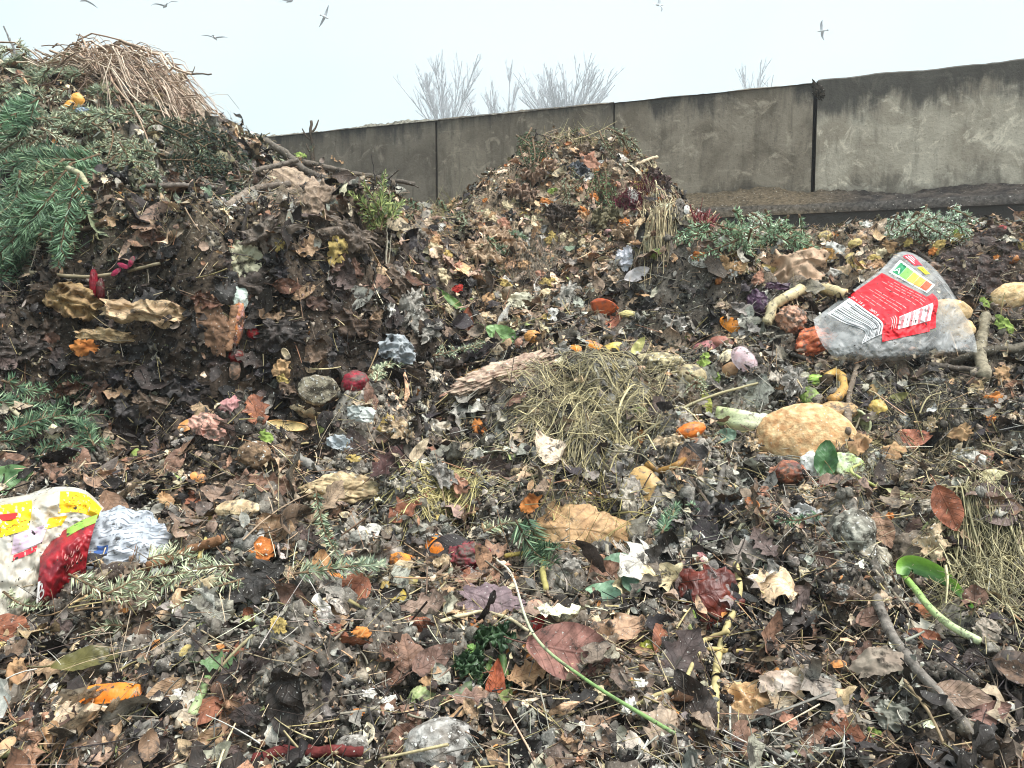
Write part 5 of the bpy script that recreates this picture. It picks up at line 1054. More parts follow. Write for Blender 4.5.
LUMP('root_piece', 'cream root end with orange spot above the grey-brown mound', 'vegetable', 240, 513, 22, 10, (216, 196, 158), (190, 160, 124), 'veg', amp=0.12)
LUMP('potato', 'brown dented potato under the silvery fir sprigs', 'vegetable', 147, 640, 17, 15, (126, 96, 74), (92, 72, 60), 'veg', amp=0.12)
LUMP('beetroot_mash', 'deep crimson mash beside the white straw', 'vegetable', 470, 562, 21, 15, (110, 34, 44), (150, 70, 72), 'veg', amp=0.25, ridge=0.25, ph='the crimson mash')
LUMP('lichen_clump', 'yellow-green lichen clump right of the purple-brown leaf', 'lichen', 652, 652, 18, 8, (164, 164, 72), (112, 110, 54), 'bread', amp=0.3, ridge=0.4, ang=20, sub=5, freq=3)
LUMP('carrot_piece', 'dark orange squash chunk lodged beside the dark peat bank', 'vegetable', 603, 311, 19, 10, (190, 88, 34), (150, 64, 30), 'clean', cuts=3)
LUMP('brussels_sprout', 'pale green sprout above the grey mouldy loaf', 'vegetable', 423, 703, 14, 13, (168, 176, 124), (128, 146, 92), 'clean', amp=0.1, ridge=0.15, ph='the pale green sprout')
LUMP('broccoli_floret', 'bright green floret among the dark greens', 'vegetable', 473, 655, 9, 8, (140, 172, 96), (110, 146, 76), 'clean', amp=0.3, ridge=0.4, ph='the bright green floret')
STICK('broccoli_stalk', 'curved green stem below the bright floret', 'vegetable', [(486, 663), (484, 677), (478, 688)], 5, 5, (134, 160, 90), (112, 138, 76), 'clean', n=14)
STICK('broccoli_stalk', 'upright green stem right of the bright floret', 'vegetable', [(502, 660), (504, 680), (506, 702)], 4.5, 5, (92, 122, 72), (146, 168, 96), 'clean', n=14)
STICK('broccoli_stalk', 'dark short green stem right of the pale sprout', 'vegetable', [(446, 716), (458, 706), (470, 698)], 6, 6, (104, 118, 78), (88, 104, 70), 'clean', n=14)
for px, py, L, W, a in [(492, 644, 40, 24, 20), (466, 672, 30, 26, -30), (494, 690, 26, 30, 60)]: SHEET('kale_leaf', None, 'vegetable', px, py, L, W, (48, 72, 50), (74, 98, 66), 'leaf', a, 0.25, 1.0, ragged=0.5, group='dark greens', freq=1.6)

# ------------------------------------------------------------------ leaves, paper and peels with a look of their own
SHEET('tan_leaf_bundle', 'big bulging tan leaf like crumpled paper left of the pale green leaves', 'leaf', 580, 540, 92, 60, (196, 160, 118), (168, 130, 92), 'dryleaf', -8, 0.07, 0.5, 0.9, 0.9, lift=0.06, lean=1.2, ph='the bulging tan leaf')
LEAF('upper of two pale jade leaves in the lower centre', 618, 576, 42, 8, 'round', (142, 170, 140), (122, 152, 124), 'leaf', 0.35, 0.3, wide=0.95, lift=0.035, name='green_leaf', group=None, lean=1.2, ph='the pale jade leaves')
LEAF('lower folded one of two pale jade leaves', 612, 604, 44, -10, 'round', (150, 180, 148), (126, 158, 128), 'leaf', 0.7, 0.4, wide=0.7, lift=0.03, name='green_leaf', group=None, lean=1.1)
LEAF('dark jade leaf half under the pale jade pair', 634, 592, 30, -60, 'beech', (98, 124, 100), (84, 108, 88), 'leaf', name='green_leaf', group=None)
SHEET('wet_leaf', 'glossy dark red-brown wet leaf right of the pale jade leaves', 'leaf', 706, 600, 62, 60, (116, 50, 36), (72, 30, 24), 'wet', 20, 0.10, 0.6, 0.6, 0.6, lean=1.1, ph='the glossy wet leaf')
LEAF('big purple-brown leaf beside the long green blade', 572, 660, 84, -14, 'round', (146, 104, 92), (120, 82, 74), 'dryleaf', 0.4, 0.3, lift=0.035, ph='the purple-brown leaf', lean=1.1, wide=0.85)
LEAF('crumpled tan scrap left below the purple-brown leaf', 530, 676, 44, 20, 'torn', (190, 150, 112), (164, 124, 92), lift=0.02)
SHEET('purple_leaf', 'dusty purple-grey leaf under the pale straw', 'leaf', 495, 612, 80, 44, (134, 114, 116), (112, 94, 98), 'dryleaf', -28, 0.06, 0.5, 0.4, 0.4, lean=1.1, ph='the dusty purple leaf')
LEAF('brown oak leaf between yellow pod and purple leaf', 428, 613, 56, 16, 'oak', (150, 126, 110), (126, 104, 92), lift=0.03, lean=1.1)
LEAF('upright rust-red rolled leaf below the bright floret', 493, 694, 56, 84, 'beech', (160, 84, 52), (130, 66, 44), cup=0.9, wide=0.8, lift=0.04, lean=1.6)
LEAF('pale brown jagged leaf left of the rust-red rolled leaf', 468, 706, 44, 10, 'oak', (150, 120, 102), (128, 100, 88))
LEAF('arched brown leaf forming a dark hollow left of the greens', 432, 668, 54, 40, 'beech', (128, 100, 88), (104, 80, 70), bend=1.0, cup=0.7, lift=0.03)
SHEET('mouldy_crust', 'broken tan crust with white mould near the bottom centre', 'bread', 745, 716, 96, 44, (206, 172, 128), (172, 136, 102), 'bread', 4, 0.12, 0.9, 0.3, 0.4, ragged=0.5, lean=0.9, ph='the broken tan crust')
SHEET('mouldy_crust', 'pinkish-white flat crust right of the broken tan one', 'bread', 784, 690, 46, 24, (206, 190, 176), (180, 156, 138), 'bread', -8, 0.08, 0.6)
LEAF('tan-grey oval leaf above the bottom end of the green blade', 590, 736, 44, 34, 'beech', (176, 150, 126), (150, 128, 110))
LEAF('dark brown big flat leaf between yellow stalk and lichen', 678, 664, 74, 60, 'torn', (84, 70, 66), (66, 56, 54), lean=1)
LEAF('long olive leaf above the orange peel at the lower left', 92, 668, 66, 24, 'long', (110, 102, 52), (84, 80, 46), 'leaf', -0.4, 0.5, wide=1.5, lift=0.03, name='dead_leaf', ph='the olive leaf')
PEEL('orange_peel', 'long bright orange peel at the lower left', 'peel', 116, 705, 62, 24, (222, 134, 44), (210, 150, 84), 8, 0.7, 1.7, 3, 1.0, point=0.25, ph='the long orange peel', c2=(220, 116, 24), group='orange peels', lift=0.03)
LEAF('white angular eggshell-like scrap right of the orange peel', 187, 704, 26, 30, 'torn', (214, 208, 196), (190, 184, 172), 'paper', 0.2, 0.3, name='paper_scrap', cat='paper', group=None)
STICK('leek_stalk', 'bent pale green stem right of the long orange peel', 'vegetable', [(194, 722), (204, 700), (212, 682)], 5, 4, (176, 190, 140), (120, 150, 92), 'clean', n=18)
LEAF('green blunt leaf above the bent pale stem', 222, 668, 36, 10, 'torn', (112, 142, 92), (88, 116, 76), 'leaf', name='green_leaf', group=None)
LUMP('lettuce_heart', 'pale lettuce lump at right end of the silvery fir sprigs', 'vegetable', 249, 630, 11, 14, (178, 182, 130), (150, 156, 104), 'clean', amp=0.2, ridge=0.2)
LEAF('fresh green cabbage leaf at the left edge above the wrapper', 12, 487, 46, 20, 'round', (112, 146, 92), (86, 120, 76), 'leaf', 0.4, 0.4, lift=0.04, name='green_leaf', group=None, wide=0.9, lean=1.3)
LEAF('bright green oval leaf above the slanting pinkish slab', 504, 340, 38, -28, 'round', (122, 158, 92), (142, 176, 112), 'leaf', 0.3, 0.4, wide=0.7, lift=0.03, name='green_leaf', group=None, lean=1.4, ph='the bright green oval leaf')
LEAF('narrow green leaf left of the bright green oval leaf', 452, 304, 34, -36, 'long', (118, 150, 80), (90, 120, 64), 'leaf', 0.3, 0.4, wide=1.1, name='green_leaf', group=None)
LEAF('rust brown hanging leaf left of the bright green oval leaf', 466, 327, 36, 84, 'beech', (146, 84, 58), (112, 66, 48), wide=0.8)
SHEET('cauliflower_leaf', 'whitish torn leaf on the slope below the heather tuft', 'vegetable', 522, 307, 46, 18, (210, 206, 184), (186, 180, 156), 'paper', -14, 0.1, 0.6)
SHEET('paper_carton', 'white folded paper carton below the middle mound', 'paper', 630, 262, 24, 26, (234, 232, 236), (214, 212, 220), 'paper', -20, 0.12, 0.9, lean=1.2, ph='the white carton')
LEAF('white flat peel just below the white carton', 640, 276, 28, 14, 'beech', (226, 216, 214), (206, 196, 194), 'paper', name='paper_scrap', cat='paper', group=None)
SHEET('brown_paper', 'large beige-brown folded leaf under the thick branch', 'leaf', 290, 190, 62, 40, (172, 150, 126), (144, 122, 104), 'dryleaf', -30, 0.05, 0.7, 0.6, 0.8, lift=0.06, lean=1.2, ph='the beige-brown folded leaf')
SHEET('brown_paper', 'second beige leaf hanging below the folded one', 'leaf', 312, 205, 28, 46, (160, 138, 118), (136, 116, 98), 'dryleaf', -20, 0.10, 0.6, 0.7, 0.5, lift=0.05, lean=1.2)
SHEET('brown_paper', 'small grey-beige leaf right of the hanging beige one', 'leaf', 333, 202, 28, 24, (156, 138, 120), (132, 114, 100), 'dryleaf', 30, 0.08, lean=1.2)
SHEET('withered_leaf', 'long withered tan leaf draped over the dark left face', 'leaf', 152, 316, 82, 26, (200, 174, 138), (160, 132, 102), 'dryleaf', -10, 0.13, 0.9, 0.3, 0.7, lift=0.06, lean=1.1, ph='the long withered tan leaf')
SHEET('withered_leaf', 'curled ochre leaf at the left end of the long withered one', 'leaf', 76, 303, 48, 34, (170, 142, 98), (134, 108, 78), 'dryleaf', -30, 0.16, 1.0, 0.5, 0.8, lift=0.05, lean=1.1)
SHEET('withered_leaf', 'narrow tan leaf strip below the long withered one', 'leaf', 112, 338, 58, 13, (186, 158, 118), (150, 124, 94), 'dryleaf', -4, 0.10, 0.7, lift=0.05, lean=1.1)
SHEET('bark_piece', 'upright brown bark piece beside the mouldy sausage', 'bark', 212, 325, 30, 56, (134, 104, 82), (104, 80, 64), 'wood', 12, 0.08, 0.6, 0.6, 0.4, lean=1.2)
LUMP('mouldy_sausage', 'mouldy pink and orange sausage upright on the left heap', 'food', 236, 325, 7, 24, (196, 156, 160), (190, 120, 60), 'mould', rz=7, ang=-6, amp=0.08, lean=1.6, sub=4, ph='the mouldy sausage')
LUMP('mould_clump', 'white-green fuzzy mould on top of the sausage', 'mould', 238, 300, 9, 14, (214, 222, 212), (186, 200, 188), 'bread', amp=0.2, lean=1.6)
LUMP('tomato', 'small dark red tomato below the mouldy sausage', 'fruit', 236, 357, 8, 7, (122, 34, 32), (92, 28, 28), 'clean')
LUMP('rose_hips', 'bright red berry right of the mouldy sausage', 'fruit', 253, 334, 6, 6, (176, 34, 42), (140, 26, 34), 'clean')
SHEET('cauliflower_leaf', 'pale cream leaf above the mouldy sausage', 'vegetable', 244, 266, 34, 44, (200, 196, 168), (164, 160, 134), 'paper', 20, 0.12, 0.8, lean=1.2)
SHEET('salmon_skin', 'pink fleshy scrap above the root ball', 'food', 214, 430, 38, 24, (206, 160, 142), (180, 128, 112), 'veg', -30, 0.12, 0.7, lean=1.1, ph='the pink fleshy scrap')
PEEL('orange_peel', 'dull orange petal left of the pink fleshy scrap', 'peel', 187, 432, 22, 13, (196, 132, 70), (170, 110, 60), 60, 1.0, 1.2, 1.6, 1.1, group='orange peels')
PEEL('orange_peel', 'smiling strip of orange peel below the grey-tan stone', 'peel', 290, 427, 46, 11, (226, 148, 56), (230, 200, 140), -6, 1.6, 0.8, 2, 1.3, flip=True, ph='the smiling orange peel', group='orange peels')
SHEET('grey_cloth', 'silver-grey folded cloth right of the crimson ball', 'cloth', 393, 354, 34, 28, (180, 184, 186), (146, 150, 154), 'paper', -10, 0.16, 1.0, 0.5, 0.7, lift=0.045, lean=1.2, ph='the silver-grey cloth')
SHEET('plastic_scrap', 'white plastic scrap hanging over a hollow in the left centre', 'plastic', 345, 447, 28, 16, (214, 220, 222), (186, 192, 196), 'film', -20, 0.14, 0.9, lean=1.1)
SHEET('plastic_scrap', 'translucent pale plastic on an ash-pale mound', 'plastic', 362, 420, 30, 16, (204, 208, 202), (180, 184, 180), 'film', -10, 0.14, 0.9, lean=1.1, lift=0.05)
LEAF('dark maroon leaf standing in the left centre', 390, 470, 46, 60, 'torn', (76, 48, 44), (58, 38, 36), lean=1.3, lift=0.03)
LEAF('pale long leaf right of the dark maroon leaf', 414, 457, 38, 54, 'long', (196, 178, 150), (170, 150, 124), wide=1.2, lift=0.03)
LEAF('round tan leaf like a coin right of the orange fungus', 319, 575, 40, 84, 'round', (198, 154, 108), (176, 130, 88), 'dryleaf', 0.2, 0.3, lift=0.03, lean=1.5, wide=0.7)
LUMP('orange_fungus', 'fuzzy orange fungus patch on the grey-brown mound', 'mould', 260, 553, 13, 12, (206, 130, 74), (176, 104, 58), 'mould', rz=3, amp=0.4, lean=1.1, ph='the orange fungus', up=3.0)
LUMP('orange_flesh', 'chunk of torn orange flesh left of the folded peel', 'fruit', 404, 566, 13, 12, (236, 152, 62), (216, 128, 52), 'veg', amp=0.25, cuts=3, ph='the torn orange flesh', up=0.8)
PEEL('orange_peel', 'deep orange folded peel above the crimson mash', 'peel', 436, 549, 26, 22, (232, 128, 30), (238, 158, 60), -50, 1.4, 1.6, 2.2, 1.3, group='orange peels')
LUMP('yellow_pod', 'yellow-green pod just below the torn orange flesh', 'vegetable', 411, 587, 13, 7, (176, 160, 92), (146, 132, 80), 'clean', ang=-15)
PEEL('lemon_peel', 'yellow and orange wedge of peel left of the oak leaf', 'peel', 397, 606, 26, 17, (216, 188, 84), (220, 150, 60), 65, 1.0, 1.4, 2.2, 1.2)
PEEL('orange_peel', 'small orange flap by the green needles in the left centre', 'peel', 330, 584, 22, 9, (214, 130, 50), (200, 130, 70), 8, 0.9, 0.9, 1.6, group='orange peels')
PEEL('orange_peel', 'left one of two orange bits above the hay tuft', 'peel', 574, 353, 16, 10, (236, 140, 36), (220, 140, 60), 0, 1.0, 1.2, 2, 1.1, group='orange peels')
PEEL('orange_peel', 'right longer one of two orange bits above the hay tuft', 'peel', 592, 350, 24, 10, (238, 146, 40), (220, 140, 60), -22, 1.0, 1.2, 2, 1.1, group='orange peels')
PEEL('lemon_peel', 'yellow curved rind right of the orange bits', 'peel', 611, 352, 28, 13, (226, 194, 100), (214, 188, 120), 24, 1.0, 1.2, 2, 1.1)
LEAF('pale yellow-green pod standing above the hay tuft', 637, 350, 26, 58, 'long', (206, 200, 132), (186, 178, 106), 'leaf', wide=1.8, cup=0.7, name='seed_pod', cat='vegetable', group=None, lean=1.4)
LUMP('potato_peel', 'yellow-cream slip below the squash chunk', 'peel', 628, 316, 9, 4, (216, 198, 132), None, 'clean', ang=-10)
LEAF('salmon brown leaf under the squash chunk', 615, 324, 26, 40, 'torn', (190, 122, 96), (164, 98, 76), lean=1.2)
PEEL('tan_peel', 'tan oblong peel below the hay tuft', 'peel', 648, 490, 42, 26, (190, 152, 96), (170, 130, 84), -56, 0.7, 1.2, 2, 1.4, lift=0.03, point=0.35, ph='the tan oblong peel')
STICK('banana_peel', 'brown-yellow curl right of the tan oblong peel', 'peel', [(650, 472), (662, 480), (676, 473), (684, 466)], 4, 3, (172, 128, 62), (150, 108, 56), 'clean', n=18, lift=0.03)
LUMP('apricot_half', 'small orange-tan lump left of the bright green oval leaf stem', 'fruit', 533, 339, 8, 7, (220, 160, 90), (196, 136, 76), 'clean')
LEAF('thin tan slipper-shaped leaf left of the slanting slab', 474, 380, 28, 30, 'long', (186, 148, 92), (150, 116, 76), cup=0.9, wide=1.4, lift=0.03)
LEAF('black wrinkled leaf left of the slanting slab', 487, 356, 26, 50, 'torn', (44, 40, 42), (60, 56, 58), 'wet', lift=0.03)

# dark wet slabs of matted leaves jutting from the left face
for x, y, L, W, a, c1 in [(60, 296, 56, 30, 6, (98, 80, 66)), (250, 286, 58, 34, 8, (84, 72, 64)), (390, 286, 44, 28, -20, (122, 102, 86)), (20, 352, 46, 28, 10, (70, 60, 54)), (110, 366, 50, 26, -8, (90, 74, 62)), (285, 335, 48, 30, 0, (74, 66, 62)), (352, 326, 46, 28, -14, (104, 84, 70)), (270, 238, 50, 32, 14, (126, 112, 100)), (350, 240, 54, 28, -10, (120, 104, 90)), (160, 405, 48, 24, -10, (114, 94, 78))]:
    SHEET('leaf_mat', spot(x, y, 'dark wet slab of matted leaves'), 'leaf', x, y, L, W, c1, tuple(int(v * 0.6) for v in c1), 'dryleaf', a, 0.10, 0.8, 0.3, 0.8, ragged=0.6, lean=0.3, lift=0.03, group='slabs of matted leaves', freq=1.1, f=40); KEEP[-1] = (x, y, L * 0.15, W * 0.15, KEEP[-1][4])
rs_ = np.random.default_rng(58)
for _ in range(70):
    x, y = rs_.uniform(0, 430), rs_.uniform(200, 415); c1 = [(96, 82, 72), (74, 62, 56), (120, 98, 80), (64, 56, 54), (88, 82, 80), (150, 122, 96), (104, 70, 54), (58, 52, 54)][int(rs_.integers(0, 8))]; kd = ['torn', 'beech', 'torn', 'oak'][int(rs_.integers(0, 4))]
    if any(((x - k[0]) / max(k[2], 8)) ** 2 + ((y - k[1]) / max(k[3], 8)) ** 2 < 1 for k in KEEP): continue
    LEAF(spot(x, y, f"wet {colour_word(rgb(*c1))} {SHAPE[kd]} leaf"), x, y, rs_.uniform(18, 40), rs_.uniform(0, 360), kd, c1, tuple(int(v * 0.7) for v in c1), bend=rs_.uniform(-0.9, 1.2), cup=rs_.uniform(-0.8, 0.9), twist=rs_.uniform(-1, 1), lean=rs_.uniform(0.2, 1.2), crumple=rs_.uniform(0.1, 0.26), lift=rs_.uniform(0.01, 0.05), rollx=rs_.uniform(-50, 50)); KEEP[-1] = (x, y, 5, 4, KEEP[-1][4])
# mud on the wall beside the open joint
for px, py, rx, rz, lb in [(810, 94, 0.045, 0.06, 'dark dirt lodged in the top of the open joint')]:
    V, F = ico(4); q = sd_(); V = V * (1 + 1.0 * fbm(V * 2.0 + q, 4, q))[:, None]; t = (px - 808) / 112; P0 = W0 + WD * ((px - 808) * 0.0088) + np.array([0, 0, 3.2 if 'moss' in lb else 3.13 if 'dirt' in lb else 3.07]) + WN * 0.004
    Wv = P0 + V[:, 0:1] * rx * WD + V[:, 1:2] * 0.006 * WN + V[:, 2:3] * rz * np.array([0, 0, 1.0]) - V[:, 0:1] * 0.03 * np.array([0, 0, 1.0]); thing('mud_smear' if 'mud' in lb or 'dirt' in lb else 'moss_tuft', lb, 'mud' if 'm' in lb[:6] or 'dirt' in lb else 'moss', Part('mud_smear' if 'mud' in lb or 'dirt' in lb else 'moss_tuft', Buf().add(Wv, F, blend(V, rgb(44, 40, 37), rgb(66, 60, 52), 3, q)), m_bank))
# ------------------------------------------------------------------ sticks and straws
STICK('branch', 'thick broken grey branch leaning over the left heap', 'branch', [(256, 137), (282, 158), (305, 171), (326, 186)], 4.4, 3.6, (112, 104, 94), (88, 80, 72), lift=[[0.0], [0.03], [0.03], [0.02]] and 0.03, ph='the thick broken branch')
STICK('branch', 'long slim branch running right from the thick one', 'branch', [(300, 168), (345, 172), (380, 178), (415, 184)], 3.2, 2, (104, 94, 84), (92, 84, 76), lift=0.03, side=[(0.75, 12, 10, 1.2), (0.9, 14, -6, 1.2)])
STICK('branch', 'pale bare branch below the thick broken one', 'branch', [(228, 215), (256, 197), (290, 184)], 4, 3.4, (140, 126, 112), (118, 106, 96), lift=0.03)
STICK('branch', 'second pale bare branch crossing to the left', 'branch', [(246, 178), (275, 166), (298, 160)], 3, 2.4, (120, 110, 100), None, lift=0.03)
def upright(name, label, px, py, dx, h, r, c, tw=()):
    fr = Frame(px, py); s = fr.s; b = Buf(); P = spline([fr.P - 0.03 * UP, fr.P + s * (0.4 * dx * RT + 0.5 * h * UP), fr.P + s * (dx * RT + h * UP)], 12) + rng.normal(0, 0.5 * s, (12, 3)); tube(b, P, np.linspace(r * s, r * s * 0.5, 12), rgb(*c), 7, 0.2, 3)
    for f_, ax, ay in tw: p0 = P[int(f_ * 11)]; tube(b, spline([p0, p0 + s * (0.6 * ax * RT + 0.4 * ay * UP), p0 + s * (ax * RT + ay * UP)], 7), np.linspace(r * s * 0.55, r * s * 0.25, 7), rgb(*c), 5)
    thing(name, label, 'twig', Part(name, b, M('wood')), 'upright twigs')
upright('twig', 'dark upright twig with side shoots standing on the thick branch', 313, 168, -2, 46, 2.6, (84, 72, 60), [(0.5, 26, -4), (0.6, -10, 12), (0.75, 8, 14), (0.35, -6, 10)])
upright('twig', 'thin upright stalk on top of the middle mound', 568, 146, 0, 16, 1.4, (178, 160, 130), [(0.7, 3, 4)])
upright('twig', 'dark short twig on the left shoulder of the middle mound', 538, 150, -1, 20, 1.2, (60, 54, 50), [(0.7, 12, -4)])
upright('twig', 'slim dark twig rising from the saddle before the wall', 375, 190, -5, 34, 0.9, (70, 64, 60), [(0.4, 12, 8)])
upright('twig', 'pair of pale stalks in the saddle beside the peat', 384, 262, 0, 36, 1.3, (196, 186, 166), [(0.0, 4, 34)])
upright('twig', 'slim grey twig sticking up at the far left crest', 20, 72, -16, 42, 1.4, (130, 128, 126), [(0.5, -4, 12), (0.6, 8, 8)])
upright('twig', 'crooked pale twig above the brown stem pile', 100, 62, 22, 12, 1.4, (160, 150, 140), [(0.8, -8, -2)])
upright('twig', 'forked brown stalk at the right end of the stem pile', 180, 74, 30, -2, 1.5, (130, 116, 104), [(0.5, 4, 8)])
for pts, r0, r1, c1, lb, mt in [
    ([(28, 485), (60, 442), (96, 396)], 1.8, 1.2, (104, 98, 88), 'slim grey stick leaning above the yellow-printed wrapper', 'wood'),
    ([(36, 277), (100, 279), (166, 266)], 2.0, 1.5, (164, 150, 122), 'long tan stalk lying across the left heap above the withered leaf', 'straw'),
    ([(248, 205), (236, 252), (222, 300)], 1.8, 1.4, (70, 64, 60), 'dark slim stick leaning above the mouldy sausage', 'wood'),
    ([(232, 308), (229, 330), (226, 352)], 4.2, 3.8, (150, 114, 88), 'short brown tube stem left of the mouldy sausage', 'wood'),
    ([(848, 440), (847, 405), (858, 372), (868, 345)], 3.2, 2.4, (120, 106, 92), 'crooked twig rising in front of the bread bag', 'wood'),
    ([(862, 366), (880, 358), (915, 352), (968, 338)], 3.4, 2.4, (96, 84, 72), 'long twig lying along the foot of the bread bag', 'wood'),
    ([(784, 358), (806, 366), (832, 374)], 2.6, 2.2, (78, 72, 66), 'dark bent twig below the squash flesh', 'wood'),
    ([(914, 254), (934, 270), (948, 286), (956, 304)], 2.4, 2.8, (72, 64, 58), 'dark curved twig behind the right end of the bread bag', 'wood'),
    ([(983, 384), (981, 352), (984, 322)], 6.2, 5.4, (142, 132, 112), 'broken pale stub standing right of the bread bag', 'wood'),
    ([(1030, 352), (990, 356), (952, 366)], 5, 4, (104, 96, 84), 'grey branch lying behind the broken pale stub', 'wood'),
    ([(930, 372), (960, 376), (1000, 380)], 3.6, 3, (84, 76, 68), 'dark stick lying below the bread bag', 'wood'),
    ([(872, 604), (896, 652), (934, 694), (976, 752)], 5.6, 4.4, (124, 116, 108), 'long mouldy grey branch slanting through the lower right', 'wood'),
    ([(960, 726), (990, 752), (1015, 770)], 4.5, 4, (150, 140, 124), 'pale split stalk at the bottom right corner', 'wood'),
    ([(910, 690), (932, 722), (948, 768)], 1.8, 1.4, (160, 138, 108), 'thin tan straw beside the long mouldy branch', 'straw'),
    ([(256, 768), (310, 761), (364, 761)], 6, 5, (100, 46, 44), 'dark red-brown stick along the bottom edge', 'wood'),
    ([(296, 464), (322, 482), (350, 490)], 5, 4.4, (128, 124, 118), 'grey stick above the split tan stump', 'wood'),
    ([(148, 576), (186, 562), (226, 545)], 5.5, 5, (138, 100, 72), 'reddish splintered lath left of the grey-brown mound', 'wood'),
    ([(205, 566), (214, 540), (213, 520)], 2.3, 2.1, (198, 178, 112), 'bent yellow straw standing by the reddish lath', 'straw'),
    ([(440, 633), (474, 623), (506, 627), (530, 640)], 2.1, 1.6, (206, 192, 158), 'pale curved straw over the dusty purple leaf', 'straw'),
    ([(736, 560), (732, 600), (716, 660), (709, 742)], 3.4, 4.0, (184, 168, 118), 'yellow dry stalk standing left of the broken crust', 'straw'),
    ([(728, 640), (702, 648), (690, 660)], 2.5, 2, (190, 170, 120), 'short yellow cross stalk by the tall yellow one', 'straw'),
    ([(692, 660), (676, 694), (650, 708), (622, 722)], 2.3, 1.8, (180, 166, 118), 'bent straw below the yellow-green lichen', 'straw'),
    ([(700, 657), (740, 659), (770, 655)], 2.2, 2, (190, 166, 106), 'horizontal straw right of the yellow-green lichen', 'straw'),
    ([(688, 484), (704, 506), (720, 530)], 2.2, 1.8, (96, 84, 74), 'dark twig leaning on the grey mound', 'wood'),
    ([(718, 470), (715, 500), (712, 520)], 3, 2.5, (104, 98, 92), 'short grey peg in the grey mound', 'wood'),
    ([(-6, 770), (26, 762), (56, 756)], 3.2, 2.6, (120, 130, 84), 'green stalk at the bottom left corner', 'clean'),
    ([(657, 157), (646, 163), (634, 168)], 1.8, 1.5, (196, 176, 148), 'pale stick jutting from the right of the middle mound', 'wood'),
    ([(512, 288), (522, 276), (534, 271)], 2.4, 1.8, (136, 122, 108), 'bent grey stick below the heather tuft', 'wood'),
    ([(800, 478), (764, 468), (740, 472)], 2.6, 2.2, (60, 56, 54), 'black charred twig left of the hanging green leaf', 'wood'),
    ([(60, 740), (100, 728), (130, 716)], 2.2, 1.8, (186, 166, 124), 'pale straw under the long orange peel', 'straw'),
    ([(80, 590), (74, 570), (70, 545)], 1.4, 1.2, (190, 160, 110), 'thin tan straw standing on the red packet', 'straw'),
    ([(880, 498), (850, 480), (862, 470)], 1.6, 1.4, (176, 180, 112), 'thin green straw by the lettuce heart', 'straw'),
    ([(640, 440), (700, 400), (760, 386)], 1.5, 1.2, (160, 150, 116), 'long thin straw passing below the pale potato', 'straw'),
    ([(500, 560), (548, 552), (566, 548)], 2.3, 2, (194, 172, 96), 'yellow straw above the dark hollow left of the bulging leaf', 'straw'),
    ([(544, 560), (546, 580), (545, 600)], 3, 2.8, (170, 158, 96), 'upright yellow stem in the hollow beside the bulging leaf', 'straw'),
    ([(600, 500), (604, 530), (606, 565)], 2.2, 2, (150, 142, 126), 'grey stalk lying over the bulging tan leaf', 'straw'),
    ([(870, 580), (900, 620), (912, 650)], 1.6, 1.4, (150, 138, 120), 'thin grey twig above the grey-beige felt scrap', 'wood'),
    ([(440, 740), (420, 705), (400, 670)], 2, 1.6, (96, 88, 82), 'grey twig rising beside the pale sprout', 'wood'),
    ([(0, 410), (16, 420), (24, 426)], 2.4, 2, (190, 180, 150), 'short pale stick at the left edge', 'straw'),
    ([(150, 188), (190, 192), (240, 180)], 1.6, 1.2, (96, 84, 72), 'thin brown twig across the dark evergreen on the left', 'wood'),
    ([(140, 190), (200, 192), (215, 194)], 2.6, 2.2, (120, 110, 102), 'grey stick below the dark evergreen', 'wood'),
    ([(110, 225), (90, 232), (60, 240)], 2.2, 2.8, (110, 92, 78), 'brown stick below the whole carrot', 'wood')]:
    STICK({'wood': 'twig', 'straw': 'straw', 'clean': 'stalk'}[mt], lb, {'wood': 'twig', 'straw': 'straw', 'clean': 'stalk'}[mt], pts, r0, r1, c1, None, mt, n=30, lift=0.022, wob=0.3 if mt == 'wood' else 0.12)
P, d = path3([(497, 560), (512, 606), (540, 655), (590, 716), (664, 772)], 0.065, 50); s = d / FPX; t = np.clip(np.linspace(-0.6, 1.6, 50), 0, 1)[:, None]; b = Buf(); tube(b, P, np.linspace(1.2, 1.7, 50) * s, rgb(222, 212, 190) * (1 - t) + rgb(134, 164, 100) * t, 8, 0.08, 2)
for k in range(0, 50, 8): x, y, dd = proj(P[k]); keep(float(x), float(y), 6, None, float(dd))
thing('grass_blade', 'long green blade fading to white running to the bottom edge', 'stalk', Part('grass_blade', b, M('clean'))); MARKS.append((590, 716, 'the long green blade'))
STICK('bean_pod', 'bent pale bean stalk right of the whole carrot', 'vegetable', [(68, 168), (82, 176), (90, 196), (92, 216)], 2.6, 3.2, (176, 172, 136), (160, 150, 116), 'clean', lift=0.05, n=24)
LUMP('carrot', 'whole orange carrot end among the left fir branches', 'vegetable', 79, 196, 6, 13, (216, 108, 56), (196, 90, 46), 'clean', rz=6, ang=28, amp=0.06, lean=1.4, ph='the whole carrot', up=1.6)
PEEL('orange_peel', 'left cup of the squeezed orange on the left crest', 'peel', 72, 113, 18, 11, (226, 158, 68), (216, 140, 60), 48, 1.4, 1.4, 2.2, 1.4, ph='the squeezed orange on the crest', group='orange peels', lift=0.05)
PEEL('orange_peel', 'right cup of the squeezed orange on the left crest', 'peel', 81, 108, 14, 12, (230, 164, 76), (222, 150, 70), -50, 1.4, 1.4, 2.2, 1.4, group='orange peels', lift=0.06)
SHEET('plastic_scrap', 'small blue-grey plastic bit below the squeezed orange', 'plastic', 86, 117, 12, 6, (140, 162, 190), None, 'film', 10, 0.1, lift=0.05)
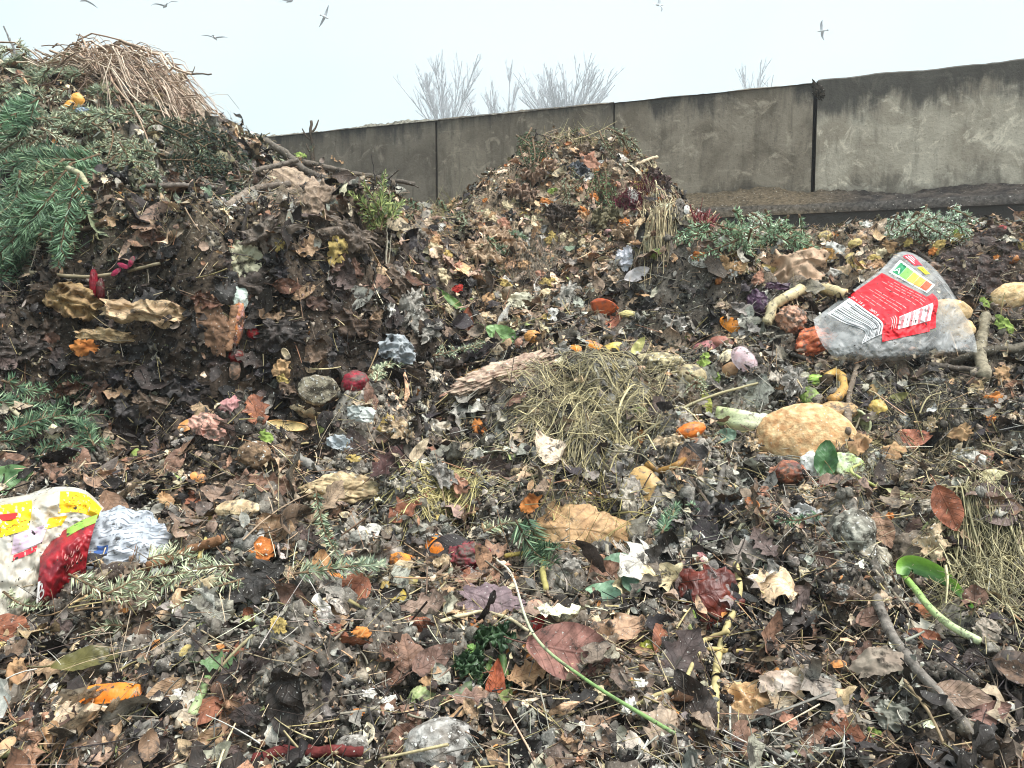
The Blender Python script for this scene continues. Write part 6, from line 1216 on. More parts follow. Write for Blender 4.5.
for px, py, a in [(124, 276, 40), (131, 270, -20), (139, 266, 70)]: PEEL('fuchsia_petal', None, 'flower', px, py, 12, 5, (150, 36, 70), (120, 30, 56), a, 0.8, 1.0, 1.2, 1.4, lift=0.05, group='fuchsia petals')
LUMP('fuchsia_bud', 'hanging crimson bud left of the fuchsia petals', 'flower', 96, 284, 4, 14, (150, 24, 44), (110, 20, 34), 'clean', rz=4, lean=1.6, up=2)
LUMP('fuchsia_bud', 'dark red hanging bud just right of the crimson one', 'flower', 103, 291, 4, 11, (96, 26, 30), (70, 20, 24), 'clean', rz=4, lean=1.6, up=2)

# ------------------------------------------------------------------ conifer branches
DG = [(62, 96, 72), (84, 118, 88), (108, 136, 102), (48, 76, 58)]; GG = [(124, 142, 116), (104, 124, 104), (152, 162, 132), (84, 104, 88)]; SG = [(150, 160, 132), (126, 142, 114), (172, 178, 150), (104, 122, 96)]; YG = [(40, 56, 42), (56, 74, 52), (30, 44, 36)]; BG = [(146, 182, 156), (168, 200, 174), (120, 154, 132), (186, 210, 188)]
for pts, nl, sd in [([(72, 186), (40, 182), (-8, 184)], 15, 22), ([(78, 205), (48, 232), (4, 262)], 15, 24), ([(30, 205), (24, 225), (4, 250)], 13, 18), ([(66, 175), (36, 164), (2, 158)], 13, 20), ([(70, 248), (40, 246), (6, 236)], 13, 20), ([(58, 262), (30, 276), (-4, 290)], 12, 18), ([(60, 230), (70, 250), (84, 262)], 12, 16), ([(30, 140), (16, 150), (-6, 170)], 12, 16)]:
    FIR(pts, nl, sd, DG, look='dark green flat fir branch', lift=0.06, flat=0.1, dens=620)
for pts, nl, sd in [([(96, 180), (50, 190), (-6, 226)], 17, 30), ([(88, 222), (56, 250), (20, 292)], 17, 28), ([(60, 150), (24, 160), (-12, 190)], 16, 28), ([(52, 250), (26, 268), (-8, 300)], 16, 26), ([(104, 210), (96, 240), (84, 276)], 14, 22)]:
    FIR(pts, nl, sd, [(84, 122, 92), (106, 144, 110), (68, 100, 78)], look='broad drooping fir frond', lift=0.08, flat=0.08, dens=700, width=0.003)
for pts, nl, sd in [([(90, 100), (50, 92), (8, 108)], 9, 20), ([(26, 80), (14, 66), (-4, 48)], 9, 18), ([(110, 130), (60, 124), (4, 132)], 9, 20), ([(140, 146), (96, 140), (56, 152)], 8, 18), ([(156, 176), (112, 164), (66, 166)], 8, 18), ([(84, 56), (60, 62), (24, 74)], 8, 16), ([(40, 112), (24, 100), (0, 88)], 9, 18), ([(60, 92), (40, 76), (32, 58)], 8, 14), ([(120, 112), (104, 100), (88, 92)], 8, 14), ([(160, 130), (130, 120), (104, 124)], 7, 14), ([(120, 150), (134, 166), (140, 186)], 8, 14), ([(190, 140), (160, 132), (140, 136)], 7, 12), ([(44, 150), (70, 140), (100, 146)], 9, 16), ([(104, 176), (130, 186), (160, 186)], 7, 12)]:
    FIR(pts, nl, sd, GG, look='grey-green conifer branch', lift=0.05, flat=0.45)
for pts, nl, sd in [([(150, 152), (190, 162), (238, 172)], 8, 22), ([(162, 168), (204, 180), (244, 184)], 8, 20), ([(176, 142), (212, 150), (252, 162)], 7, 18), ([(190, 190), (220, 182), (250, 178)], 7, 18), ([(150, 136), (186, 140), (220, 140)], 7, 16)]:
    FIR(pts, nl, sd, YG, look='blackish green yew branch', lift=0.05, flat=0.4, dens=700)
for pts, nl, sd in [([(-4, 428), (34, 416), (72, 398)], 14, 18), ([(16, 462), (52, 440), (92, 428)], 14, 18), ([(36, 478), (72, 456), (100, 442)], 13, 16), ([(-6, 402), (20, 396), (40, 384)], 11, 14), ([(50, 410), (78, 390), (98, 374)], 13, 16), ([(84, 470), (70, 440), (60, 420)], 12, 14), ([(-4, 460), (20, 450), (40, 434)], 11, 12)]:
    FIR(pts, nl, sd, DG, look='mid green needle sprig', lift=0.035, flat=0.45)
for pts, nl, sd in [([(78, 604), (116, 614), (166, 610)], 12, 18), ([(108, 622), (158, 606), (214, 600)], 13, 18), ([(238, 604), (196, 606), (156, 622)], 13, 20), ([(150, 590), (188, 578), (226, 588)], 12, 18), ([(244, 616), (210, 622), (180, 634)], 11, 14), ([(16, 620), (40, 624), (64, 614)], 9, 8), ([(130, 640), (104, 632), (80, 640)], 10, 12)]:
    FIR(pts, nl, sd, SG, look='silvery grey-green fir sprig', lift=0.04, flat=0.35, r=1.4, width=0.0019)
for pts, nl, sd, c, lk_ in [([(372, 400), (384, 376), (402, 362)], 6, 12, SG, 'pale scaly conifer tip'), ([(432, 376), (458, 362), (492, 352)], 5, 14, GG, 'green cypress frond'), ([(508, 538), (528, 560), (556, 584)], 20, 0, DG, 'dark long-needled pine tip'), ([(520, 532), (536, 556), (560, 572)], 18, 0, DG, 'second dark long-needled pine tip'), ([(664, 556), (668, 530), (674, 506)], 12, 8, DG, 'small green upright pine tip'), ([(296, 520), (312, 552), (330, 585)], 10, 10, GG, 'frosted green needle sprig'), ([(300, 606), (340, 592), (388, 586)], 14, 10, GG, 'long-needled green sprig'), ([(690, 525), (702, 520), (716, 516)], 9, 8, DG, 'little green needle tuft'), ([(810, 545), (790, 540), (776, 532)], 8, 6, DG, 'small dark needle tuft'), ([(480, 548), (500, 530), (520, 520)], 10, 8, SG, 'pale needle sprig')]:
    FIR(pts, nl, sd, c, look=lk_, lift=0.035, flat=0.4)
for k in range(9):
    a = -50 + 12 * k; x0, y0 = 366 + rng.uniform(-8, 8), 236 + rng.uniform(-6, 12); L = rng.uniform(28, 52)
    FIR([(x0, y0), (x0 + L * 0.5 * math.sin(math.radians(a * 0.5)), y0 - L * 0.5), (x0 + L * math.sin(math.radians(a * 0.6)), y0 - L * 0.95)], 8, 8, [(120, 140, 72), (92, 116, 60), (148, 160, 92), (66, 90, 52)], look='bright olive rosemary sprig', lift=0.05, flat=0.6, name='rosemary_sprig', group='rosemary sprigs on the left heap', cat='herb', fwd=1.0)
rr = np.random.default_rng(77)
for x, y, L, W, a, c1, c2, lb in [(540, 178, 34, 22, 20, (170, 142, 120), (136, 110, 92), 'tan crumpled sheet on the left shoulder of the middle mound'), (520, 200, 30, 20, -20, (150, 122, 102), (118, 96, 82), 'brown crumpled sheet low on the left of the middle mound'), (575, 178, 26, 18, 10, (96, 98, 104), (74, 76, 80), 'slate-grey crumpled scrap near the top of the middle mound'), (500, 250, 40, 24, 8, (196, 168, 140), (160, 134, 110), 'pale tan leaf mat left of the mound foot'), (478, 262, 40, 22, -12, (206, 180, 150), (170, 142, 116), 'pale pinkish leaf mat on the slope left of the mound foot'), (600, 225, 34, 22, 24, (120, 110, 80), (92, 86, 64), 'olive crumpled mat in the middle of the mound'), (560, 222, 36, 24, -16, (84, 70, 60), (60, 50, 44), 'dark crumpled mat above the hollow of the mound'), (630, 240, 34, 20, 8, (176, 150, 122), (140, 116, 94), 'tan mat just above the white carton'), (655, 185, 26, 18, -40, (110, 90, 84), (82, 68, 64), 'purplish brown mat on the right shoulder of the mound'), (590, 160, 30, 16, 0, (140, 120, 100), (110, 94, 80), 'brown mat under the salmon flake near the mound top')]:
    SHEET('leaf_mat', lb, 'leaf', x, y, L, W, c1, c2, 'dryleaf', a, 0.16, 1.0, 0.2, 0.4, ragged=0.5, lean=0.5, lift=0.05, group='mats of leaves on the middle mound', freq=1.6); KEEP[-1] = (x, y, L * 0.2, W * 0.2, KEEP[-1][4])
def cluster(n, cx, cy, rx, ry, L, nl, sd, cols, look, ang=(0, 360), **kw):
    for _ in range(n):
        r, a = math.sqrt(rr.random()), rr.uniform(0, 2 * PI); x, y = cx + rx * r * math.cos(a), cy + ry * r * math.sin(a); h = math.radians(rr.uniform(*ang)); l = L * rr.uniform(0.7, 1.2)
        FIR([(x, y), (x + l * 0.5 * math.cos(h), y - l * 0.5 * math.sin(h) * (0.5 if cy < 200 or cx < 700 else 0.12)), (x + l * math.cos(h), y - l * math.sin(h) * (0.5 if cy < 200 or cx < 700 else 0.12) + 2)], nl, sd, cols, look=look, **kw)
LG = [(138, 150, 128), (118, 132, 112), (160, 168, 144), (96, 112, 94)]
cluster(30, 72, 150, 100, 34, 34, 7, 12, LG, 'faded grey-green conifer spray', (-60, 240), lift=0.05, dens=420, every=0.035, width=0.0028)
cluster(6, 16, 72, 26, 12, 30, 7, 11, LG, 'misty grey conifer spray on the crest', (20, 160), lift=0.05, dens=420, every=0.035, width=0.0026)
cluster(8, 30, 215, 50, 40, 44, 12, 18, [(90, 116, 84), (112, 136, 100), (70, 92, 68)], 'drooping green fir spray', (150, 300), lift=0.06, dens=480)
FG = [(104, 140, 108), (128, 162, 128), (84, 116, 90), (150, 178, 146)]
cluster(30, 745, 246, 52, 14, 40, 7, 12, FG, 'dull green fir branch', (-40, 220), lift=0.05, dens=420, every=0.035, width=0.0036)
cluster(8, 770, 236, 34, 8, 30, 6, 10, BG, 'pale green fir branch', (0, 200), lift=0.06, dens=340, every=0.05, width=0.003)
cluster(32, 918, 238, 38, 11, 38, 6, 12, BG, 'pale blue-green fir branch', (-30, 210), lift=0.05, dens=420, every=0.035, width=0.0036)
cluster(9, 534, 156, 16, 12, 22, 5, 9, [(58, 88, 56), (76, 108, 68), (44, 70, 48)], 'deep green thuja spray', (200, 340), lift=0.05, dens=260, every=0.05, width=0.0032)
cluster(7, 612, 152, 18, 7, 22, 5, 9, GG, 'grey-green thuja spray', (-60, 60), lift=0.05, dens=260, every=0.05, width=0.0032)
cluster(9, 604, 192, 14, 16, 24, 5, 8, [(86, 124, 80), (108, 140, 94), (70, 102, 68)], 'fresh green thuja spray', (230, 310), lift=0.05, dens=240, every=0.05, width=0.003)
cluster(6, 566, 196, 14, 10, 18, 5, 7, GG, 'ashy green thuja spray', (0, 360), lift=0.05, dens=220, every=0.05, width=0.003)
cluster(9, 490, 262, 18, 14, 28, 7, 10, [(72, 100, 74), (96, 124, 92), (56, 82, 62)], 'soft green needle spray', (60, 130), lift=0.04, dens=320, every=0.04, width=0.0024)
cluster(4, 470, 236, 12, 8, 22, 6, 8, GG, 'small green needle spray', (60, 130), lift=0.04, dens=300, width=0.0024)
cluster(5, 420, 215, 22, 10, 20, 5, 8, DG, 'small deep green spray', (30, 150), lift=0.03, dens=320, width=0.002)
cluster(3, 322, 158, 8, 5, 24, 6, 8, DG, 'dark fir spray behind the thick branch', (60, 120), lift=0.03, dens=320, width=0.002)
cluster(4, 690, 400, 20, 10, 18, 5, 5, SG, 'tiny pale needle sprig', (0, 180), dens=300)
for cx, cy, rx, ry, n, cols, lb in [(627, 205, 15, 9, 170, [(104, 34, 54), (130, 50, 70), (82, 28, 44)], 'burgundy heather clump on the right of the middle mound'), (645, 191, 9, 9, 100, [(96, 44, 54), (120, 60, 70)], 'upper small burgundy heather clump on the mound'), (704, 224, 11, 7, 110, [(140, 72, 74), (164, 92, 92)], 'rose-brown heather clump beside the vegetable pile')]:
    HAY('heather_clump', lb, cx, cy, rx, ry, n, 11, [tuple(c) for c in cols], 0.0028, (0, -0.2, 0.6), 0.7, 0.1, 0.7, 0.0, None, 0.05, 3)

# ------------------------------------------------------------------ small food scraps of the far slopes and the foreground
SCR = {'orange': ((206, 138, 78), (176, 106, 58)), 'salmon': ((198, 150, 126), (170, 124, 104)), 'cream': ((222, 206, 172), (200, 180, 146)), 'white': ((226, 222, 214), (206, 200, 190)), 'pink': ((206, 160, 156), (180, 124, 124)), 'yellow': ((200, 176, 110), (170, 146, 92)), 'tan': ((196, 160, 120), (166, 130, 98)), 'brown': ((142, 112, 92), (112, 86, 70)), 'lime': ((160, 180, 96), (130, 152, 80)), 'red': ((176, 62, 54), (140, 48, 46))}
def scrap(px, py, kind, r, form=None):
    c1, c2 = SCR[kind]; form = form or ('chunk', 'peel', 'flake')[int(rr.integers(0, 3))]; look = f"{'small ' if r < 6 else ''}{kind} {'vegetable chunk' if form == 'chunk' else 'curl of peel' if form == 'peel' else 'torn flake'}"; lb = spot(px, py, look)
    if form == 'chunk': LUMP('vegetable_chunk', lb, 'food scrap', px, py, r, r * rr.uniform(0.55, 0.9), c1, c2, 'veg', ang=rr.uniform(0, 180), amp=0.14, cuts=3, sub=3, group='food scraps', lean=0.8)
    elif form == 'peel': PEEL('peel_curl', lb, 'food scrap', px, py, r * 2.2, r * 1.2, c1, c2, rr.uniform(0, 180), 1.4, 1.4, max(1.0, r * 0.14), 0.9, 'veg', bool(rr.random() < 0.4), group='food scraps', )
    else: SHEET('torn_flake', lb, 'food scrap', px, py, r * 2.2, r * 1.5, c1, c2, 'paper', rr.uniform(0, 180), 0.16, 0.8, lean=1.0, nx=18, ny=14, group='food scraps', ragged=0.4)
for px, py, k, r, f_ in [(697, 216, 'white', 7, 'chunk'), (706, 212, 'salmon', 7, 'chunk'), (714, 219, 'orange', 7, 'chunk'), (722, 214, 'cream', 6, 'chunk'), (712, 207, 'pink', 6, 'chunk'), (728, 221, 'pink', 7, 'chunk'), (736, 217, 'salmon', 6, 'chunk'), (744, 222, 'cream', 6, 'chunk'), (690, 222, 'cream', 6, 'flake'), (700, 206, 'cream', 5, 'chunk'), (719, 226, 'orange', 5, 'chunk'), (686, 213, 'white', 5, 'peel'),
    (590, 168, 'salmon', 12, 'flake'), (585, 181, 'white', 8, 'peel'), (604, 166, 'white', 7, 'peel'), (578, 192, 'orange', 5, 'chunk'), (622, 228, 'orange', 7, 'flake'), (632, 198, 'white', 7, 'flake'), (618, 186, 'salmon', 5, 'chunk'), (548, 165, 'orange', 6, 'flake'), (582, 214, 'orange', 6, 'flake'), (553, 193, 'lime', 4, 'flake'), (546, 205, 'orange', 6, 'flake'), (610, 248, 'tan', 6, 'chunk'), (596, 252, 'tan', 7, 'chunk'), (608, 236, 'pink', 6, 'chunk'), (657, 255, 'lime', 7, 'chunk'), (640, 188, 'yellow', 6, 'flake'), (650, 178, 'yellow', 6, 'flake'),
    (395, 221, 'tan', 9, 'flake'), (418, 222, 'orange', 6, 'peel'), (344, 158, 'tan', 12, 'flake'), (300, 158, 'lime', 5, 'flake'), (335, 252, 'yellow', 13, 'flake'), (318, 218, 'yellow', 12, 'flake'), (281, 245, 'yellow', 7, 'flake'), (385, 313, 'white', 8, 'flake'), (468, 270, 'tan', 9, 'chunk'),
    (720, 243, 'white', 7, 'flake'), (785, 226, 'white', 7, 'flake'), (825, 240, 'yellow', 8, 'chunk'), (800, 245, 'orange', 6, 'chunk'), (838, 254, 'white', 12, 'flake'), (855, 246, 'yellow', 7, 'chunk'), (864, 229, 'white', 7, 'flake'), (810, 260, 'orange', 9, 'flake'), (850, 262, 'yellow', 9, 'chunk'), (876, 258, 'cream', 8, 'flake'), (890, 250, 'tan', 8, 'flake'), (965, 222, 'yellow', 6, 'chunk'), (1003, 233, 'red', 7, 'chunk'), (1010, 240, 'cream', 7, 'chunk'), (1018, 252, 'yellow', 8, 'flake'), (960, 238, 'lime', 7, 'flake'), (940, 250, 'yellow', 7, 'flake'), (717, 281, 'orange', 5, 'chunk'), (733, 270, 'tan', 8, 'flake'), (758, 282, 'salmon', 7, 'flake'), (700, 262, 'white', 12, 'peel'), (760, 246, 'yellow', 7, 'chunk'), (735, 255, 'yellow', 6, 'chunk'), (768, 240, 'white', 6, 'flake'), (812, 226, 'tan', 6, 'chunk'),
    (455, 291, 'red', 5, 'flake'), (488, 302, 'yellow', 5, 'flake'), (549, 322, 'yellow', 6, 'flake'), (520, 345, 'salmon', 6, 'chunk'), (462, 446, 'red', 5, 'chunk'), (480, 430, 'orange', 8, 'flake'), (443, 400, 'salmon', 7, 'chunk'), (322, 404, 'red', 4, 'chunk'), (284, 380, 'yellow', 6, 'flake'), (232, 410, 'pink', 9, 'flake'), (262, 426, 'white', 6, 'chunk'), (262, 440, 'lime', 7, 'flake'), (330, 538, 'red', 6, 'chunk'), (236, 583, 'pink', 7, 'chunk'), (210, 590, 'cream', 9, 'flake'), (530, 506, 'orange', 10, 'flake'), (776, 476, 'salmon', 6, 'flake'), (760, 500, 'salmon', 9, 'flake'), (740, 508, 'white', 8, 'peel'), (755, 512, 'orange', 9, 'peel'), (952, 506, 'white', 8, 'flake'), (890, 522, 'orange', 5, 'flake'), (540, 630, 'red', 8, 'flake'), (95, 693, 'pink', 6, 'chunk'), (56, 745, 'tan', 12, 'flake'), (20, 680, 'tan', 12, 'flake'), (10, 755, 'tan', 12, 'peel'), (55, 697, 'white', 7, 'flake'), (150, 745, 'red', 5, 'chunk'), (180, 700, 'white', 6, 'flake'), (385, 714, 'white', 10, 'flake'), (466, 690, 'white', 7, 'flake'), (366, 700, 'white', 6, 'flake'), (430, 690, 'tan', 8, 'flake'), (630, 712, 'white', 8, 'flake'), (640, 690, 'white', 6, 'flake'), (850, 700, 'white', 5, 'chunk'), (926, 680, 'white', 4, 'chunk'), (1016, 722, 'yellow', 4, 'chunk'), (910, 745, 'white', 5, 'chunk'), (872, 745, 'lime', 8, 'flake'), (790, 730, 'salmon', 8, 'flake'), (690, 620, 'lime', 5, 'flake'), (700, 566, 'pink', 6, 'flake'), (670, 540, 'lime', 5, 'flake'), (700, 460, 'lime', 4, 'chunk'), (890, 458, 'tan', 12, 'flake'), (860, 450, 'tan', 12, 'flake'), (975, 465, 'white', 9, 'flake'), (985, 425, 'orange', 8, 'flake'), (905, 425, 'white', 7, 'flake'), (960, 435, 'tan', 10, 'flake'), (1000, 380, 'tan', 9, 'flake'), (935, 330, 'lime', 6, 'flake'), (985, 310, 'lime', 9, 'flake'), (1000, 330, 'lime', 9, 'flake'), (715, 380, 'lime', 7, 'flake'), (680, 330, 'white', 5, 'flake'), (690, 364, 'white', 4, 'chunk'), (704, 365, 'lime', 7, 'flake'), (672, 345, 'orange', 8, 'flake')]: scrap(px, py, k, r, f_)
for _ in range(70):
    a, r = rr.uniform(0, 2 * PI), math.sqrt(rr.random()); x, y = 575 + 100 * r * math.cos(a), 205 + 62 * r * math.sin(a)
    scrap(x, y, ['tan', 'tan', 'cream', 'brown', 'tan', 'brown', 'brown', 'orange'][int(rr.integers(0, 8))], rr.uniform(2.5, 5), ['flake', 'chunk', 'peel', 'flake'][int(rr.integers(0, 4))])
for _ in range(60):
    x = rr.uniform(690, 1020); y = rr.uniform(225, 275) 
    scrap(x, y, ['tan', 'cream', 'white', 'tan', 'yellow', 'brown', 'tan', 'orange'][int(rr.integers(0, 8))], rr.uniform(3.5, 8), ['flake', 'flake', 'chunk', 'peel'][int(rr.integers(0, 4))])
for _ in range(40):
    x = rr.uniform(430, 560); y = rr.uniform(200, 330); scrap(x, y, ['tan', 'cream', 'tan', 'salmon', 'yellow', 'white'][int(rr.integers(0, 6))], rr.uniform(3, 7), 'flake')
for _ in range(110):
    x, y = rr.uniform(0, 1024), rr.uniform(330, 765)
    if any(((x - k[0]) / max(k[2], 10)) ** 2 + ((y - k[1]) / max(k[3], 10)) ** 2 < 1 for k in KEEP): continue
    scrap(x, y, ['tan', 'cream', 'cream', 'orange', 'yellow', 'brown', 'salmon', 'lime', 'white'][int(rr.integers(0, 9))], rr.uniform(4, 11), ['flake', 'chunk', 'peel', 'flake'][int(rr.integers(0, 4))])
for _ in range(70):
    x, y = rr.uniform(380, 1000), rr.uniform(285, 600)
    if any(((x - k[0]) / max(k[2], 10)) ** 2 + ((y - k[1]) / max(k[3], 10)) ** 2 < 1 for k in KEEP): continue
    c = [((196, 184, 166), (150, 142, 130)), ((178, 172, 162), (136, 130, 122)), ((206, 184, 152), (166, 142, 114)), ((160, 154, 146), (120, 114, 108))][int(rr.integers(0, 4))]; r = rr.uniform(7, 19)
    if rr.random() < 0.6: SHEET('pulp_scrap', spot(x, y, 'pale half-rotted pulp scrap'), 'food scrap', x, y, r * 2.2, r * 1.3, *c, 'mould', rr.uniform(0, 180), 0.16, 0.9, 0.3, 0.3, ragged=0.6, lean=0.5, nx=26, ny=20, group='food scraps'); KEEP[-1] = (x, y, r * 0.5, r * 0.4, KEEP[-1][4])
    else: LUMP('pulp_lump', spot(x, y, 'grey mouldy pulp lump'), 'food scrap', x, y, r * 0.8, r * 0.55, *c, 'mould', amp=0.35, freq=2.6, cuts=2, sub=4, lean=0.5, group='food scraps', up=0.2)
# crumpled dark leaves of the right and left mounds, big brown leaves of the foreground
for _ in range(46):
    x, y = rr.uniform(935, 1030), rr.uniform(235, 300); LEAF(spot(x, y, 'crumpled dark brown leaf'), x, y, rr.uniform(14, 26), rr.uniform(0, 360), 'torn', (78, 58, 50), (54, 44, 40), bend=rr.uniform(-0.8, 1), cup=rr.uniform(-0.7, 0.8), lift=rr.uniform(0.01, 0.06))
BC = [((128, 96, 80), (104, 78, 66)), ((146, 112, 92), (120, 92, 78)), ((98, 74, 62), (76, 60, 54)), ((150, 96, 70), (124, 78, 60)), ((176, 146, 114), (148, 118, 92)), ((112, 94, 88), (92, 78, 74)), ((66, 54, 50), (50, 44, 42))]
for x0, x1, y0, y1, n, w_ in [(0, 260, 390, 520, 34, 1), (0, 260, 630, 768, 40, 1), (260, 520, 590, 768, 30, 1), (520, 860, 560, 768, 34, 1), (820, 1024, 600, 768, 26, 1), (250, 520, 380, 590, 26, 1), (0, 430, 200, 390, 60, 2), (760, 1024, 390, 600, 24, 1)]:
    for _ in range(n):
        x, y = rr.uniform(x0, x1), rr.uniform(y0, y1)
        if any(((x - k[0]) / max(k[2], 12)) ** 2 + ((y - k[1]) / max(k[3], 12)) ** 2 < 1 for k in KEEP): continue
        c1, c2 = BC[int(rr.choice([5, 6, 2, 6, 0, 6, 4] if w_ == 2 else range(7)))]; kd = ['beech', 'torn', 'torn', 'beech', 'torn', 'round'][int(rr.integers(0, 6))]; L = rr.uniform(24, 54) if y > 380 else rr.uniform(18, 36)
        LEAF(spot(x, y, f"big {colour_word(rgb(*c1))} {SHAPE[kd]} leaf"), x, y, L, rr.uniform(0, 360), kd, c1, c2, bend=rr.uniform(-0.9, 1.1), cup=rr.uniform(-0.8, 0.9), twist=rr.uniform(-1, 1), lean=rr.uniform(0.2, 1.3), crumple=rr.uniform(0.06, 0.16), lift=rr.uniform(0.008, 0.03), rollx=rr.uniform(-40, 40))
        KEEP[-1] = (x, y, L * 0.2, L * 0.15, KEEP[-1][4])
# ------------------------------------------------------------------ loose litter
m_leaf = attr_mat('dead_leaf', var=0.4, scale=70, rough=0.6, spec=0.35, speck=(0.45, 0.43, 0.39), speck_amt=0.13, speck_scale=260, bump=0.5, bump_scale=140, veins=0.55, dirt=0.35, dirt_col=(0.035, 0.03, 0.027), dirt_scale=40)
m_litter = attr_mat('leaf_litter', var=0.4, scale=80, rough=0.65, spec=0.3, speck=(0.42, 0.4, 0.36), speck_amt=0.12, speck_scale=240, bump=0.4, bump_scale=130, veins=0.4, dirt=0.4, dirt_col=(0.035, 0.03, 0.027), dirt_scale=35)
m_bit = attr_mat('crumbs', var=0.3, scale=120, rough=0.8, spec=0.2, bump=0)
m_twig = attr_mat('twig_bark', var=0.35, scale=90, rough=0.8, spec=0.25, speck=(0.4, 0.39, 0.36), speck_amt=0.1, bump=0.4)

def scatter(dens, ymin, ymax, seed, margin=1.3):
    """even spread of points over the sloping surface; dens is per square metre as a function of distance"""
    rg = np.random.default_rng(seed); out = []
    edges = np.geomspace(ymin, ymax, 14)
    for a, b_ in zip(edges[:-1], edges[1:]):
        hw = 0.665 * b_ * margin + 0.5; ar = (b_ - a) * 2 * hw; n = rg.poisson(ar * dens((a + b_) / 2) * 1.6)
        X, Y = rg.uniform(-hw, hw, n), rg.uniform(a, b_, n); nz = normal(X, Y)[:, 2]
        k = (rg.random(n) < np.minimum(1 / nz, 3) / 1.6) & (wall_side(X, Y) > 0.4) & (abs(X) < 5.3); out.append(np.stack([X[k], Y[k]], 1))
    P = np.concatenate(out); return np.column_stack([P, H(P[:, 0], P[:, 1])])
def free(P, slack=0.75):
    """False where a point would bury one of the modelled things"""
    x, y, d = proj(P); ok = np.ones(len(P), bool)
    for kx, ky, rx, ry, kd in KEEP: ok &= ~((((x - kx) / (rx * slack)) ** 2 + ((y - ky) / (ry * slack)) ** 2 < 1) & (d < kd + 0.1))
    return ok
def seen(P, slack=0.02):
    """True where nothing of the heap stands between the camera and the point"""
    ok = np.ones(len(P), bool)
    for f in np.linspace(0.35, 0.985, 60):
        Q = CAM + (P - CAM) * f; ok &= Q[:, 2] > H(Q[:, 0], Q[:, 1]) - slack
    return ok
def frames(P, tilt, rg, smooth=True):
    n = normal(P[:, 0], P[:, 1], smooth); z = norm(n + tilt * rg.standard_normal(n.shape)); x = norm(np.cross(z, rg.standard_normal(n.shape))); return x, np.cross(z, x), z
def place_templates(b, T, P, X, Y, Z, S, C, k, cvar=0.12):
    for i, (V, F, uv) in enumerate(T):
        s = np.where(k == i)[0]
        if not len(s): continue
        W = P[s][:, None] + S[s][:, None, None] * (V[None, :, 0:1] * X[s][:, None] + V[None, :, 1:2] * Y[s][:, None] + V[None, :, 2:3] * Z[s][:, None])
        m = len(V); col = np.repeat(C[s], m, 0) * (1 + cvar * np.tile(noise(V * 5 + i, i), len(s)))[:, None]
        b.add(W.reshape(-1, 3), [(F[None] + np.arange(len(s))[:, None, None] * m).reshape(-1, F.shape[1])], col, np.tile(uv, (len(s), 1)))

KIND = ['beech', 'torn', 'oak', 'torn', 'long', 'torn', 'torn', 'beech', 'torn', 'beech']
rt = np.random.default_rng(5)
TPL = [leaf_sheet(KIND[i % 10], 8, 5, bend=rt.uniform(-1.1, 1.1), cup=rt.uniform(-0.9, 0.9), twist=rt.uniform(-1, 1), crumple=rt.uniform(0.06, 0.24), seed=100 + i) for i in range(48)]
rg = np.random.default_rng(21)
P = scatter(lambda d: np.interp(d, [1, 2, 3, 5, 7], [1150, 1050, 1000, 950, 500]), 0.62, 7.0, 1)
P = P[free(P, 0.95) & (rg.random(len(P)) < np.clip(0.72 + 1.7 * fbm(P * 4.0, 2, 91), 0.22, 1) * (1 - 0.85 * cloddy(P[:, 0], P[:, 1])[0]))]
n = len(P); X, Y, Z = frames(P, 0.5, rg, False); S = np.clip(rg.lognormal(math.log(0.052), 0.5, n), 0.014, 0.14)
nz = normal(P[:, 0], P[:, 1]); P = P + nz * (rg.uniform(-0.006, 0.034, n) + 0.022 * (rg.random(n) < 0.2))[:, None]
C, kk = pick(P, 3); k = rg.integers(0, len(TPL), n)
fx, fy, fd = proj(P); vis = (fx > 4) & (fx < 1020) & (fy > 20) & (fy < 764) & (fd > 0.3); px_size = np.where(vis, S / np.maximum(fd, 0.3), 0)
cand = np.argsort(-px_size)[:520]; cand = cand[seen(P[cand], 0.0)]; NLEAF = max(0, 300 - sum(o.name.split('.')[0] == 'dead_leaf' for o in bpy.data.objects)); single = cand[:NLEAF]
rest = np.ones(n, bool); rest[single] = False
b = Buf(); place_templates(b, TPL, P[rest], X[rest], Y[rest], Z[rest], S[rest], C[rest], k[rest])
tag(mesh_obj('leaf_litter', b, m_litter), 'countless small dead leaves rotting over the whole heap', kind='stuff')

# wet, matted, half rotted leaf lumps that bind the litter together
TM = [leaf_sheet('torn', 16, 9, bend=rt.uniform(-0.5, 1.2), cup=rt.uniform(-0.6, 1.0), twist=rt.uniform(-0.8, 0.8), crumple=rt.uniform(0.18, 0.34), seed=300 + i, stalk=False) for i in range(24)]
P6 = scatter(lambda d: np.interp(d, [1, 2, 3, 5, 7], [300, 330, 300, 130, 60]), 0.62, 6.5, 17); P6 = P6[free(P6, 1.15)]; P6 = P6[(rg.random(len(P6)) < 0.38 + 1.1 * weights(P6)[:, 2]) & (cloddy(P6[:, 0], P6[:, 1])[0] < 0.4)]; n6 = len(P6); X6, Y6, Z6 = frames(P6, 0.3, rg, False); C6, k6 = pick(P6, 18)
S6 = np.clip(rg.lognormal(math.log(0.075), 0.3, n6), 0.04, 0.13); P6 = P6 + normal(P6[:, 0], P6[:, 1]) * rg.uniform(-0.008, 0.02, n6)[:, None]
b = Buf(); place_templates(b, TM, P6, X6, Y6, Z6, S6, C6 * 0.7, rg.integers(0, len(TM), n6), 0.3)
m_mat = attr_mat('matted_leaves', var=0.5, scale=60, rough=0.6, spec=0.35, speck=(0.5, 0.48, 0.44), speck_amt=0.16, speck_scale=200, bump=0.8, bump_scale=110, dirt=0.5, dirt_col=(0.03, 0.026, 0.023), dirt_scale=28)
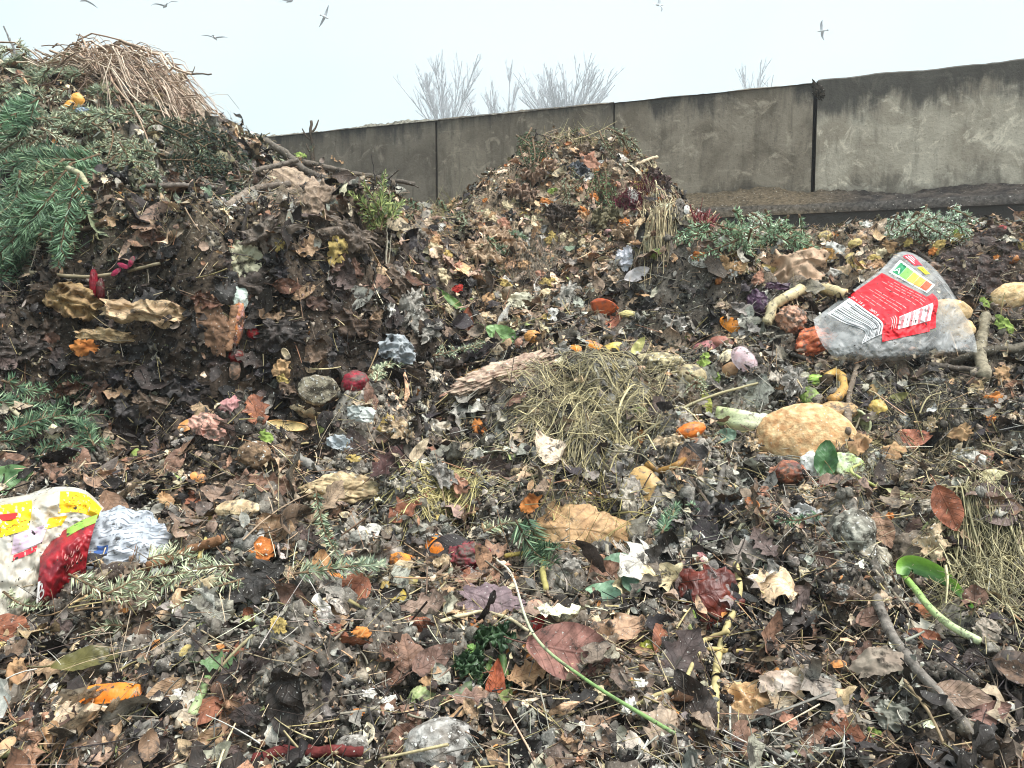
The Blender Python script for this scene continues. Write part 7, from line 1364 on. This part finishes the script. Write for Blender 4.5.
tag(mesh_obj('matted_leaf_mush', b, m_mat), 'countless half rotted crumpled leaves matted together all over the heap', kind='stuff')

# the leaves that show largest are things of their own
HI = {}
for i in single:
    kind = KIND[int(k[i]) % 10]
    bend, cup = rg.uniform(-1.1, 1.1), rg.uniform(-0.9, 0.9)
    V, F, uv = leaf_sheet(kind, 22, 9, bend=bend, cup=cup, twist=rg.uniform(-1.2, 1.2), crumple=rg.uniform(0.08, 0.24), seed=int(1000 + i))
    c = C[i] * np.clip(1 + 0.35 * noise(V * 3 + i, 3) + 0.2 * noise(V * 9 + i, 4), 0.4, 1.7)[:, None]
    W = P[i] + S[i] * (V[:, 0:1] * X[i] + V[:, 1:2] * Y[i] + V[:, 2:3] * Z[i]) + nz[i] * 0.008
    form = 'rolled' if abs(cup) > 0.65 else 'arched' if abs(bend) > 0.7 else 'crumpled' if abs(bend) > 0.35 else 'flattish'
    sz = 'large ' if S[i] > 0.085 else ''
    thing('dead_leaf', spot(fx[i], fy[i], f"{sz}{colour_word(C[i])} {form} {SHAPE[kind]} leaf"), 'leaf', Part('dead_leaf', Buf().add(W, [F], c, uv), m_leaf), group='fallen leaves lying on the heap')

# shreds: small torn flakes of leaf, peel and paper
TS = [leaf_sheet(('torn', 'beech', 'torn', 'long')[i % 4], 5, 4, bend=rt.uniform(-1, 1), cup=rt.uniform(-0.8, 0.8), twist=rt.uniform(-1, 1), crumple=rt.uniform(0.1, 0.3), seed=500 + i, stalk=False) for i in range(30)]
P7 = scatter(lambda d: np.interp(d, [1, 1.6, 2.2, 3, 5, 7], [5600, 4200, 2400, 1200, 500, 200]), 0.62, 7.0, 31); P7 = P7[free(P7, 0.8) & (rg.random(len(P7)) < 1 - 0.6 * cloddy(P7[:, 0], P7[:, 1])[0])]; n7 = len(P7); X7, Y7, Z7 = frames(P7, 0.7, rg, False); C7, k7 = pick(P7, 32)
S7 = np.clip(rg.lognormal(math.log(0.014), 0.5, n7), 0.005, 0.034) * np.interp(P7[:, 1], [1, 3, 6], [1, 1.4, 1.9]); P7 = P7 + normal(P7[:, 0], P7[:, 1]) * rg.uniform(0, 0.03, n7)[:, None]
bright = rg.random(n7) < 0.05; C7[bright] = np.array([rgb(214, 196, 160), rgb(206, 140, 80), rgb(190, 186, 176), rgb(200, 160, 120), rgb(150, 160, 100)])[rg.integers(0, 5, bright.sum())]
b = Buf(); place_templates(b, TS, P7, X7, Y7, Z7, S7, C7, rg.integers(0, len(TS), n7), 0.2)
tag(mesh_obj('shred_litter', b, m_litter), 'countless small shreds of leaf and peel crumbling over the heap', kind='stuff')

# twigs, stalks and fibres
def sticks(b, P, rg, L, R, C, tilt=0.35, seg=4, bow=0.12):
    n = len(P); X, Y, Z = frames(P, tilt, rg); q = np.linspace(-0.5, 0.5, seg + 1); cv = rg.standard_normal((n, 1)) * bow; cw = rg.standard_normal((n, 1)) * bow * 0.6; rows = []
    for t in q:
        c = P + X * (L * t)[:, None] + Y * (cv * (t * t) * L[:, None]) + Z * (cw * t * t * L[:, None]); r = (R * (1 - 0.5 * (t + 0.5)))[:, None]
        for a in (0, 2.1, 4.2): rows.append(c + Y * r * math.cos(a) + Z * r * math.sin(a))
    V = np.stack(rows, 1).reshape(-1, 3); m = 3 * (seg + 1); F = (quads(seg + 1, 3, True)[None] + np.arange(n)[:, None, None] * m).reshape(-1, 4); b.add(V, [F], np.repeat(C, m, 0))
P2 = scatter(lambda d: np.interp(d, [1, 2, 3, 5, 7], [4200, 3200, 1700, 1200, 500]), 0.62, 7.0, 2); P2 = P2[free(P2, 0.65)]; n2 = len(P2)
P2 = P2 + normal(P2[:, 0], P2[:, 1]) * rg.uniform(0.0, 0.035, n2)[:, None]
C2, _ = pick(P2, 8); straw = rg.random(n2) < 0.22; C2[straw] = np.array([rgb(176, 160, 116), rgb(196, 180, 140), rgb(150, 138, 98)])[rg.integers(0, 3, straw.sum())]
b = Buf(); sticks(b, P2, rg, np.clip(rg.lognormal(math.log(0.042), 0.65, n2), 0.012, 0.2), np.clip(rg.lognormal(math.log(0.0009), 0.5, n2), 0.0005, 0.004), C2)
tag(mesh_obj('twig_litter', b, m_bit), 'countless fine twigs, stalks and fibres matted through the heap', kind='stuff')
# lumps of soil and mouldy compost, a few millimetres to two centimetres
P5 = scatter(lambda d: np.interp(d, [1, 1.6, 2.2, 3, 5, 7], [5200, 3800, 2000, 700, 200, 60]), 0.62, 7.0, 9); P5 = P5[free(P5, 0.7) & (rg.random(len(P5)) < np.clip(0.7 - 1.9 * fbm(P5 * 4.0, 2, 91) + 2.0 * cloddy(P5[:, 0], P5[:, 1])[0], 0.15, 1))]; n5 = len(P5); Vi, Fi = ico(1)
C5, k5 = pick(P5, 15); W5 = weights(P5); C5 = C5 * np.where(rg.random(n5) < 0.6, 0.4, 0.75)[:, None]; C5 = C5 * 0.6 + 0.4 * C5.mean(1, keepdims=True) * np.array([1.05, 1.0, 0.94]); ck5, cg5 = cloddy(P5[:, 0], P5[:, 1]); t5 = (rgb(60, 53, 47) * (1 - cg5[:, None]) + rgb(150, 143, 132) * cg5[:, None]) * rg.uniform(0.6, 1.3, (n5, 1)); C5 = C5 * (1 - ck5[:, None]) + t5 * ck5[:, None]; S5 = np.clip(rg.lognormal(math.log(0.0055), 0.5, n5), 0.002, 0.017); X, Y, Z = frames(P5, 0.8, rg); sc = rg.uniform(0.6, 1.4, (n5, 3))
Q = Vi[None] * sc[:, None]; Q = Q * (1 + 0.9 * noise((Q * 1.7 + np.arange(n5)[:, None, None] * 3.1).reshape(-1, 3), 3).reshape(n5, -1, 1)); Wv = (P5 + normal(P5[:, 0], P5[:, 1]) * rg.uniform(0, 0.014, n5)[:, None])[:, None] + S5[:, None, None] * (Q[..., 0:1] * X[:, None] + Q[..., 1:2] * Y[:, None] + Q[..., 2:3] * Z[:, None])
m_lump = attr_mat('soil_lumps', var=0.5, scale=140, rough=0.9, spec=0.15, speck=(0.5, 0.48, 0.44), speck_amt=0.2, speck_scale=260, bump=0.8, bump_scale=220)
b = Buf().add(Wv.reshape(-1, 3), [(Fi[None] + np.arange(n5)[:, None, None] * len(Vi)).reshape(-1, 3)], np.repeat(C5, len(Vi), 0) * (0.8 + 0.4 * rg.random((n5 * len(Vi), 1))))
tag(mesh_obj('soil_lumps', b, m_lump), 'countless crumbling lumps of dark and mouldy compost between the leaves', kind='stuff')
# crumbs of soil, peat and mould
P3 = scatter(lambda d: np.interp(d, [1, 1.6, 2.2, 3, 5, 7], [22000, 12000, 5000, 2500, 1200, 500]), 0.62, 7.0, 4); P3 = P3[free(P3, 0.6)]; n3 = len(P3)
V8 = np.array([(1, 0, 0), (-1, 0, 0), (0, 1, 0), (0, -1, 0), (0, 0, 1), (0, 0, -1)], float); F8 = np.array([(0, 2, 4), (2, 1, 4), (1, 3, 4), (3, 0, 4), (2, 0, 5), (1, 2, 5), (3, 1, 5), (0, 3, 5)])
W = weights(P3); C3, kk3 = pick(P3, 12); C3 = C3 * 0.8; pale = rg.random(n3) < (0.025 + 0.10 * W[:, 3]); C3[pale] = np.array([rgb(200, 194, 180), rgb(176, 170, 158), rgb(214, 204, 176)])[rg.integers(0, 3, pale.sum())]
S3 = np.clip(rg.lognormal(math.log(0.0026), 0.55, n3), 0.001, 0.014) * np.interp(P3[:, 1], [1, 3, 6], [1, 1.6, 2.4]); S3[pale] *= 0.75
J = V8[None] * rg.uniform(0.5, 1.3, (n3, 6, 1)); X, Y, Z = frames(P3, 1.5, rg); h3 = normal(P3[:, 0], P3[:, 1]) * (rg.uniform(-0.001, 0.016, n3) ** 1)[:, None]
Wv = (P3 + h3)[:, None] + S3[:, None, None] * (J[..., 0:1] * X[:, None] + J[..., 1:2] * Y[:, None] + 0.7 * J[..., 2:3] * Z[:, None])
b = Buf().add(Wv.reshape(-1, 3), [(F8[None] + np.arange(n3)[:, None, None] * 6).reshape(-1, 3)], np.repeat(C3, 6, 0))
tag(mesh_obj('crumb_litter', b, m_bit, smooth=False), 'countless crumbs of soil, mould and eggshell over the heap', kind='stuff')
